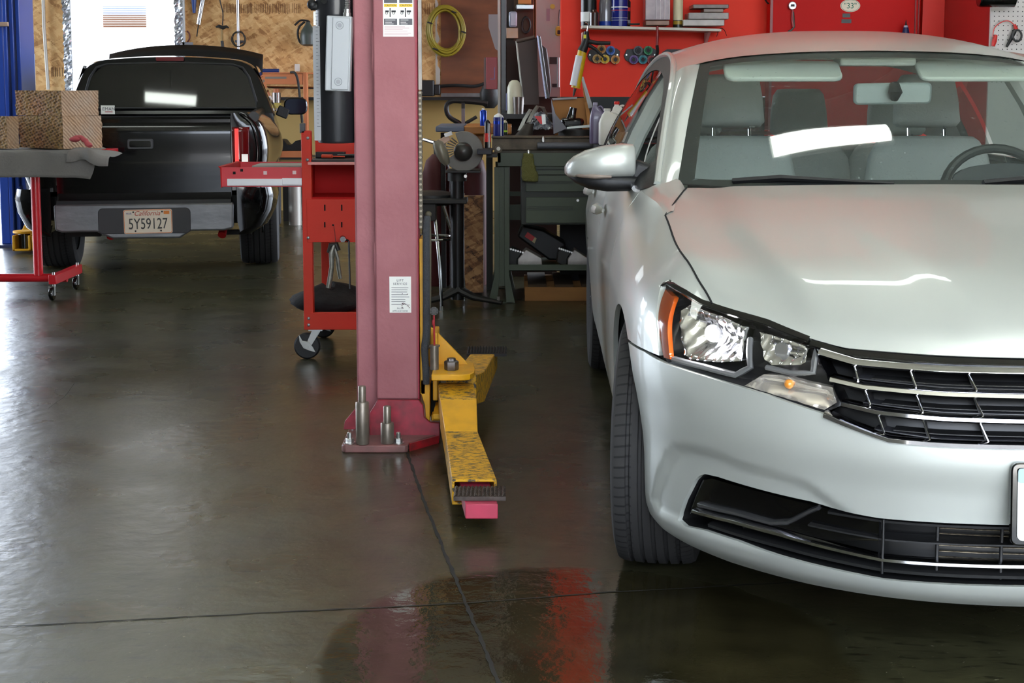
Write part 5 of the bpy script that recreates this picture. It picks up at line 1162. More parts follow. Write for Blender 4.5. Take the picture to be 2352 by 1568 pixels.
# underside
AX=mat('axle_dark','#161514',.7)
tb(MB().cyl((-.65,1.05,.34),(.65,1.05,.34),.045).sph((0,1.05,.34),.13).bb((-.42,.2,.38),(-.36,3.4,.46)).bb((.36,.2,.38),(.42,3.4,.46)),'rear_axle',AX)
k=MB().bb((-.60,2.2,.30),(.60,4.7,.42)).bb((-.6,.15,.42),(.6,2.2,.56)); tb(k,'chassis',AX)
for x in(-.27,.49): tb(MB().tube([(x,.35,.36),(x-.02*(1 if x>0 else -1),.25,.285)],.028,12),'shock_absorber',mat('shock_red','#c01a1c',.4))
for x in(-.42,.56): tb(MB().bb((x-.10,.28,.285),(x+.10,.34,.315)),'spring_shackle',AX)
for s in(-1,1):
    for y,w in((1.08,.27),(4.05,.24)):
        wh=wheel('rear_wheel' if y<2 else 'front_wheel',s*.70,y,0,tk,.345,w,-s)
# ------------------------------------------------------------ GREEN WORKBENCH and what stands on it
GRN=mat('bench_green','#45503c',.42,var=(4,.35),col2='#3a4334',spec=.35); GRD=mat('bench_green_dark','#252b22',.55,var=(5,.3)); DKM=mat('dark_metal','#2a2a28',.5,.4)
BY=8.9
wk=thing('workbench','green steel workbench with drawers behind the silver car','workbench',(at(1250,700,BY).x,BY+.35,0))
ztop=at(0,350,BY).z; bx0=at(1143,400,BY).x; bx1=bx0+1.45; zs=at(0,624,BY).z; zs1=at(0,609,BY).z
wb(MB().bb((bx0,BY,at(0,382,BY).z),(bx1,BY+.02,ztop-.001)).bb((bx0,BY,at(0,374,BY).z),(bx0+.02,BY+.7,ztop-.001)),'front_rail',GRN,wk,bev=.002)
wb(MB().bb((bx0-.02,BY,ztop-.005),(bx1,BY+.75,ztop+.012)),'bench_top',mat('greasy_steel_top','#4c463a',.6,.3,var=(9,.35),col2='#28241e'),wk,bev=.003)
for x in(bx0-.02,bx1-.1):
    for y in(BY+.01,BY+.66):
        k=MB(); z1=at(0,384,BY).z
        for o in(0,.060): k.bb((x+o,y,.14),(x+o+.028,y+.012,z1))
        k.bb((x+.026,y+.014,.10),(x+.062,y+.018,z1)); 
        k.prism([(x-.0,.16),(x+.028,.16),(x+.018,.0),(x-.035,.0)],.012,org=(0,y,0)); k.prism([(x+.060,.16),(x+.088,.16),(x+.122,.0),(x+.070,.0)],.012,org=(0,y,0)); k.bb((x-.02,y,.0),(x+.11,y+.10,.006))
        wb(k,'leg',GRN,wk,bev=.001)
wb(MB().bb((bx0,BY+.03,zs),(bx1,BY+.70,zs+.006)).bb((bx0,BY+.03,zs-.0),(bx1,BY+.045,zs1)),'lower_shelf',GRN,wk,bev=.001)
wb(MB().bb((bx0,BY+.70,at(0,505,BY+.7).z),(bx1,BY+.71,at(0,470,BY+.7).z)).bb((bx0,BY+.69,at(0,450,BY+.7).z),(bx1,BY+.71,at(0,440,BY+.7).z)),'back_brace',GRN,wk)
dx=at(1197,400,BY+.03).x
cb=MB().bb((dx,BY+.03,at(0,516,BY+.03).z),(bx1-.12,BY+.6,at(0,376,BY+.03).z)); cb_=wb(cb,'drawer_cabinet',GRD,wk,bev=.003)
LW=wk.location
def wk_(mb,name,m,par,**k): mb.v=[(x-LW.x,y-LW.y,z-LW.z) for x,y,z in mb.v]; return mb.build(name,m,par,**k)
for v0,v1 in((381,392),(400,406),(417,440),(453,480),(486,512)): pass
for v0,v1 in((380,401),(403,440),(453,512)):
    k=pr(1230-22,v1,1345+90,v0,BY+.018,.012); d_=wb(k,'drawer',GRN,wk,bev=.002)
    g=MB()
    for q in range(3): v=v0+(.36+.06*q)*(v1-v0); pr(1230-20,v+.7,1316,v,BY+.014,.004,g)
    wk_(g,'grip_ridges',GRD,d_,smooth=0)
    if v0==453: c=at(1327,460,BY+.016); wk_(MB().cyl((c.x,c.y,c.z),(c.x,c.y-.004,c.z),.008,n=16),'lock',ZINC,d_)
# rust-brown steel beam on the bench
bmz=ztop+.013
zt1=at(0,313,BY).z
k=MB(); x0=at(1130,340,BY).x; x1=at(1370,340,BY).x
k.bb((x0,BY+.02,bmz),(x1,BY+.16,zt1-.012)).bb((x0-.004,BY+.0,zt1-.012),(x1+.004,BY+.18,zt1))
bmo=single(k,'steel_beam',mat('rusty_beam','#6e6250',.6,.35,var=(18,.35),col2='#37302a',bump=(60,.2)),'grease-brown steel beam lying along the front of the workbench','beam',bev=.004)
L0=bmo.location
def onto(mb,name,m,o,**k): L=o.location; mb.v=[(x-L.x,y-L.y,z-L.z) for x,y,z in mb.v]; return mb.build(name,m,o,**k)
c=at(1145,341,BY+.015); onto(MB().cyl((c.x,c.y,c.z),(c.x,c.y-.02,c.z),.024),'bushing_plate',mat('rusty_beam'),bmo)
k=MB(); k.lathe([(.006,-.024),(.0115,-.024),(.0115,-.019),(.006,-.019)],c=c,axis='y',n=20); onto(k,'bushing_ring',mat('ring_white','#d8d4c8',.4),bmo)
k=MB().tube([(at(1235,0,BY).x,BY-.0,at(0,334,BY).z),(at(1366,0,BY).x,BY+.0,at(0,334,BY).z)],.024,14,flat=.8); k.v=[(x,y-.002+.0,z) for x,y,z in k.v]; onto(k,'grey_sleeve',mat('slate_grey','#55585e',.5),bmo)
c=at(1248,320,BY-.004); onto(MB().lathe([(.004,.018),(.006,.012),(.009,0),(.009,-.014)],c=c,n=10),'hook_tip',ZINC,bmo)
mh=place('green_mitt','olive green washing mitt hanging from the front rail of the workbench','mitt',1214,417,BY-.03)
def om(u,v,o=mh,dy=0): q=at(u,v,BY-.03)-o.location; return V((q.x,dy,q.z))
MB().tube(smooth_path([om(1214,351),om(1213,362),om(1213,378),om(1215,395),om(1218,408),om(1218,417)],3),[.012]+[.030]*3+[.036]*3+[.042]*3+[.048]*3+[.046]*2+[.03],18,flat=.45).build('mitt_body',mat('olive_terry','#6b6a38',.95,bump=(200,.8)),mh,smooth=60)
MB().lathe([(.010,0),(.010,.014),(.004,.02)],c=om(1214,352),n=10).build('hanging_hook',ZINC,mh)
# cans
def can(name,u,v0,v1,wpx,Y,body,cap,label,cat,bands=(),capm=None,straw=False,zb=None,shoulder=.82,label_text=None):
    c=at(u,v0,Y); r=wpx/2/(FPX/Y); zt=at(u,v1,Y).z; zb=c.z if zb is None else zb; h=zt-zb
    t=thing(name,label,cat,(c.x,Y,zb))
    MB().lathe([(r*.95,0),(r,.004),(r,h*shoulder),(r*.8,h*(shoulder+.05)),(r*.45,h*(shoulder+.09))],n=24).build('can_body',body,t,smooth=40)
    if cap=='dome': MB().lathe([(r*.92,h*.84),(r*.80,h*.91),(r*.45,h*.96),(r*.2,h)],n=20).build('cap',capm,t)
    elif cap=='nozzle': MB().lathe([(r*.42,h*.90),(r*.42,h*.97),(r*.2,h)],n=14).build('cap',capm,t)
    for z0,z1,m in bands: MB().lathe([(r*1.012,h*z0),(r*1.012,h*z1)],n=24,cap=False).build('label_band',m,t,fixn=True)
    if straw: MB().cyl((r*.5,-r*1.02,h*.02),(r*.5,-r*1.02,h*.86),.0035,n=8).build('spray_straw',mat('straw_white','#dcdcdc',.3),t)
    return t
CB=mat('can_blue','#1b3fb0',.2,.5); BKC=mat('can_black','#101012',.3); RDC=mat('can_red','#d0302a',.35); WC=mat('cap_white','#e4e6e6',.4)
can('drink_can',1110,289,248,15,9.05,CB,'nozzle','blue aluminium drink can at the left end of the bench','can',capm=ZINC,zb=at(0,289,9.05).z)
can('spray_can',1120,340,274,14,8.72,BKC,'nozzle','black spray can with a red band and a white straw left of the steel beam','spray can',[(.22,.52,RDC)],mat('cap_dull','#6c726c',.5),True,shoulder=.88)
can('spray_can',1145,308,260,24,9.0,mat('can_navy','#1a2470',.3),'dome','dark blue spray can with a white domed cap behind the black spray can','spray can',[(.55,.68,CB)],WC,True,zb=at(0,315,9.0).z)
can('paint_can',1160,302,276,11,9.15,mat('can_dark_green','#1f2a1e',.4),'dome','small dark can with a cream top right of the navy spray can','can',[(.2,.32,mat('lime_mark','#a8c81c',.5))],mat('cream','#c9c2a0',.5),zb=at(0,310,9.15).z)
# side shelf carrying the cans and an orange tray, left of the bench
sh=wk
zsh=at(0,341,8.72).z
zsh2=at(0,314,9.1).z
wb(MB().bb((at(1095,0,8.65).x,8.62,zsh-.03),(bx0-.03,8.86,zsh-.002)),'side_ledge',mat('navy_dark','#10141f',.5),sh,bev=.003)
wb(MB().bb((at(1116,0,9.5).x,9.50,0),(at(1131,0,9.5).x,9.54,ztop-.01)),'leg',GRD,sh)
wb(MB().bb((bx0-.06,8.7,zsh-.05),(bx0,8.92,zsh-.03)),'ledge_bracket',DKM,sh)
st2=thing('orange_shelf','shelf with a wood-coloured edge behind the round grinder','shelf',(at(1040,300,9.4).x,9.5,0))
zo=at(0,289,9.3).z
wb(MB().bb((at(1065,0,9.3).x,9.25,zo-.05),(at(1175,0,9.3).x,9.9,zo)),'shelf_board',mat('orange_wood','#b5762c',.5,var=(5,.3),col2='#9a5c20'),st2,bev=.008)
wb(MB().bb((at(1000,0,9.3).x,9.22,zo-.035),(at(1066,0,9.3).x,9.9,zo+.0)),'shelf_end',mat('slate_blue','#596072',.5),st2,bev=.008)
for x in(at(1005,0,9.3).x,at(1158,0,9.3).x): wb(MB().bb((x,9.6,0),(x+.03,9.63,zo-.05)),'leg',BLKM,st2)
wb(MB().bb((at(1070,0,9.32).x,9.35,at(0,345,9.3).z),(at(1110,0,9.3).x,9.5,zo-.05)),'orange_bin',mat('orange_wood'),st2,bev=.005)
# cluttered boxes and parts on the bench
TBX=mat('cardboard','#a9743c',.75,var=(4,.3),col2='#9a6630'); TBD=mat('cardboard_grey','#8f8f92',.6)
ob=thing('open_cardboard_box','open brown cardboard box with grey outside on the workbench','box',at(1312,305,9.15)); ob.location.y=9.15; ob.location.z=ztop+.012
def oq(u,v,Y): q=at(u,v,Y)-ob.location; return V((q.x,Y-9.15,q.z))
def quad(pts,name,m,par,th=.004): return MB().add(pts,[(0,1,2,3)]).build(name,m,par,solid=th,smooth=0)
quad([oq(1268,229,9.35),oq(1350,224,9.35),oq(1352,310,9.35),oq(1274,310,9.35)],'back_flap',TBX,ob)
quad([oq(1335,178,9.38),oq(1340,176,9.37),oq(1362,246,9.2),oq(1352,249,9.2)],'side_flap_edge',TBD,ob)
quad([oq(1336,180,9.40),oq(1346,215,9.40),oq(1360,285,9.3),oq(1350,290,9.30)],'side_flap',TBX,ob)
quad([oq(1266,226,9.34),oq(1276,262,9.15),oq(1302,295,9.0),oq(1272,308,9.02)],'front_side',mat('slate_card','#4c4a55',.5),ob)  # outer face of the box in a darker slate
quad([oq(1302,292,9.0),oq(1360,286,9.0),oq(1362,292,8.99),oq(1302,296,8.99)],'front_edge',mat('pale_card_edge','#c9d2d2',.5),ob)
quad([oq(1268,226,9.33),oq(1325,223,9.33),oq(1326,227,9.32),oq(1270,230,9.32)],'back_edge',TBD,ob)
md=thing('disc_drum','dark round drum part lying under the cardboard box on the workbench','drum',at(1330,310,9.0)); md.location.z=ztop+.012; md.location.y=9.1
MB().lathe([(.14,0),(.14,.03),(.12,.04),(.12,at(0,297,9.0).z-ztop-.015)],n=32).build('drum',mat('drum_dark','#23221f',.5,.5),md)
cp=thing('engine_part','black ribbed engine part standing inside the cardboard box','part',at(1315,290,9.2)); cp.location.y=9.22
cl=cp.location
def oc(u,v,dy=0): q=at(u,v,9.22)-cl; return V((q.x,dy,q.z))
MB().tube([oc(1310,290),oc(1311,275),oc(1314,262),oc(1317,247)],[.045,.032,.024,.022],14).build('ribbed_neck',BLKG,cp)
k=MB()
for u,v,r in((1296,280,.03),(1325,278,.035),(1335,285,.025),(1302,268,.02),(1332,268,.018),(1300,289,.03)): k.sph(oc(u,v),r,10,7)
k.build('housing',BLKG,cp,smooth=60) if False else MB().box(oc(1314,284),(.13,.08,.07)).build('housing',BLKG,cp,bev=.02)
for u,v,r in((1296,278,.022),(1333,280,.024)): MB().sph(oc(u,v),r,12,8).build('port',BLKG,cp)
cb2=single(pr(1230,311,1270,300,BY+.19,.20),'cardboard_piece',TBX,'small flat cardboard box lying behind the steel beam','box',bev=.002); cb2.location.z=ztop+.013; 
bgp=thing('plastic_bag','clear plastic bag with red and white print on the workbench','bag',at(1240,295,9.15)); bgp.location.y=9.18
L3=bgp.location
def ob3(u,v,dy=0): q=at(u,v,9.18)-L3; return V((q.x,dy,q.z))
k=MB(); rr=random.Random(5)
def bag(i,j):
    u=1216+52*i; v=296-40*j*math.sin(PI*min(max(i,.04),.96))**.5; q=ob3(u,v,-.05+.09*j+rr.uniform(-.02,.02)); return q+V((rr.uniform(-.006,.006),0,rr.uniform(-.008,.008)))
k.grid(bag,14,9); k.build('bag_film',mat('bag_film','#8f9298',.22,var=(25,.3),col2='#4f5358'),bgp,smooth=0)
quad([ob3(1227,266,-.07),ob3(1243,266,-.07),ob3(1246,284,-.08),ob3(1241,284,-.08)],'red_print',mat('print_red','#c0262c',.5),bgp,.002)
quad([ob3(1243,262,-.075),ob3(1252,262,-.075),ob3(1253,284,-.085),ob3(1245,285,-.085)],'white_print',WC,bgp,.002)
for i,(u0,v0,u1,v1,w,lab,m) in enumerate(((1193,300,1218,252,.014,'grey bent metal strip leaning left of the plastic bag','#8a8a88'),(1214,282,1235,244,.016,'thin grey folded bracket standing behind the plastic bag','#6d6b66'))):
    a=at(u0,v0,9.2);b=at(u1,v1,9.3); single(MB().tube([a,a.lerp(b,.5)+V((0,0,.01)),b,b+V((.035,0,-.01)),b+V((.055,0,-.06))],w,8,flat=.25),'metal_strip',mat('strip%d'%i,m,.4,.6),lab,'metal strip')
gb=thing('gear_housing','grey-brown greasy metal casting on the workbench left of the plastic bag','casting',at(1197,302,9.12)); gb.location.y=9.12; gb.location.z=ztop+.012
MB().rings([[V((rx*math.cos(a)+ox,ry*math.sin(a),z)) for a in[2*PI*j/16 for j in range(16)]] for rx,ry,z,ox in((.085,.07,0,0),(.08,.065,.03,0),(.055,.05,.075,.012),(.035,.03,.12,.035),(.03,.02,.15,.05))]).build('casting',mat('greasy_cast','#4d453c',.6,.4,var=(14,.3),col2='#29241f'),gb)
sc_=thing('steel_cup','steel cup standing behind the bench clutter','cup',at(1191,290,9.5)); sc_.location.y=9.5
MB().lathe([(.030,-.0),(.036,at(0,250,9.5).z-sc_.location.z)],n=24).build('cup',mat('brushed_steel','#8b8580',.25,.9),sc_)
pt_=thing('canister','tall white rounded canister behind the bench beside the dark door post','canister',at(1182,262,9.6)); pt_.location.y=9.65
hh_=at(0,183,9.65).z-pt_.location.z
MB().lathe([(.048,0),(.050,hh_*.55),(.046,hh_*.78),(.034,hh_*.93),(.018,hh_*.99),(.004,hh_)],n=28).build('canister',mat('cream_plastic','#c8c6ae',.35),pt_)
MB().bb((-.0555,-.016,.02),(-.030,.016,hh_*.60)).build('blue_label',mat('label_bluegrey','#6f74a0',.5),pt_)
single(pr(1168,262,1200,183+79,9.55,.3),'canister_stand',BLKM,'x','y') if False else None
shf=thing('back_shelf','dark steel shelf against the partition behind the workbench','shelf',(at(1200,262,9.9).x,9.85,0))
zf=at(0,262,9.65).z; wb(MB().bb((at(1150,0,9.9).x,9.68,zf-.03),(at(1290,0,9.9).x,10.19,zf)),'shelf_board',BLKM,shf)
for x in(at(1152,0,9.9).x,at(1286,0,9.9).x): wb(MB().bb((x,9.70,0),(x+.03,9.73,zf-.03)),'leg',BLKM,shf)
sc_.location.y=9.71; pt_.location.y=9.82; sc_.location.z=zf; pt_.location.z=zf
# monitor seen from the side, leaning picture frame
mo=thing('monitor','black flat monitor turned away, seen almost edge-on behind the workbench','monitor',at(1245,225,9.9)); mo.location.y=9.8; mo.location.z=zf
def omn(u,v,dy=0): q=at(u,v,9.8)-mo.location; return V((q.x,dy,q.z))
a0_,b0_=omn(1237,84),omn(1257,226)
k=MB(); k.rings([[p+V((0,y,0)) for p in(a0_+V((-.008,0,0)),a0_+V((.010,0,0)),b0_+V((.010,0,0)),b0_+V((-.012,0,0)))] for y in(-.12,.30)]); k.build('screen_frame',BLKG,mo,bev=.004)
k=MB(); k.rings([[p+V((0,y,0)) for p in(a0_+V((-.014,0,.002)),a0_+V((-.004,0,.002)),b0_+V((-.006,0,0)),b0_+V((-.016,0,0)))] for y in(-.125,-.115)]); k.build('bezel_edge',mat('bezel_silver','#7c7f90',.2,.7),mo)
k=MB(); k.prism([P2(1240,100,9.8),P2(1256,112,9.8),P2(1262,160,9.8),P2(1266,200,9.8),P2(1262,225,9.8),P2(1255,215,9.8)],.3,org=(0,9.78,0)); L=mo.location; k.v=[(x-L.x,y-L.y,z-L.z) for x,y,z in k.v]; k.build('rear_shell',BLKM,mo,bev=.01)
pf=thing('leaning_frame','brown framed panel with a thin white edge leaning beside the monitor','frame',at(1210,240,9.7)); pf.location.y=9.95; pf.location.z=zf
def opf(u,v,dy=0): q=at(u,v,9.95)-pf.location; return V((q.x,dy,q.z))
quad([opf(1187,97),opf(1233,86),opf(1238,240),opf(1201,240)],'panel',mat('frame_brown','#4a2a18',.5,var=(2,.3),col2='#2c1a10'),pf,.012)
MB().tube([opf(1186,95,-.01),opf(1202,240,-.01)],.006,8).build('white_edge',mat('edge_white','#cfcfc8',.3),pf)
MB().tube([opf(1186,96,-.01),opf(1228,86,-.01)],.012,8).build('top_rail',mat('rail_brown','#4c4038',.5),pf)
pf.location.y=9.9
# whiteboard and goods on the partition
PYf=PY-.001
wbd=thing('whiteboard','grey-white board on the partition left of the red wall','board',at(1259,225,PY-.02)); wbd.location.y=PY-.02
u0=wbd.location; a=at(1231,222,PY-.02); b=at(1287,-60,PY-.02)
MB().bb((a.x-u0.x,0,a.z-u0.z),(b.x-u0.x,.018,b.z-u0.z)).build('board',mat('board_grey','#a3a8aa',.4,0.,var=(1.5,.3),col2='#8c8c88'),wbd)
MB().bb((a.x-u0.x-.012,-.006,a.z-u0.z),(a.x-u0.x,.018,b.z-u0.z)).build('board_edge',mat('edge_orange','#b57842',.5),wbd)
def obd(u,v): q=at(u,v,PY-.02)-u0; return q
MB().cyl((obd(1269,15).x,-.006,obd(0,15).z),(obd(1269,15).x,0,obd(0,15).z),.016).build('round_sticker',mat('sticker_green','#a8b04a',.5),wbd)
k=MB(); k.bb((obd(1255,48).x,-.002,obd(0,48).z),(obd(1263,20).x,0,obd(0,20).z)); k.build('printed_note',mat('note_mauve','#8d8494',.6),wbd)
MB().bb((obd(1262,147).x,-.012,obd(0,147).z),(obd(1280,131).x,0,obd(0,131).z)).build('bracket',BLKM,wbd)
MB().bb((obd(1268,200).x,-.012,obd(0,200).z),(obd(1280,192).x,0,obd(0,192).z)).build('bracket',BLKM,wbd)
MB().cyl((obd(1282,200).x,-.02,obd(0,200).z),(obd(1282,132).x,-.02,obd(0,132).z),.008).build('bracket_bar',mat('steel_rod'),wbd)
tm_=thing('tape_measure','yellow and black tape measure hanging on the grey board','tape measure',at(1282,82,PY-.06)); tm_.location.y=PY-.06
MB().prism(rrect(.036,.062,.014,c=(0,.030)),.03,org=(0,-.015,0)).build('case',mat('tape_yellow','#a89b1c',.4),tm_,bev=.004)
MB().prism(rrect(.020,.026,.004,c=(.004,.022)),.002,org=(0,-.017,0)).build('label',BLKM,tm_)
MB().tube([(0,0,.06),(.003,.0,.11),(.008,.01,.17)],.003,6).build('strap',INK,tm_)
# peg strip with hanging goods
rk=thing('hanging_rack','narrow brown peg strip of packaged parts on the partition','rack',at(1197,95,PY-.02)); rk.location.y=PY-.02
def ork(u,v): return at(u,v,PY-.02)-rk.location
MB().bb((ork(1180,0).x,0,ork(0,95).z),(ork(1229,0).x,.018,ork(0,-70).z)).build('backing',mat('peg_brown','#5a4638',.7,var=(3,.3)),rk)
MB().bb((ork(1226,0).x,-.006,ork(0,95).z),(ork(1230,0).x,.002,ork(0,-70).z)).build('edge',mat('edge_orange'),rk)
def pk(name,u0,v0,u1,v1,m,lab,cat,d=.03,dy=0,**k): q=pr(u0,v1,u1,v0,PY-.03-d-dy,d); return single(q,name,m,lab,cat,**k)
pk('spray_bottle',1169,26,1188,62,mat('clear_blue_plastic','#a9b4c8',.15,coat=.6),'clear bottle hanging at the left of the peg strip','bottle',.05,bev=.012)
pk('packet',1163,64,1190,88,mat('packet_grey','#b9b6a8',.3,var=(9,.3),col2='#c98a34'),'foil packet with an orange corner under the clear bottle','packet',.02,bev=.003)
pk('card_box',1190,-20,1220,9,mat('card_tan','#c58d4c',.6),'tan card box at the top of the peg strip','box',.06,bev=.003)
pk('metal_tray',1185,10,1226,22,mat('tray_steel','#9aa0a2',.25,.8),'shiny metal tray under the tan card box','tray',.12,bev=.006)
k=MB(); c=at(1208,57,PY-.05)
for q in range(5): k.tube([(c.x+(.026+.002*q)*math.cos(a),PY-.05-.004*q,c.z+(.050+.003*q)*math.sin(a)) for a in[2*PI*j/24 for j in range(24)]],.004,6,close=True)
k=MB().tube([(c.x+(.026+.004*math.sin(a*1.1))*math.cos(a),PY-.045-.0008*a,c.z+(.05+.004*math.cos(a*1.3))*math.sin(a)) for a in[2*PI*j/24 for j in range(24*5)]],.0045,6); single(k,'coiled_cable',BLKM,'small coil of black cable hanging on the peg strip','cable')
# dark door post
dp_=MB().bb((at(1150,0,10.0).x,10.0,0),(at(1163,0,10.0).x,10.12,4.3)); dpo=struct('door_post',dp_,mat('post_black','#101012',.25,coat=.4),bev=.004); dpo.name='trim_5'
dp_=MB().bb((at(1143,0,10.0).x,10.0,0),(at(1149.5,0,10.0).x,10.1,4.3)); q_=struct('trim_6',dp_,mat('post_white','#b4b0aa',.4),bev=.002)
DY=9.98
df=thing('document_box','dark red wall box with a slot on the door post','box',at(1128,205,DY)); df.location.y=DY
def odf(u,v): return at(u,v,DY)-df.location
MB().bb((odf(1116,0).x,0,0),(odf(1142,0).x,.10,odf(0,131).z)).build('box_body',mat('box_maroon','#8c1f28',.4),df,bev=.003)
MB().bb((odf(1111,0).x,.01,.002),(odf(1116,0).x,.09,odf(0,132).z)).build('box_side',mat('box_side_grey','#6a5050',.5),df)
k=MB().bb((odf(1125,0).x,-.002,odf(0,182).z),(odf(1136,0).x,0,odf(0,181).z)).bb((odf(1135,0).x,-.002,odf(0,182).z),(odf(1136.5,0).x,0,odf(0,155).z)); k.build('slot_outline',mat('violet_line','#6a5a90',.4),df,smooth=0)
pp=thing('paper_stack','bundle of grey papers clipped above the dark red wall box','papers',at(1134,115,DY)); pp.location.y=DY
def opp(u,v): return at(u,v,DY)-pp.location
for i in range(3): MB().prism([(opp(1122+3*i,0).x,opp(0,33+2*i).z),(opp(1143,0).x,opp(0,33).z),(opp(1143,0).x,opp(0,116).z),(opp(1137+i,0).x,opp(0,112-6*i).z),(opp(1122+4*i,0).x,opp(0,62-3*i).z)],.004,org=(0,.012*i,0)).build('paper',mat('paper_grey','#8f8e94',.6),pp)
# ------------------------------------------------------------ round grinder on a pedestal
gy=8.75
gr=thing('bench_grinder','round grey grinding machine on a black pedestal left of the workbench','grinder',(at(1052,690,gy).x,gy+.12,0))
c=at(1064,348,gy); L=gr.location; cx_,cz_=c.x-L.x,c.z
r=46/(FPX/gy)
segs=[R(a) for a in range(-150,118,6)]
k=MB(); k.prism([(cx_+r*math.cos(a),cz_+r*math.sin(a)) for a in segs]+[(cx_-.02,cz_+.035),(cx_-.045,cz_-.01)],.06,org=(0,-.12,0)); k.build('guard_disc',mat('grinder_grey','#716f68',.5),gr,bev=.004)
MB().lathe([(.055,-.135),(.052,-.155),(.040,-.172),(.020,-.182),(.003,-.185)],c=(cx_,0,cz_),axis='y',n=28).build('hub_cap',mat('hub_grey','#3c3b38',.35,.3),gr,smooth=60)
MB().lathe([(.055,-.12),(.055,-.136)],c=(cx_,0,cz_),axis='y',n=28).build('hub_ring',mat('hub_grey'),gr)
k=MB()
for a in range(125,215,11): 
    q=R(a); k.tube([(cx_+.06*math.cos(q),-.09,cz_+.06*math.sin(q)),(cx_+.105*math.cos(q+.1),-.10,cz_+.105*math.sin(q+.1))],.0045,6)
k.lathe([(.05,-.09),(.05,-.07)],c=(cx_,0,cz_),axis='y',n=20); k.build('cooling_fins',mat('fin_steel','#9a948a',.4,.7),gr)
def og(u,v,dy=0): q=at(u,v,gy); return V((q.x-L.x,dy,q.z))
MB().tube([og(1001,324,-.15),og(1007,332,-.15),og(1015,350,-.15),og(1022,366,-.15),og(1028,377,-.15)],[.018,.034,.036,.030,.016],16).build('spark_tube',mat('grinder_olive','#7d7868',.35,.2),gr)
MB().box(og(1030,308,-.14),(.045,.03,.022),(0,-.35,0)).build('switch_plate',WC,gr,bev=.002)
MB().box(og(1022,321,-.12),(.055,.04,.035),(0,-.5,0)).build('shield',mat('shield_tan','#b89a86',.4),gr,bev=.002)
MB().tube([og(972,322,.0),og(998,328,-.1)],.011,10).build('handle_tube',CHR,gr)
MB().box((cx_,-.02,cz_-r-.0),(.20,.24,.014)).build('mount_plate',DKM,gr,bev=.003)
MB().cyl((cx_-.04,0,.03),(cx_-.04,0,cz_-r),.040,n=24).build('pedestal',mat('pedestal_black','#1c1c1c',.35,.3),gr)
MB().cyl((cx_-.04,0,cz_-r-.06),(cx_-.04,0,cz_-r-.008),.055,n=24).build('collar',DKM,gr)
k=MB(); 
for a in(R(205),R(-15),R(100)): k.tube([(cx_-.04,0,.09),(cx_-.04+.10*math.cos(a),.10*math.sin(a),.045),(cx_-.04+.27*math.cos(a),.27*math.sin(a),.018)],[.05,.032,.02],10,flat=.6)
k.build('pedestal_foot',DKM,gr)
k=MB()
for a in(R(205),R(-15),R(100)): k.cyl((cx_-.04+.25*math.cos(a),.25*math.sin(a),.02),(cx_-.04+.25*math.cos(a),.25*math.sin(a),.055),.009,n=8)
k.build('anchor_stud',ZINC,gr)
k=MB().bb((cx_-.27,-.12,.60),(cx_+.02,.10,.625)); k.bb((cx_-.26,-.10,.50),(cx_-.16,.05,.60)); k.build('tool_ledge',DKM,gr,bev=.004)
for x_,nm in((cx_+.01,'bolt'),): MB().cyl((x_,-.06,cz_-r-.03),(x_,-.045,cz_-r-.03),.009).build('collar_bolt',ZINC,gr)
# stool with chromed legs
so=thing('shop_stool','black stool with chromed legs behind the lift carriage','stool',(at(988,660,8.95).x,9.0,0))
MB().lathe([(.15,.58),(.165,.60),(.16,.64),(.10,.655)],n=28).build('seat',BLKM,so)
for a in(R(20),R(110),R(200),R(290)): MB().tube(smooth_path([(.08*math.cos(a),.08*math.sin(a),.58),(.13*math.cos(a),.13*math.sin(a),.42),(.19*math.cos(a),.19*math.sin(a),.22),(.22*math.cos(a),.22*math.sin(a),.0)],4),.010,8).build('leg',CHR,so)
MB().tube([(.15*math.cos(2*PI*j/24),.15*math.sin(2*PI*j/24),.38) for j in range(24)],.008,8,close=True).build('foot_ring',CHR,so)
# osb board on edge and pallet, things under the bench
ch2=osb_mat('chip_board',1.,'#3c2414','#7c5230','#b58a5c',14)
b9=thing('chipboard_panel','thick chipboard panel standing on edge between grinder and workbench','panel',(at(1085,668,9.15).x,9.2,0)); 
xa_=at(1066,600,9.15).x-b9.location.x; xb_=at(1110,600,9.15).x-b9.location.x; zt9=at(0,450,9.15).z
MB().bb((xa_,-.05,.03),(xb_,-.0,zt9)).build('board',ch2,b9,bev=.002)
k=MB()
for i in range(6): k.bb((xa_-.035,-.03,.04+i*.10),(xa_-.004,.3,.04+i*.10+(.07 if i%2 else .085)))
k.bb((xa_-.03,.01,.03),(xb_,.3,zt9-.02)); k.build('stacked_wood_edges',mat('wood_edges','#8a5524',.7,var=(6,.4),col2='#3e2412'),b9,bev=.003)
pa=thing('wooden_pallet','wooden pallet lying on the floor under the workbench','pallet',(at(1290,690,9.0).x,9.3,0))
WD=mat('pallet_wood','#a8783c',.75,var=(5,.35),col2='#6b4420',stretch=(.4,3,3))
for y in(-.28,0,.28): MB().bb((at(1206,0,9.0).x-pa.location.x,y-.02,.0),(.75,y+.02,.085)).build('stringer',WD,pa,bev=.002)
for i in range(6): MB().bb((-.20+i*.16,-.30,.085),(-.20+i*.16+.11,.30,.10)).build('deck_board',mat('pallet_dark','#4a3620',.8,var=(5,.3)),pa)
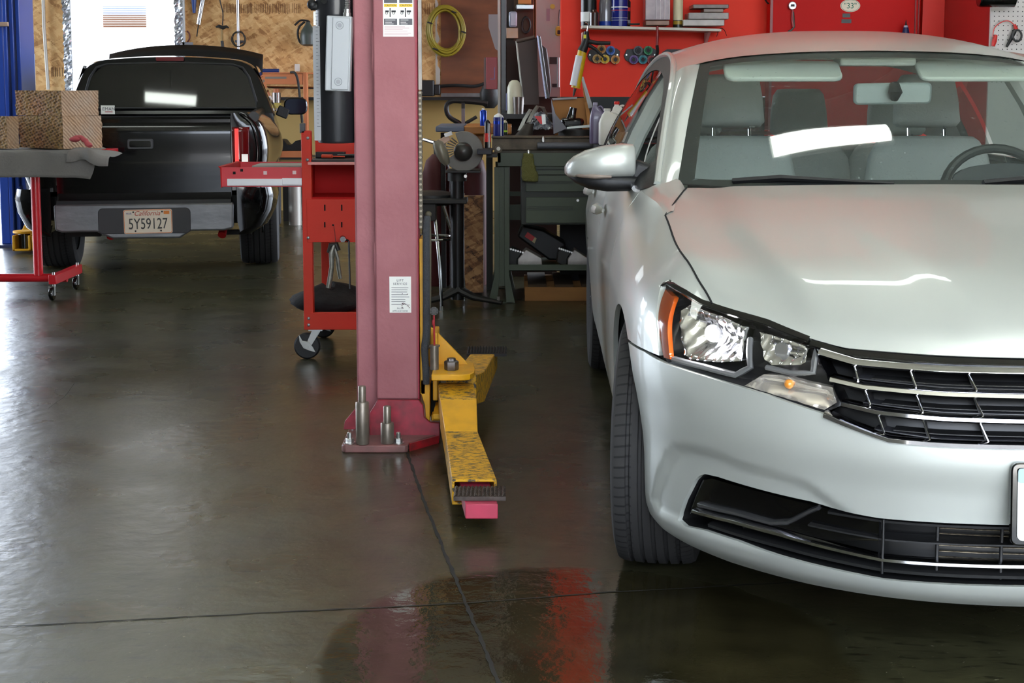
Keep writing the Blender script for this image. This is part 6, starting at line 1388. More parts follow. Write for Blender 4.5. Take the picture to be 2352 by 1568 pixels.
for i,(u0,u1,lab) in enumerate(((1168,1246,'silver slanted metal cover on the left of the lower bench shelf'),(1285,1352,'silver slanted metal cover on the right of the lower bench shelf'))):
    Y=9.02; t=thing('metal_cover',lab,'metal part',at((u0+u1)/2,611,Y),0,'slanted metal covers on the lower bench shelf'); t.location.y=Y; t.location.z=zs+.007; L=t.location
    q=lambda u,v:((at(u,v,Y).x-L.x),(at(u,v,Y).z-at(0,613,Y).z))
    w=u1-u0
    MB().prism([q(u0+.28*w,612),q(u1,612),q(u1-.02*w,590),q(u0+.52*w,570),q(u0+.42*w,578),q(u0+.28*w,592)],.14).build('cover',mat('satin_silver','#b5b0aa',.35,.6,var=(14,.3)),t,bev=.005)
    MB().prism([q(u0-.1*w,600),q(u0+.2*w,612),q(u0+.27*w,612),q(u0+.27*w,592),q(u0+.42*w,577),q(u0+.10*w,566),q(u0-.05*w,575)],.11,org=(0,.01,0)).build('dark_body',DKM,t,bev=.006)
    k=MB(); 
    for j in range(7): c=q(u0+w*(.0+j*.07),568+j*1.5); k.cyl((c[0],-.0,c[1]),(c[0],.012,c[1]),.006,n=8)
    for c in(q(u0+.33*w,608),q(u1-.05*w,608)): k.cyl((c[0],-.002,c[1]),(c[0],.0,c[1]),.004,n=8)
    k.build('screw_row',ZINC,t)
tcs=thing('tool_case','black plastic tool case with a red label leaning on the lower bench shelf','tool case',at(1240,560,9.2)); tcs.location.y=9.25; L=tcs.location
q=lambda u,v:(at(u,v,9.2).x-L.x,at(u,v,9.2).z-L.z)
MB().prism([q(1188,545),q(1200,518),q(1250,530),q(1300,560),q(1296,600),q(1262,600)],.20).build('case',BLKM,tcs,bev=.012)
quad([V((q(1212,534)[0],-.003,q(0,534)[1])),V((q(1229,546)[0],-.003,q(0,546)[1])),V((q(1222,556)[0],-.003,q(0,556)[1])),V((q(1205,545)[0],-.003,q(0,545)[1]))],'red_label',mat('label_red','#c02a28',.5),tcs,.002)
quad([V((q(1222,556)[0],-.003,q(0,556)[1])),V((q(1229,546)[0],-.003,q(0,546)[1])),V((q(1233,549)[0],-.003,q(0,549)[1])),V((q(1228,561)[0],-.003,q(0,561)[1]))],'pale_label',mat('label_pale','#b9a878',.5),tcs,.002)
# ------------------------------------------------------------ jugs right of the bench
tb2=thing('low_table','dark table carrying plastic jugs behind the door mirror','table',(at(1410,400,8.55).x,8.7,0))
zj=at(0,333,8.5).z
wb(MB().bb((at(1371,0,8.5).x,8.45,zj-.03),(at(1371,0,8.5).x+.7,8.87,zj-.002)),'table_top',BLKM,tb2)
for x in(at(1373,0,8.5).x,at(1371,0,8.5).x+.65): 
    for y in(8.47,8.82): wb(MB().bb((x,y,0),(x+.04,y+.04,zj-.03)),'leg',BLKM,tb2)
def jug(u,v1,wpx,Y,m,capm,lab,hm=1.):
    s=FPX/Y; w=wpx/s; c=at(u,300,Y); t=thing('plastic_jug',lab,'jug',(c.x,Y,zj)); h=at(0,v1,Y).z-zj
    def sq(w_,d_,z,ox=0): return [V((ox+w_/2*math.copysign(abs(math.cos(2*PI*k/20))**.5,math.cos(2*PI*k/20)),d_/2*math.copysign(abs(math.sin(2*PI*k/20))**.5,math.sin(2*PI*k/20)),z)) for k in range(20)]
    MB().rings([sq(w*.94,w*.6,0),sq(w,w*.64,.01),sq(w,w*.64,h*.60),sq(w*.9,w*.58,h*.70),sq(w*.55,w*.4,h*.84,-w*.08),sq(w*.26,w*.24,h*.90,-w*.14),sq(w*.24,w*.22,h*.94,-w*.14)]).build('jug_body',m,t,smooth=60)
    MB().lathe([(w*.14,h*.93),(w*.15,h*.94),(w*.15,h*.99),(w*.13,h)],c=(-w*.14,0,0),n=18).build('jug_cap',capm,t)
    MB().tube(smooth_path([(w*.02,0,h*.88),(w*.22,0,h*.90),(w*.38,0,h*.80),(w*.42,0,h*.62)],4),w*.06,10).build('jug_handle',m,t)
    return t
JW=mat('jug_white','#d8d6cc',.4); JP=mat('jug_purple','#6d6480',.3,coat=.3)
jug(1402,249,54,8.55,JW,JW,'white plastic jug standing in front, left of the car window')
jug(1372,235,36,8.74,JP,mat('cap_clear','#9a94a8',.3),'purple-tinted clear jug behind the front white jug')
jug(1422,233,42,8.74,JW,RDC,'white jug with a red cap behind the front white jug')
jug(1452,234,30,8.78,JW,JW,'white jug farthest right, half hidden by the car window')
# ------------------------------------------------------------ RED WALL
SHY=9.25
sv=thing('wall_shelf','white wall shelf on the red wall above the car','shelf',at(1495,62,SHY)); sv.location.y=RY-.005; L=sv.location
a=at(1338,57,SHY); b=at(1657,57,SHY); zsv=at(0,64,SHY).z
tilt=(at(0,59,SHY).z-at(0,68,SHY).z)
MB().add([(a.x-L.x,SHY-L.y,0.010),(b.x-L.x,SHY-L.y,-.010),(b.x-L.x,0,-.010),(a.x-L.x,0,.010),(a.x-L.x,SHY-L.y,-.006),(b.x-L.x,SHY-L.y,-.026),(b.x-L.x,0,-.026),(a.x-L.x,0,-.006)],[(0,1,2,3),(7,6,5,4),(0,4,5,1),(1,5,6,2),(2,6,7,3),(3,7,4,0)]).build('shelf_board',mat('shelf_white','#d8cfc4',.5),sv,bev=.001)
for u in(1338,1622):
    x=at(u,70,RY-.05).x-L.x
    MB().prism([(-.20,-.028),(0,-.028),(0,-.10)],.016,ax='x',org=(x-.006,0,0)).build('bracket',mat('bracket_white','#d9c4c0',.5),sv)
SZ=L.z
def slz(u): return SZ+.010-.020*(at(u,0,SHY).x-a.x)/(b.x-a.x)
def bottle(name,u,wpx,v1,Y,m,lab,cat,prof=((1,0),(1,.8),(.5,.92),(.4,1)),extra=()):
    c=at(u,50,Y); r=wpx/2/(FPX/Y); t=thing(name,lab,cat,(c.x,Y,slz(u)+.001)); h=(at(0,v1,Y).z-t.location.z)
    MB().lathe([(r*p,h*q) for p,q in prof],n=24).build('bottle_body',m,t,smooth=40)
    for nm,r_,z0,z1,mm in extra: MB().lathe([(r*r_,h*z0),(r*r_,h*z1)],n=24,cap=(nm=='cap')).build(nm,mm,t)
    return t
bottle('black_bottle',1352,36,-25,9.38,BKC,'tall black bottle with a white label at the left end of the white shelf','bottle',extra=(('white_label',1.02,.12,.38,WC),))
bottle('small_jar',1365,20,22,9.31,mat('brown_glass','#3a1f1a',.15,coat=.5),'small dark jar in front of the tall black bottle on the shelf','jar')
bottle('spray_bottle',1391,30,-35,9.36,mat('clear_grey_plastic','#6d6a70',.15,coat=.8),'clear bottle with a little blue liquid, second group from the left on the shelf','bottle',prof=((1,0),(1,.55),(.8,.72),(.35,.85),(.35,1)),extra=(('blue_liquid',1.01,.02,.12,mat('liquid_blue','#1c3a9a',.2)),))
bt=bottle('spray_can',1423,38,-25,9.33,mat('can_royal','#15207c',.2,coat=.4),'blue spray can with a yellow top label and white lettering on the white shelf','spray can',extra=(('yellow_label',1.02,.74,.86,mat('label_yellow2','#e8dc2c',.4)),('print_band',1.015,.50,.53,WC),('print_band',1.015,.42,.44,RDC),('print_band',1.015,.22,.23,WC),('print_band',1.015,.16,.17,WC)))
bottle('oil_bottle',1437,22,-10,9.40,BKC,'narrow black bottle right behind the blue spray can','bottle',extra=(('red_label',1.02,.50,.62,RDC),('grey_label',1.02,.08,.22,mat('label_grey2','#8f8f90',.5))))
bottle('spray_can',1557,22,-15,9.34,mat('can_gold_black','#2a2416',.3),'cream and gold spray can between the organizer boxes on the shelf','spray can',extra=(('cream_label',1.02,.22,.9,mat('label_cream','#e2d8b4',.45)),('gold_band',1.03,.10,.2,mat('gold','#a88a2c',.4))))
def shbox(name,u0,v0,u1,v1,Y,dep,m,lab,cat,group=None,bev=.004,zoff=None):
    k=pr(u0,v1,u1,v0,Y,dep); z=min(p[2] for p in k.v); o=single(k,name,m,lab,cat,group,bev=bev); return o
CLR=mat('clear_organizer','#b7a3a6',.2,coat=.5,var=(22,.35),col2='#857078')
o1=shbox('organizer_box',1482,-30,1540,46,9.30,.16,CLR,'clear parts organizer standing on end on the white shelf','organizer box')
k=MB()
for u in(1507,1517,1527,1537): q=at(u,20,9.295); k.bb((q.x-.002,9.294,at(0,44,9.29).z),(q.x+.002,9.299,at(0,-20,9.29).z))
onto(k,'divider_ribs',mat('rib_clear','#dcd0d4',.3),o1,smooth=0)
shbox('flat_tin',1483,47,1538,58,9.27,.20,mat('tin_brown','#8a6a5a',.4,.3,var=(20,.3)),'flat brown tin under the clear organizer','tin')
shbox('organizer_box',1569,45,1664,59,9.27,.20,mat('organizer_white','#d6d0cc',.35,var=(20,.3),col2='#b9b2ac'),'lowest of the flat organizer boxes at the right end of the shelf','organizer box','flat organizer boxes stacked at the right end of the shelf')
shbox('organizer_box',1582,29,1674,44,9.26,.21,mat('organizer_grey','#b0a8a4',.35,var=(20,.3),col2='#8d8582'),'middle flat grey organizer box of the stack on the shelf','organizer box','flat organizer boxes stacked at the right end of the shelf')
shbox('organizer_box',1592,10,1674,19,9.26,.21,mat('organizer_brown','#8d7f78',.35,var=(20,.3),col2='#6a5c56'),'topmost flat brownish organizer box of the stack on the shelf','organizer box','flat organizer boxes stacked at the right end of the shelf')
shbox('small_box',1616,20,1662,28,9.28,.15,mat('organizer_tan','#a08a7c',.35,var=(30,.3)),'small clear box wedged between the two upper organizer boxes','box')
shbox('flat_tool',1442,53,1470,57,9.28,.04,BLKM,'thin dark tool lying on the shelf left of the clear organizer','tool')
# caulking gun
cg=thing('caulking_gun','black caulking gun with a yellow cartridge hanging from the left end of the shelf','caulking gun',at(1347,72,9.2)); cg.location.y=9.18; L=cg.location
def ocg(u,v,dy=0): q=at(u,v,9.18)-L; return V((q.x,dy,q.z))
MB().tube([ocg(1338,116),ocg(1322,202)],.0275,18).build('cartridge',mat('cartridge_yellow','#c9a514',.4),cg)
k=MB(); p0,p1=ocg(1333,128,-.004),ocg(1319,196,-.004); k.tube([p0+V((-.006,-.012,0)),p1+V((-.006,-.012,0))],.022,14,flat=1.); k.build('cartridge_label',mat('label_white2','#d8d8dc',.5),cg)
MB().tube([ocg(1321,203),ocg(1317,221)],[.010,.004],10).build('nozzle',mat('nozzle_dark','#3a3028',.5),cg)
MB().tube([ocg(1347,72),ocg(1347,90),ocg(1343,104),ocg(1337,118)],[.014,.020,.024,.030],12).build('gun_body',BLKM,cg)
MB().tube([ocg(1347,94),ocg(1372,99),ocg(1402,99)],[.014,.013,.011],10).build('grip_handle',BLKM,cg)
MB().tube([ocg(1352,104),ocg(1368,113),ocg(1379,124),ocg(1387,132)],[.012,.010,.008,.005],10).build('trigger',BLKM,cg)
MB().box(ocg(1343,84,-.018),(.016,.008,.022)).build('yellow_tag',mat('tag_yellow','#e0d820',.5),cg)
MB().tube([ocg(1349,72),ocg(1351,60),ocg(1349,53),ocg(1344,52)],.004,8).build('hanging_hook',CHR,cg)
# coloured disc tools on black holders
cols={'amber':'#b07a2c','blue':'#2a5cb0','tan':'#a9843e','yellow':'#d8b21e','orange':'#b87a22','grey':'#3b3f46','green':'#17804a','purple':'#5a3a80','teal':'#1f7f8c','dark red':'#8a1c22'}
def holder(u0,u1,u_c,lab,discs):
    Y=RY-.012; q0=at(u0,142,Y); t=thing('tool_holder',lab,'tool holder',(at(u_c,128,Y).x,Y,at(0,128,Y).z),0,'black holders for coloured disc tools'); L=t.location
    q=lambda u,v:(at(u,v,Y).x-L.x,at(u,v,Y).z-L.z)
    MB().prism([q(u0,128),q(u0+7,113),q(u1-8,111),q(u1,117),q(u1-1,130),q(u1-6,140),q(u0+16,145),q(u0+4,138)],.011,org=(0,.0,0)).build('holder_plate',mat('holder_black','#28282b',.5),t,bev=.001)
    k=MB()
    for u in(u0+6,u1-6): c=q(u,126); k.cyl((c[0],-.002,c[1]),(c[0],.0,c[1]),.005,n=10)
    k.build('screw',ZINC,t)
    for u,v,n_ in discs:
        c=at(u,v,Y); d=thing('disc_tool',n_+' ring-shaped disc tool on the '+('left' if u<1430 else 'right')+' black holder','disc tool',(c.x,Y,c.z),0,'coloured disc tools on the red wall')
        M_=mat('disc_'+n_.replace(' ','_'),cols[n_],.4); s_=FPX/Y
        MB().lathe([(.012,-.03),(.028,-.03),(.028,-.018),(.020,-.012),(.020,0),(.012,0)],axis='y',n=24).build('ring',M_,d,smooth=40)
        MB().lathe([(.012,-.032),(.012,-.004)],axis='y',n=18).build('bore',mat('bore_black','#101010',.6),d)
        MB().lathe([(.011,-.026),(.017,-.034),(.020,-.033),(.018,-.028)],axis='y',n=18).build('inner_hub',M_,d)
        MB().bb((-.002,-.0312,-.028),(.002,-.028,-.012)).bb((-.002,-.0312,.012),(.002,-.028,.028)).build('slot',INK,d)
holder(1349,1424,1386,'black holder plate behind the caulking gun with five disc tools',((1381,113,'amber'),(1402,116,'blue'),(1371,135,'tan'),(1389,136,'yellow'),(1413,137,'orange')))
holder(1433,1510,1470,'black holder plate with five disc tools left of the car roof',((1465,116,'grey'),(1488,116,'green'),(1455,137,'purple'),(1476,137,'teal'),(1496,138,'dark red')))
k=MB(); Y=RY-.012; P_=[P2(1521,120,Y),P2(1532,113,Y),P2(1600,113,Y),P2(1600,145,Y),P2(1532,145,Y)]; k.prism(P_,.011,org=(0,Y,0)); single(k,'tool_holder',mat('holder_black'),'black holder plate half hidden behind the car roof','tool holder','black holders for coloured disc tools')
br=thing('wire_brush','thin brush with a dark red handle and black bristles hanging from the shelf','brush',at(1508,60,9.24)); br.location.y=9.235; L=br.location
def obr(u,v,dy=0): q=at(u,v,9.235)-L; return V((q.x,dy,q.z))
MB().tube([obr(1510,60),obr(1510,85),obr(1509,105)],[.006,.010,.008],10).build('handle',mat('dark_red_handle','#8c1a1c',.4),br)
MB().tube(smooth_path([obr(1509,104),obr(1510,120),obr(1506,132),obr(1499,136)],4),.010,8).build('bristles',mat('bristle_black','#161214',.9,bump=(300,1)),br)
k=MB().tube(smooth_path([at(1646,84,9.3),at(1651,70,9.28),at(1657,65,9.24),at(1664,70,9.28),at(1669,82,9.3)],4),.002,6); single(k,'wire_loop',INK,'thin dark wire loop hanging off the right end of the shelf','wire')
# red steel cabinet
CYf=9.33
rc=thing('red_cabinet','glossy deep red steel cabinet with an oval sticker behind the car roof','cabinet',(at(1942,100,CYf).x,9.41,0)); L=rc.location
RCM=mat('cabinet_red','#d21a18',.5,var=(1.2,.35),col2='#c21614',spec=.12)
xa_,xb_=at(1771,0,CYf).x,at(2115,0,CYf).x
MB().bb((xa_-L.x,CYf-L.y,0),(xb_-L.x,.075,2.6)).build('cabinet_body',RCM,rc,bev=.004)
k=MB(); k.bb((xa_-L.x-.004,CYf-L.y-.006,0),(xa_-L.x+.012,CYf-L.y,2.6)).bb((xb_-L.x-.035,CYf-L.y-.008,0),(xb_-L.x-.028,CYf-L.y,2.6)).bb((xb_-L.x-.015,CYf-L.y-.008,0),(xb_-L.x-.009,CYf-L.y,2.6)); k.build('door_edge',mat('cabinet_edge','#8a2a2c',.35),rc)
def orc(u,v): return at(u,v,CYf-.002)-L
c=orc(1953,13); sk=MB(); sk.prism([(c.x+.060*math.cos(a),c.z+.038*math.sin(a)) for a in[2*PI*j/36 for j in range(36)]],.0015,org=(0,CYf-L.y-.002,0)); s_=sk.build('oval_sticker',mat('sticker_cream','#e8e0c8',.4),rc)
sk=MB().tube([(c.x+.055*math.cos(a),CYf-L.y-.0025,c.z+.034*math.sin(a)) for a in[2*PI*j/36 for j in range(36)]],.0009,5,close=True); sk.build('sticker_border',mat('sticker_green2','#2c6a4a',.5),s_)
text('sticker_number','"33"',.046,mat('sticker_teal','#1f7a5c',.5),s_,(c.x,CYf-L.y-.003,c.z-.002),sx=1.0)
for v0,v1,w in((31,40,9),(44,53,11.5)): q0=orc(1944-w,v1);q1=orc(1944+w,v0); MB().bb((q0.x,CYf-L.y-.003,q0.z),(q1.x,CYf-L.y,q1.z)).build('name_tag',BLKG,rc)
kb=thing('key_reel','silver round key reel with a dark strap hanging on the red cabinet','key reel',at(1820,13,CYf-.02)); kb.location.y=CYf-.02; L=kb.location
def okb(u,v,dy=0): q=at(u,v,CYf-.02)-L; return V((q.x,dy,q.z))
MB().lathe([(.024,.012),(.026,0),(.022,-.008),(.004,-.010)],axis='y',n=24).build('reel_body',mat('reel_silver','#b9b8bc',.25,.7),kb)
MB().box((0,-.011,.001),(.022,.004,.014)).build('reel_window',BLKM,kb)
MB().tube([okb(1821,22),okb(1819,45),okb(1822,62)],.006,8,flat=.5).build('strap_red',mat('strap_red','#a8353a',.5),kb)
MB().tube([okb(1822,27),okb(1824,62),okb(1818,69),okb(1810,73)],.006,8,flat=.5).build('strap_dark',mat('strap_dark','#3a3028',.4,.4),kb)
fn=thing('glue_bottle','small dark blue bottle with a pointed tip on the red cabinet','bottle',at(2086,84,9.2)); fn.location.y=9.26; L=fn.location; hh_=at(0,46,9.26).z-at(0,90,9.26).z
fn.location.z=at(0,90,9.26).z; k=MB().lathe([(.032,-.05),(.032,0),(.016,hh_*.55),(.015,hh_*.62)],n=20); k.build('bottle_body',mat('bottle_navy','#1c2a5c',.3),fn)
MB().lathe([(.0145,hh_*.58),(.012,hh_*.72)],n=16).build('collar',mat('collar_pale','#b9b8cc',.4),fn); MB().lathe([(.006,hh_*.72),(.002,hh_)],n=12).build('tip',BLKM,fn)
k=MB().bb((fn.location.x-.05,9.20,fn.location.z-.065),(fn.location.x+.05,CYf-.001,fn.location.z-.051)); single(k,'small_ledge',RCM,'narrow red ledge on the cabinet door under the blue bottle','ledge')
k=MB().tube(smooth_path([at(1755,-6,9.4),at(1760,3,9.4),at(1765,8,9.4),at(1771,3,9.4)],4),.005,6); single(k,'cable_loop',INK,'dark cable loop at the top edge of the picture left of the red cabinet','cable')
# pegboard on the right
PGY=8.4
pg=thing('pegboard','white perforated pegboard right of the red return wall','pegboard',(at(2330,100,PGY).x,PGY,at(0,180,PGY).z)); L=pg.location
xa_=at(2277,0,PGY).x; MB().bb((xa_-L.x,0,-.5),(1.2,.02,1.6)).build('board',mat('pegboard_white','#d4cfcb',.6),pg)
k=MB()
for i in range(14):
    for j in range(24): k.lathe([(.0032,-.0006),(.0030,-.0004)],c=(xa_-L.x+.02+i*.0254,0,-.02+j*.0254),axis='y',n=6)
o=k.build('peg_holes',DARK,pg,smooth=0); o['kind']='stuff'
jc=thing('test_leads','red and black clamp leads hanging on the pegboard','clamp leads',at(2320,60,PGY-.03)); jc.location.y=PGY-.03; L=jc.location
def oj(u,v,dy=0): q=at(u,v,PGY-.03)-L; return V((q.x,dy,q.z))
MB().tube(smooth_path([oj(2280,85),oj(2284,65),oj(2300,51),oj(2316,48),oj(2328,56),oj(2332,68)],4),.003,6).build('red_lead',RDC,jc)
MB().tube([oj(2336,60),oj(2330,72),oj(2322,90),oj(2312,108)],[.004,.012,.010,.006],8).build('black_clamp',BLKM,jc)
MB().tube([oj(2330,56),oj(2334,66),oj(2330,74)],[.007,.012,.005],8).build('red_clamp',RDC,jc)
MB().tube([oj(2288,80),oj(2284,94),oj(2281,106)],[.008,.014,.010],8).build('red_handle',RDC,jc)
k=MB().tube([oj(2335+10*math.cos(a),82+13*math.sin(a),-.01) for a in[2*PI*j/20 for j in range(20)]],.006,8,close=True); k.build('coil_ring',mat('ring_grey','#3c3c3c',.4),jc)
ft=thing('black_reel','black round reel hanging at the top of the pegboard','reel',at(2292,0,PGY-.1)); ft.location.y=PGY-.12
MB().lathe([(.05,-.09),(.055,-.08),(.055,.10),(.03,.115)],c=(-.02,0,.015),axis='x',n=24).build('reel',BLKG,ft)
# ------------------------------------------------------------ BACK WALL THINGS
BW=WY-.02
def bwt(name,label,cat,u,v,d=.03): t=thing(name,label,cat,at(u,v,BW-d)); t.location.y=BW-d; return t
def ol(t,u,v,dy=0): q=at(u,v,t.location.y)-t.location; return V((q.x,dy,q.z))
cdp=single(MB().tube([at(97,-80,BW-.04),at(101,60,BW-.04),at(111,206,BW-.04)],.018,10),'conduit_pipe',mat('pipe_grey','#a9a59c',.4,.4),'grey vertical pipe on the chipboard wall left of the window','pipe')
for i,(u0,u1,m,lab) in enumerate(((55,66,'tube_white','white long strip leaning left of the window'),(66,71,'tube_teal','pale blue-green long strip leaning between the white ones'),(72,78,'tube_dark','dark-edged long strip leaning right of the white ones'))):
    col={'tube_white':'#e4e8ea','tube_teal':'#9fc4bc','tube_dark':'#c8ccd0'}[m]; Y=14.9+i*.1
    a=at(u0,124,Y); b=at(u0+9,124,Y); k=MB(); w=(u1-u0)/(FPX/Y)
    k.add([(a.x,Y,a.z),(a.x+w,Y,a.z),(a.x+w+.04,Y-.2,.0),(a.x+.04,Y-.2,.0),(a.x,Y+.03,a.z),(a.x+w,Y+.03,a.z),(a.x+w+.04,Y-.17,.0),(a.x+.04,Y-.17,.0)],[(0,1,2,3),(7,6,5,4),(0,4,5,1),(1,5,6,2),(2,6,7,3),(3,7,4,0)])
    single(k,'long_strip',mat(m,col,.35),lab,'strip','long strips leaning on the back wall')
t=bwt('grease_gun','chrome and blue grease gun hanging high on the chipboard wall','grease gun',455,55)
MB().tube([ol(t,470,-10),ol(t,466,0),ol(t,456,56)],.026,14).build('barrel',CHR,t); MB().tube([ol(t,445,-8),ol(t,446,30)],[.03,.014],10).build('blue_handle',mat('handle_blue','#25407c',.4),t)
MB().tube([ol(t,456,56),ol(t,452,84)],.006,6).build('spout',DKM,t)
t=bwt('hammer','claw hammer with a wooden handle hanging on the chipboard wall','hammer',510,60)
MB().tube([ol(t,496,62),ol(t,503,60),ol(t,512,64),ol(t,520,61),ol(t,526,64)],[.008,.018,.022,.014,.006],10).build('head',DKM,t)
MB().tube([ol(t,510,64),ol(t,510,95)],.012,10).build('handle',mat('hammer_wood','#8f7444',.6),t); MB().tube([ol(t,510,94),ol(t,512,113)],.016,10).build('grip',BLKM,t)
k=MB().tube(smooth_path([at(500,-30,BW-.03),at(506,5,BW-.03),at(512,30,BW-.03),at(511,58,BW-.03)],5),.006,6); single(k,'wall_cable',INK,'black cable running down to the hammer on the wall','cable')
single(MB().tube([at(545,-70,BW-.05),at(547,60,BW-.05),at(548,122,BW-.05)],.014,10),'steel_rod',mat('rod_steel','#a7a5a8',.3,.8),'long steel rod hanging down through the wire hoop','rod')
t=bwt('wire_hoop','coil of thin dark wire hanging behind the steel rod','wire coil',549,90)
k=MB().tube([ol(t,549+(15+1.6*math.sin(a*1.7))*math.cos(a),90+(17+1.5*math.cos(a*1.3))*math.sin(a),-.002*a) for a in[2*PI*j/28 for j in range(28*4)]],.004,6); k.build('coil',mat('wire_dark','#33302a',.5,.5),t); MB().tube([ol(t,540,94),ol(t,550,97),ol(t,560,95)],[.01,.02,.01],8).build('tie',mat('wire_grey','#6c6e78',.4,.5),t)
t=bwt('pliers','red-handled pliers hanging right of the window','pliers',427,70)
for s in(-1,1): MB().tube(smooth_path([ol(t,427,100),ol(t,427+s*8,90),ol(t,427+s*8,78),ol(t,427+s*2,71)],4),.008,8).build('handle',mat('plier_red','#5c2a24',.5),t)
MB().bb((-.07,-.02,ol(t,0,104).z),(.07,.0,ol(t,0,97).z)).build('hook_plate',mat('plate_grey','#8c8c90',.4,.5),t)
t=bwt('sprayer_tank','dark green hand sprayer tank with a black hose left of the grey switch box','sprayer',703,85,.1)
MB().lathe([(.04,-.09),(.075,-.075),(.08,0),(.07,.06),(.03,.12),(.02,.15)],c=(.02,0,0),n=20).build('tank',mat('tank_green','#3c443e',.4),t)
MB().tube(smooth_path([ol(t,677,58),ol(t,690,47),ol(t,706,48),ol(t,712,52)],5),.010,8).tube(smooth_path([ol(t,700,50),ol(t,687,62),ol(t,684,80),ol(t,690,98),ol(t,704,103)],5),.011,8).build('hose',RUB,t)
single(pr(677,164,688,147,BW-.012,.012),'outlet_cover',mat('outlet_white','#c9c3ba',.5),'small white outlet cover on the chipboard wall','outlet',bev=.002)
# stencilled marks on the chipboard
k=MB(); rr=random.Random(3)
for u0,u1 in((513,578),(585,665),(672,690)):
    u=u0
    while u<u1:
        w=rr.choice((1.2,2,3)); v0=8+rr.uniform(-1,3); v1=31+rr.uniform(-3,1)
        a=at(u,v1,WY-.001); b=at(u+.9,v0,WY-.001); k.bb((a.x,WY-.0015,a.z),(b.x,WY-.0005,b.z))
        if rr.random()<.6: z=a.z+(b.z-a.z)*rr.choice((0,.5,.97)); k.bb((a.x,WY-.0015,z-.003),(a.x+w/225,WY-.0005,z+.003))
        u+=w+1.6
for u0,u1,v0,v1 in((970,1000,8,33),(118,150,155,176)):
    u=u0
    while u<u1:
        a=at(u,v1,WY-.001); b=at(u+.9,v0,WY-.001); k.bb((a.x,WY-.0015,a.z),(b.x,WY-.0005,b.z)); u+=rr.choice((3,4,6))
struct('trim_7',k,mat('stencil_ink','#6a4626',.8),smooth=0)
# torn white paper strip between chipboard and plywood
k=MB(); n=26; L1=[];
for i in range(n+1):
    z=at(0,200-i*10,WY).z; L1.append((at(1000,0,WY).x,z)); 
Rr=[(at(1003+rr.uniform(0,8)*(1 if i%7 else .2),0,WY).x,L1[i][1]) for i in range(n+1)]
k.add([(x,WY-.025,z) for x,z in L1]+[(x,WY-.025,z) for x,z in Rr],[(i,i+1,n+2+i,n+1+i) for i in range(n)]); struct('trim_8',k,mat('torn_paper','#a39c92',.8),smooth=0,solid=.002)
t=bwt('hose_coil','coil of yellow air hose hanging on the brown plywood wall','hose coil',1024,70,.06)
P_=[]; rr=random.Random(11)
N_=34*17
ph=[rr.uniform(-8,7) for _ in range(19)]; py=[rr.uniform(-5,5) for _ in range(19)]
for i in range(N_):
    a=2*PI*i/34; k_=i/34; j=int(k_); f=k_-j; dr=ph[j]*(1-f)+ph[j+1]*f; dv=py[j]*(1-f)+py[j+1]*f
    P_.append(ol(t,1024+(38+dr)*math.cos(a)+2*math.sin(a),71+(52+dr+dv)*math.sin(a)+dv,.02*math.sin(k_*2.3)))
MB().tube(P_,.0095,7).build('hose',mat('hose_yellow','#8a7a1c',.4),t,smooth=60)
for u,v,w in((988,53,12),(1043,28,11),(1065,74,12),(1000,113,12)): MB().tube([ol(t,u-w/2,v-2,-.03),ol(t,u+w/2,v+2,-.03)],.008,6).build('tie_strap',INK,t)
# dark gear on a rail below
t=bwt('black_case','black plastic case on the rail below the yellow hose','case',985,220,.25)
MB().bb((ol(t,966,0).x,0,ol(t,0,221).z),(ol(t,995,0).x,.2,ol(t,0,184).z)).bb((ol(t,995,0).x,.02,ol(t,0,218).z),(ol(t,1009,0).x,.18,ol(t,0,194).z)).build('case_body',BLKM,t,bev=.01)
t=bwt('wall_rail','long dark shelf rail with a grey bar along the tan lower wall','shelf',1060,222,.2)
MB().bb((ol(t,600,0).x,0,-.035),(ol(t,1145,0).x,.2,-.005)).build('rail',BLKM,t); MB().bb((ol(t,1012,0).x,-.01,.0),(ol(t,1120,0).x,.12,.035)).build('grey_bar',mat('bar_grey','#7c7a7a',.4,.5,var=(12,.3)),t)
k=MB().tube(smooth_path([at(1010,198,BW-.06),at(1050,196,BW-.08),at(1090,198,BW-.06),at(1112,192,BW-.06)],5),.016,8); single(k,'thick_cable',RUB,'thick black cable running along the brown plywood wall','cable')
t=bwt('mixer_paddle','black bag hanging beside the dark red wall box','bag',1125,225,.5)
MB().rings([[V((.09*a_*math.cos(q),.06*math.sin(q)*a_,z)) for q in[2*PI*j/14 for j in range(14)]] for a_,z in((.5,-.10),(1,-.05),(1.1,.05),(.8,.12))]).build('bag_body',BLKM,t); t.name='hanging_bag'
# black handle frame (hand truck) before the tan wall
ht=thing('hand_truck','black hand truck frame with a curved handle in front of the tan lower wall','hand truck',at(1060,400,12.5)); ht.location.y=12.4; ht.location.z=0
def oh(u,v,dy=0): q=at(u,v,12.4)-ht.location; return V((q.x,dy,q.z))
MB().tube(smooth_path([oh(1065,233),oh(1040,232),oh(1027,240),oh(1026,256),oh(1034,270),oh(1052,281),oh(1062,288)],6),.020,10).build('curved_handle',BLKM,ht)
MB().tube([oh(1065,232),oh(1090,234),oh(1120,238)],.022,10).tube([oh(1068,284),oh(1095,268)],.014,8).build('side_bar',BLKM,ht)
MB().bb((oh(1059,0).x,-.02,0),(oh(1067,0).x,.02,oh(0,236).z)).build('mast',mat('mast_dark','#2c2a2a',.4,.4),ht)
MB().bb((oh(1059,0).x,-.025,oh(0,285).z),(oh(1067,0).x,-.019,oh(0,249).z)).build('mast_label',mat('worn_label','#6c6466',.5),ht)
MB().bb((-.20,-.15,0),(.20,.1,.03)).build('toe_plate',BLKM,ht)
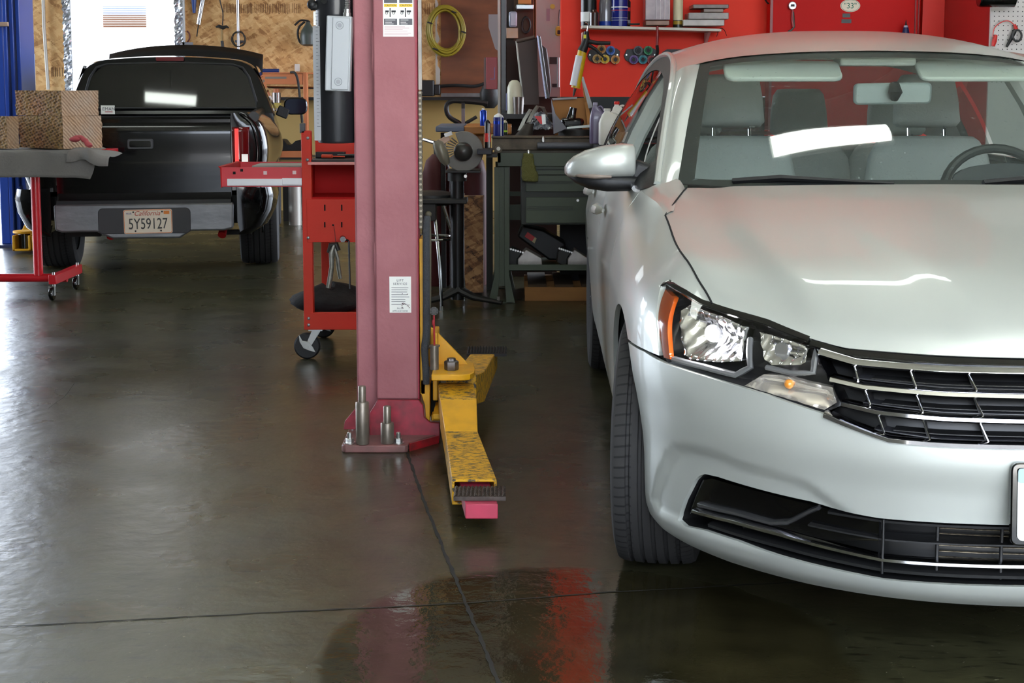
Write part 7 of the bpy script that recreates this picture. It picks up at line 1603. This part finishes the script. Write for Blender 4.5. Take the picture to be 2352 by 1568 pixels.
# orange workbench frame behind the pickup
OW=mat('salmon_steel','#c87a4c',.5,var=(5,.3),col2='#b86c42')
ow=thing('orange_bench','salmon orange steel bench frame against the back wall beside the pickup','bench',at(645,400,15.0)); ow.location.y=15.15; ow.location.z=0
def oo(u,v,dy=0): q=at(u,v,14.95)-V((ow.location.x,14.95,0)); return V((q.x,-.2+dy,q.z))
MB().bb((oo(560,0).x,-.2,oo(0,194).z),(oo(692,0).x,-.16,oo(0,170).z)).build('top_rail',OW,ow,bev=.004)
for u in(697,565): MB().bb((oo(u-4,0).x,-.2,0),(oo(u+5,0).x,-.1,oo(0,168).z)).build('leg',OW,ow,bev=.004)
MB().bb((oo(560,0).x,-.19,oo(0,362).z),(oo(692,0).x,-.15,oo(0,347).z)).bb((oo(665,0).x,-.19,oo(0,262).z),(oo(692,0).x,-.16,oo(0,252).z)).build('lower_rail',OW,ow,bev=.004)
MB().bb((oo(560,0).x,-.2,oo(0,362).z-.02),(oo(700,0).x,.42,oo(0,362).z)).build('lower_shelf',DKM,ow)
MB().bb((oo(560,0).x,-.2,oo(0,169).z),(oo(700,0).x,.42,oo(0,166).z)).build('bench_top',OW,ow)
lm=MB().bb((oo(606,0).x,-.204,oo(0,181).z),(oo(655,0).x,-.20,oo(0,176).z)); lm.build('worn_mark',mat('worn_mark','#7d7468',.5),ow)
k=MB().cyl(at(594,163,15.05),at(641,163,15.05),.022); single(k,'level_tool',mat('dark_blue_tool','#1c2c64',.35),'dark blue bar lying on the orange bench top','tool')
t=thing('grease_canister','steel canister with a yellow label hanging under the orange bench top','canister',at(635,236,15.05)); t.location.y=15.05
MB().cyl((0,0,-.08),(0,0,.10),.045).build('canister',mat('brushed_steel'),t); MB().lathe([(.046,-.05),(.046,0)],n=20,cap=False).build('label',mat('label_olive','#b0a04c',.5),t); MB().cyl((0,0,.10),(0,0,.14),.03).build('collar',OW,t)
k=MB().cyl(at(600,200,15.5),at(735,202,15.5),.012); single(k,'chrome_bar',CHR,'thin chrome bar running behind the orange bench','bar')
k=MB().tube(smooth_path([at(668,166,14.95),at(678,168,14.9),at(685,190,14.9),at(690,240,14.9),at(694,282,14.9)],5),.012,8); single(k,'bench_cable',RUB,'black cable hanging down over the orange bench leg','cable')
t=thing('black_saddle','black moulded part with a curved top behind the pickup mirror','part',at(664,346,15.0)); t.location.y=15.0; t.location.z=at(0,347,15.0).z
q=lambda u,v:(at(u,v,15.0).x-t.location.x,at(u,v,15.0).z-t.location.z)
MB().prism([q(636,347),q(636,326),q(644,320),(q(652,322)),q(660,332),q(668,333),q(678,324),q(688,321),q(694,330),q(694,347)],.25,org=(0,0,0)).build('moulded_body',BLKM,t,bev=.008)
t=thing('steel_drum','grey cylinder standing on the floor beside the pickup wheel','drum',at(660,470,14.0)); t.location.z=0; t.location.y=14.0; t.location.x+=.07
MB().cyl((0,0,.0),(0,0,at(0,425,14).z),.06,n=20).build('cylinder',mat('drum_grey','#a09c94',.4,.3),t)
k=MB().bb((at(640,0,14.3).x,14.35,.0),(at(760,0,14.3).x,14.6,.42)); single(k,'dark_crate',DKM,'dark crate on the floor behind the grey cylinder','crate')
# red fire extinguishers behind the grinder
for i,(u,lab) in enumerate(((1003,'red cylinder behind the stool, left of the other'),(1085,'red cylinder behind the grinder pedestal'))):
    t=thing('red_cylinder',lab,'cylinder',at(u,470,9.7),0,'red cylinders behind the grinder'); t.location.y=9.75; t.location.z=0
    MB().lathe([(.085,0),(.09,.01),(.09,.72),(.07,.80),(.03,.84)],n=24).build('cylinder',mat('cylinder_red','#4e0a0c',.6),t); MB().cyl((0,0,.84),(0,0,.90),.02).build('valve',DKM,t)
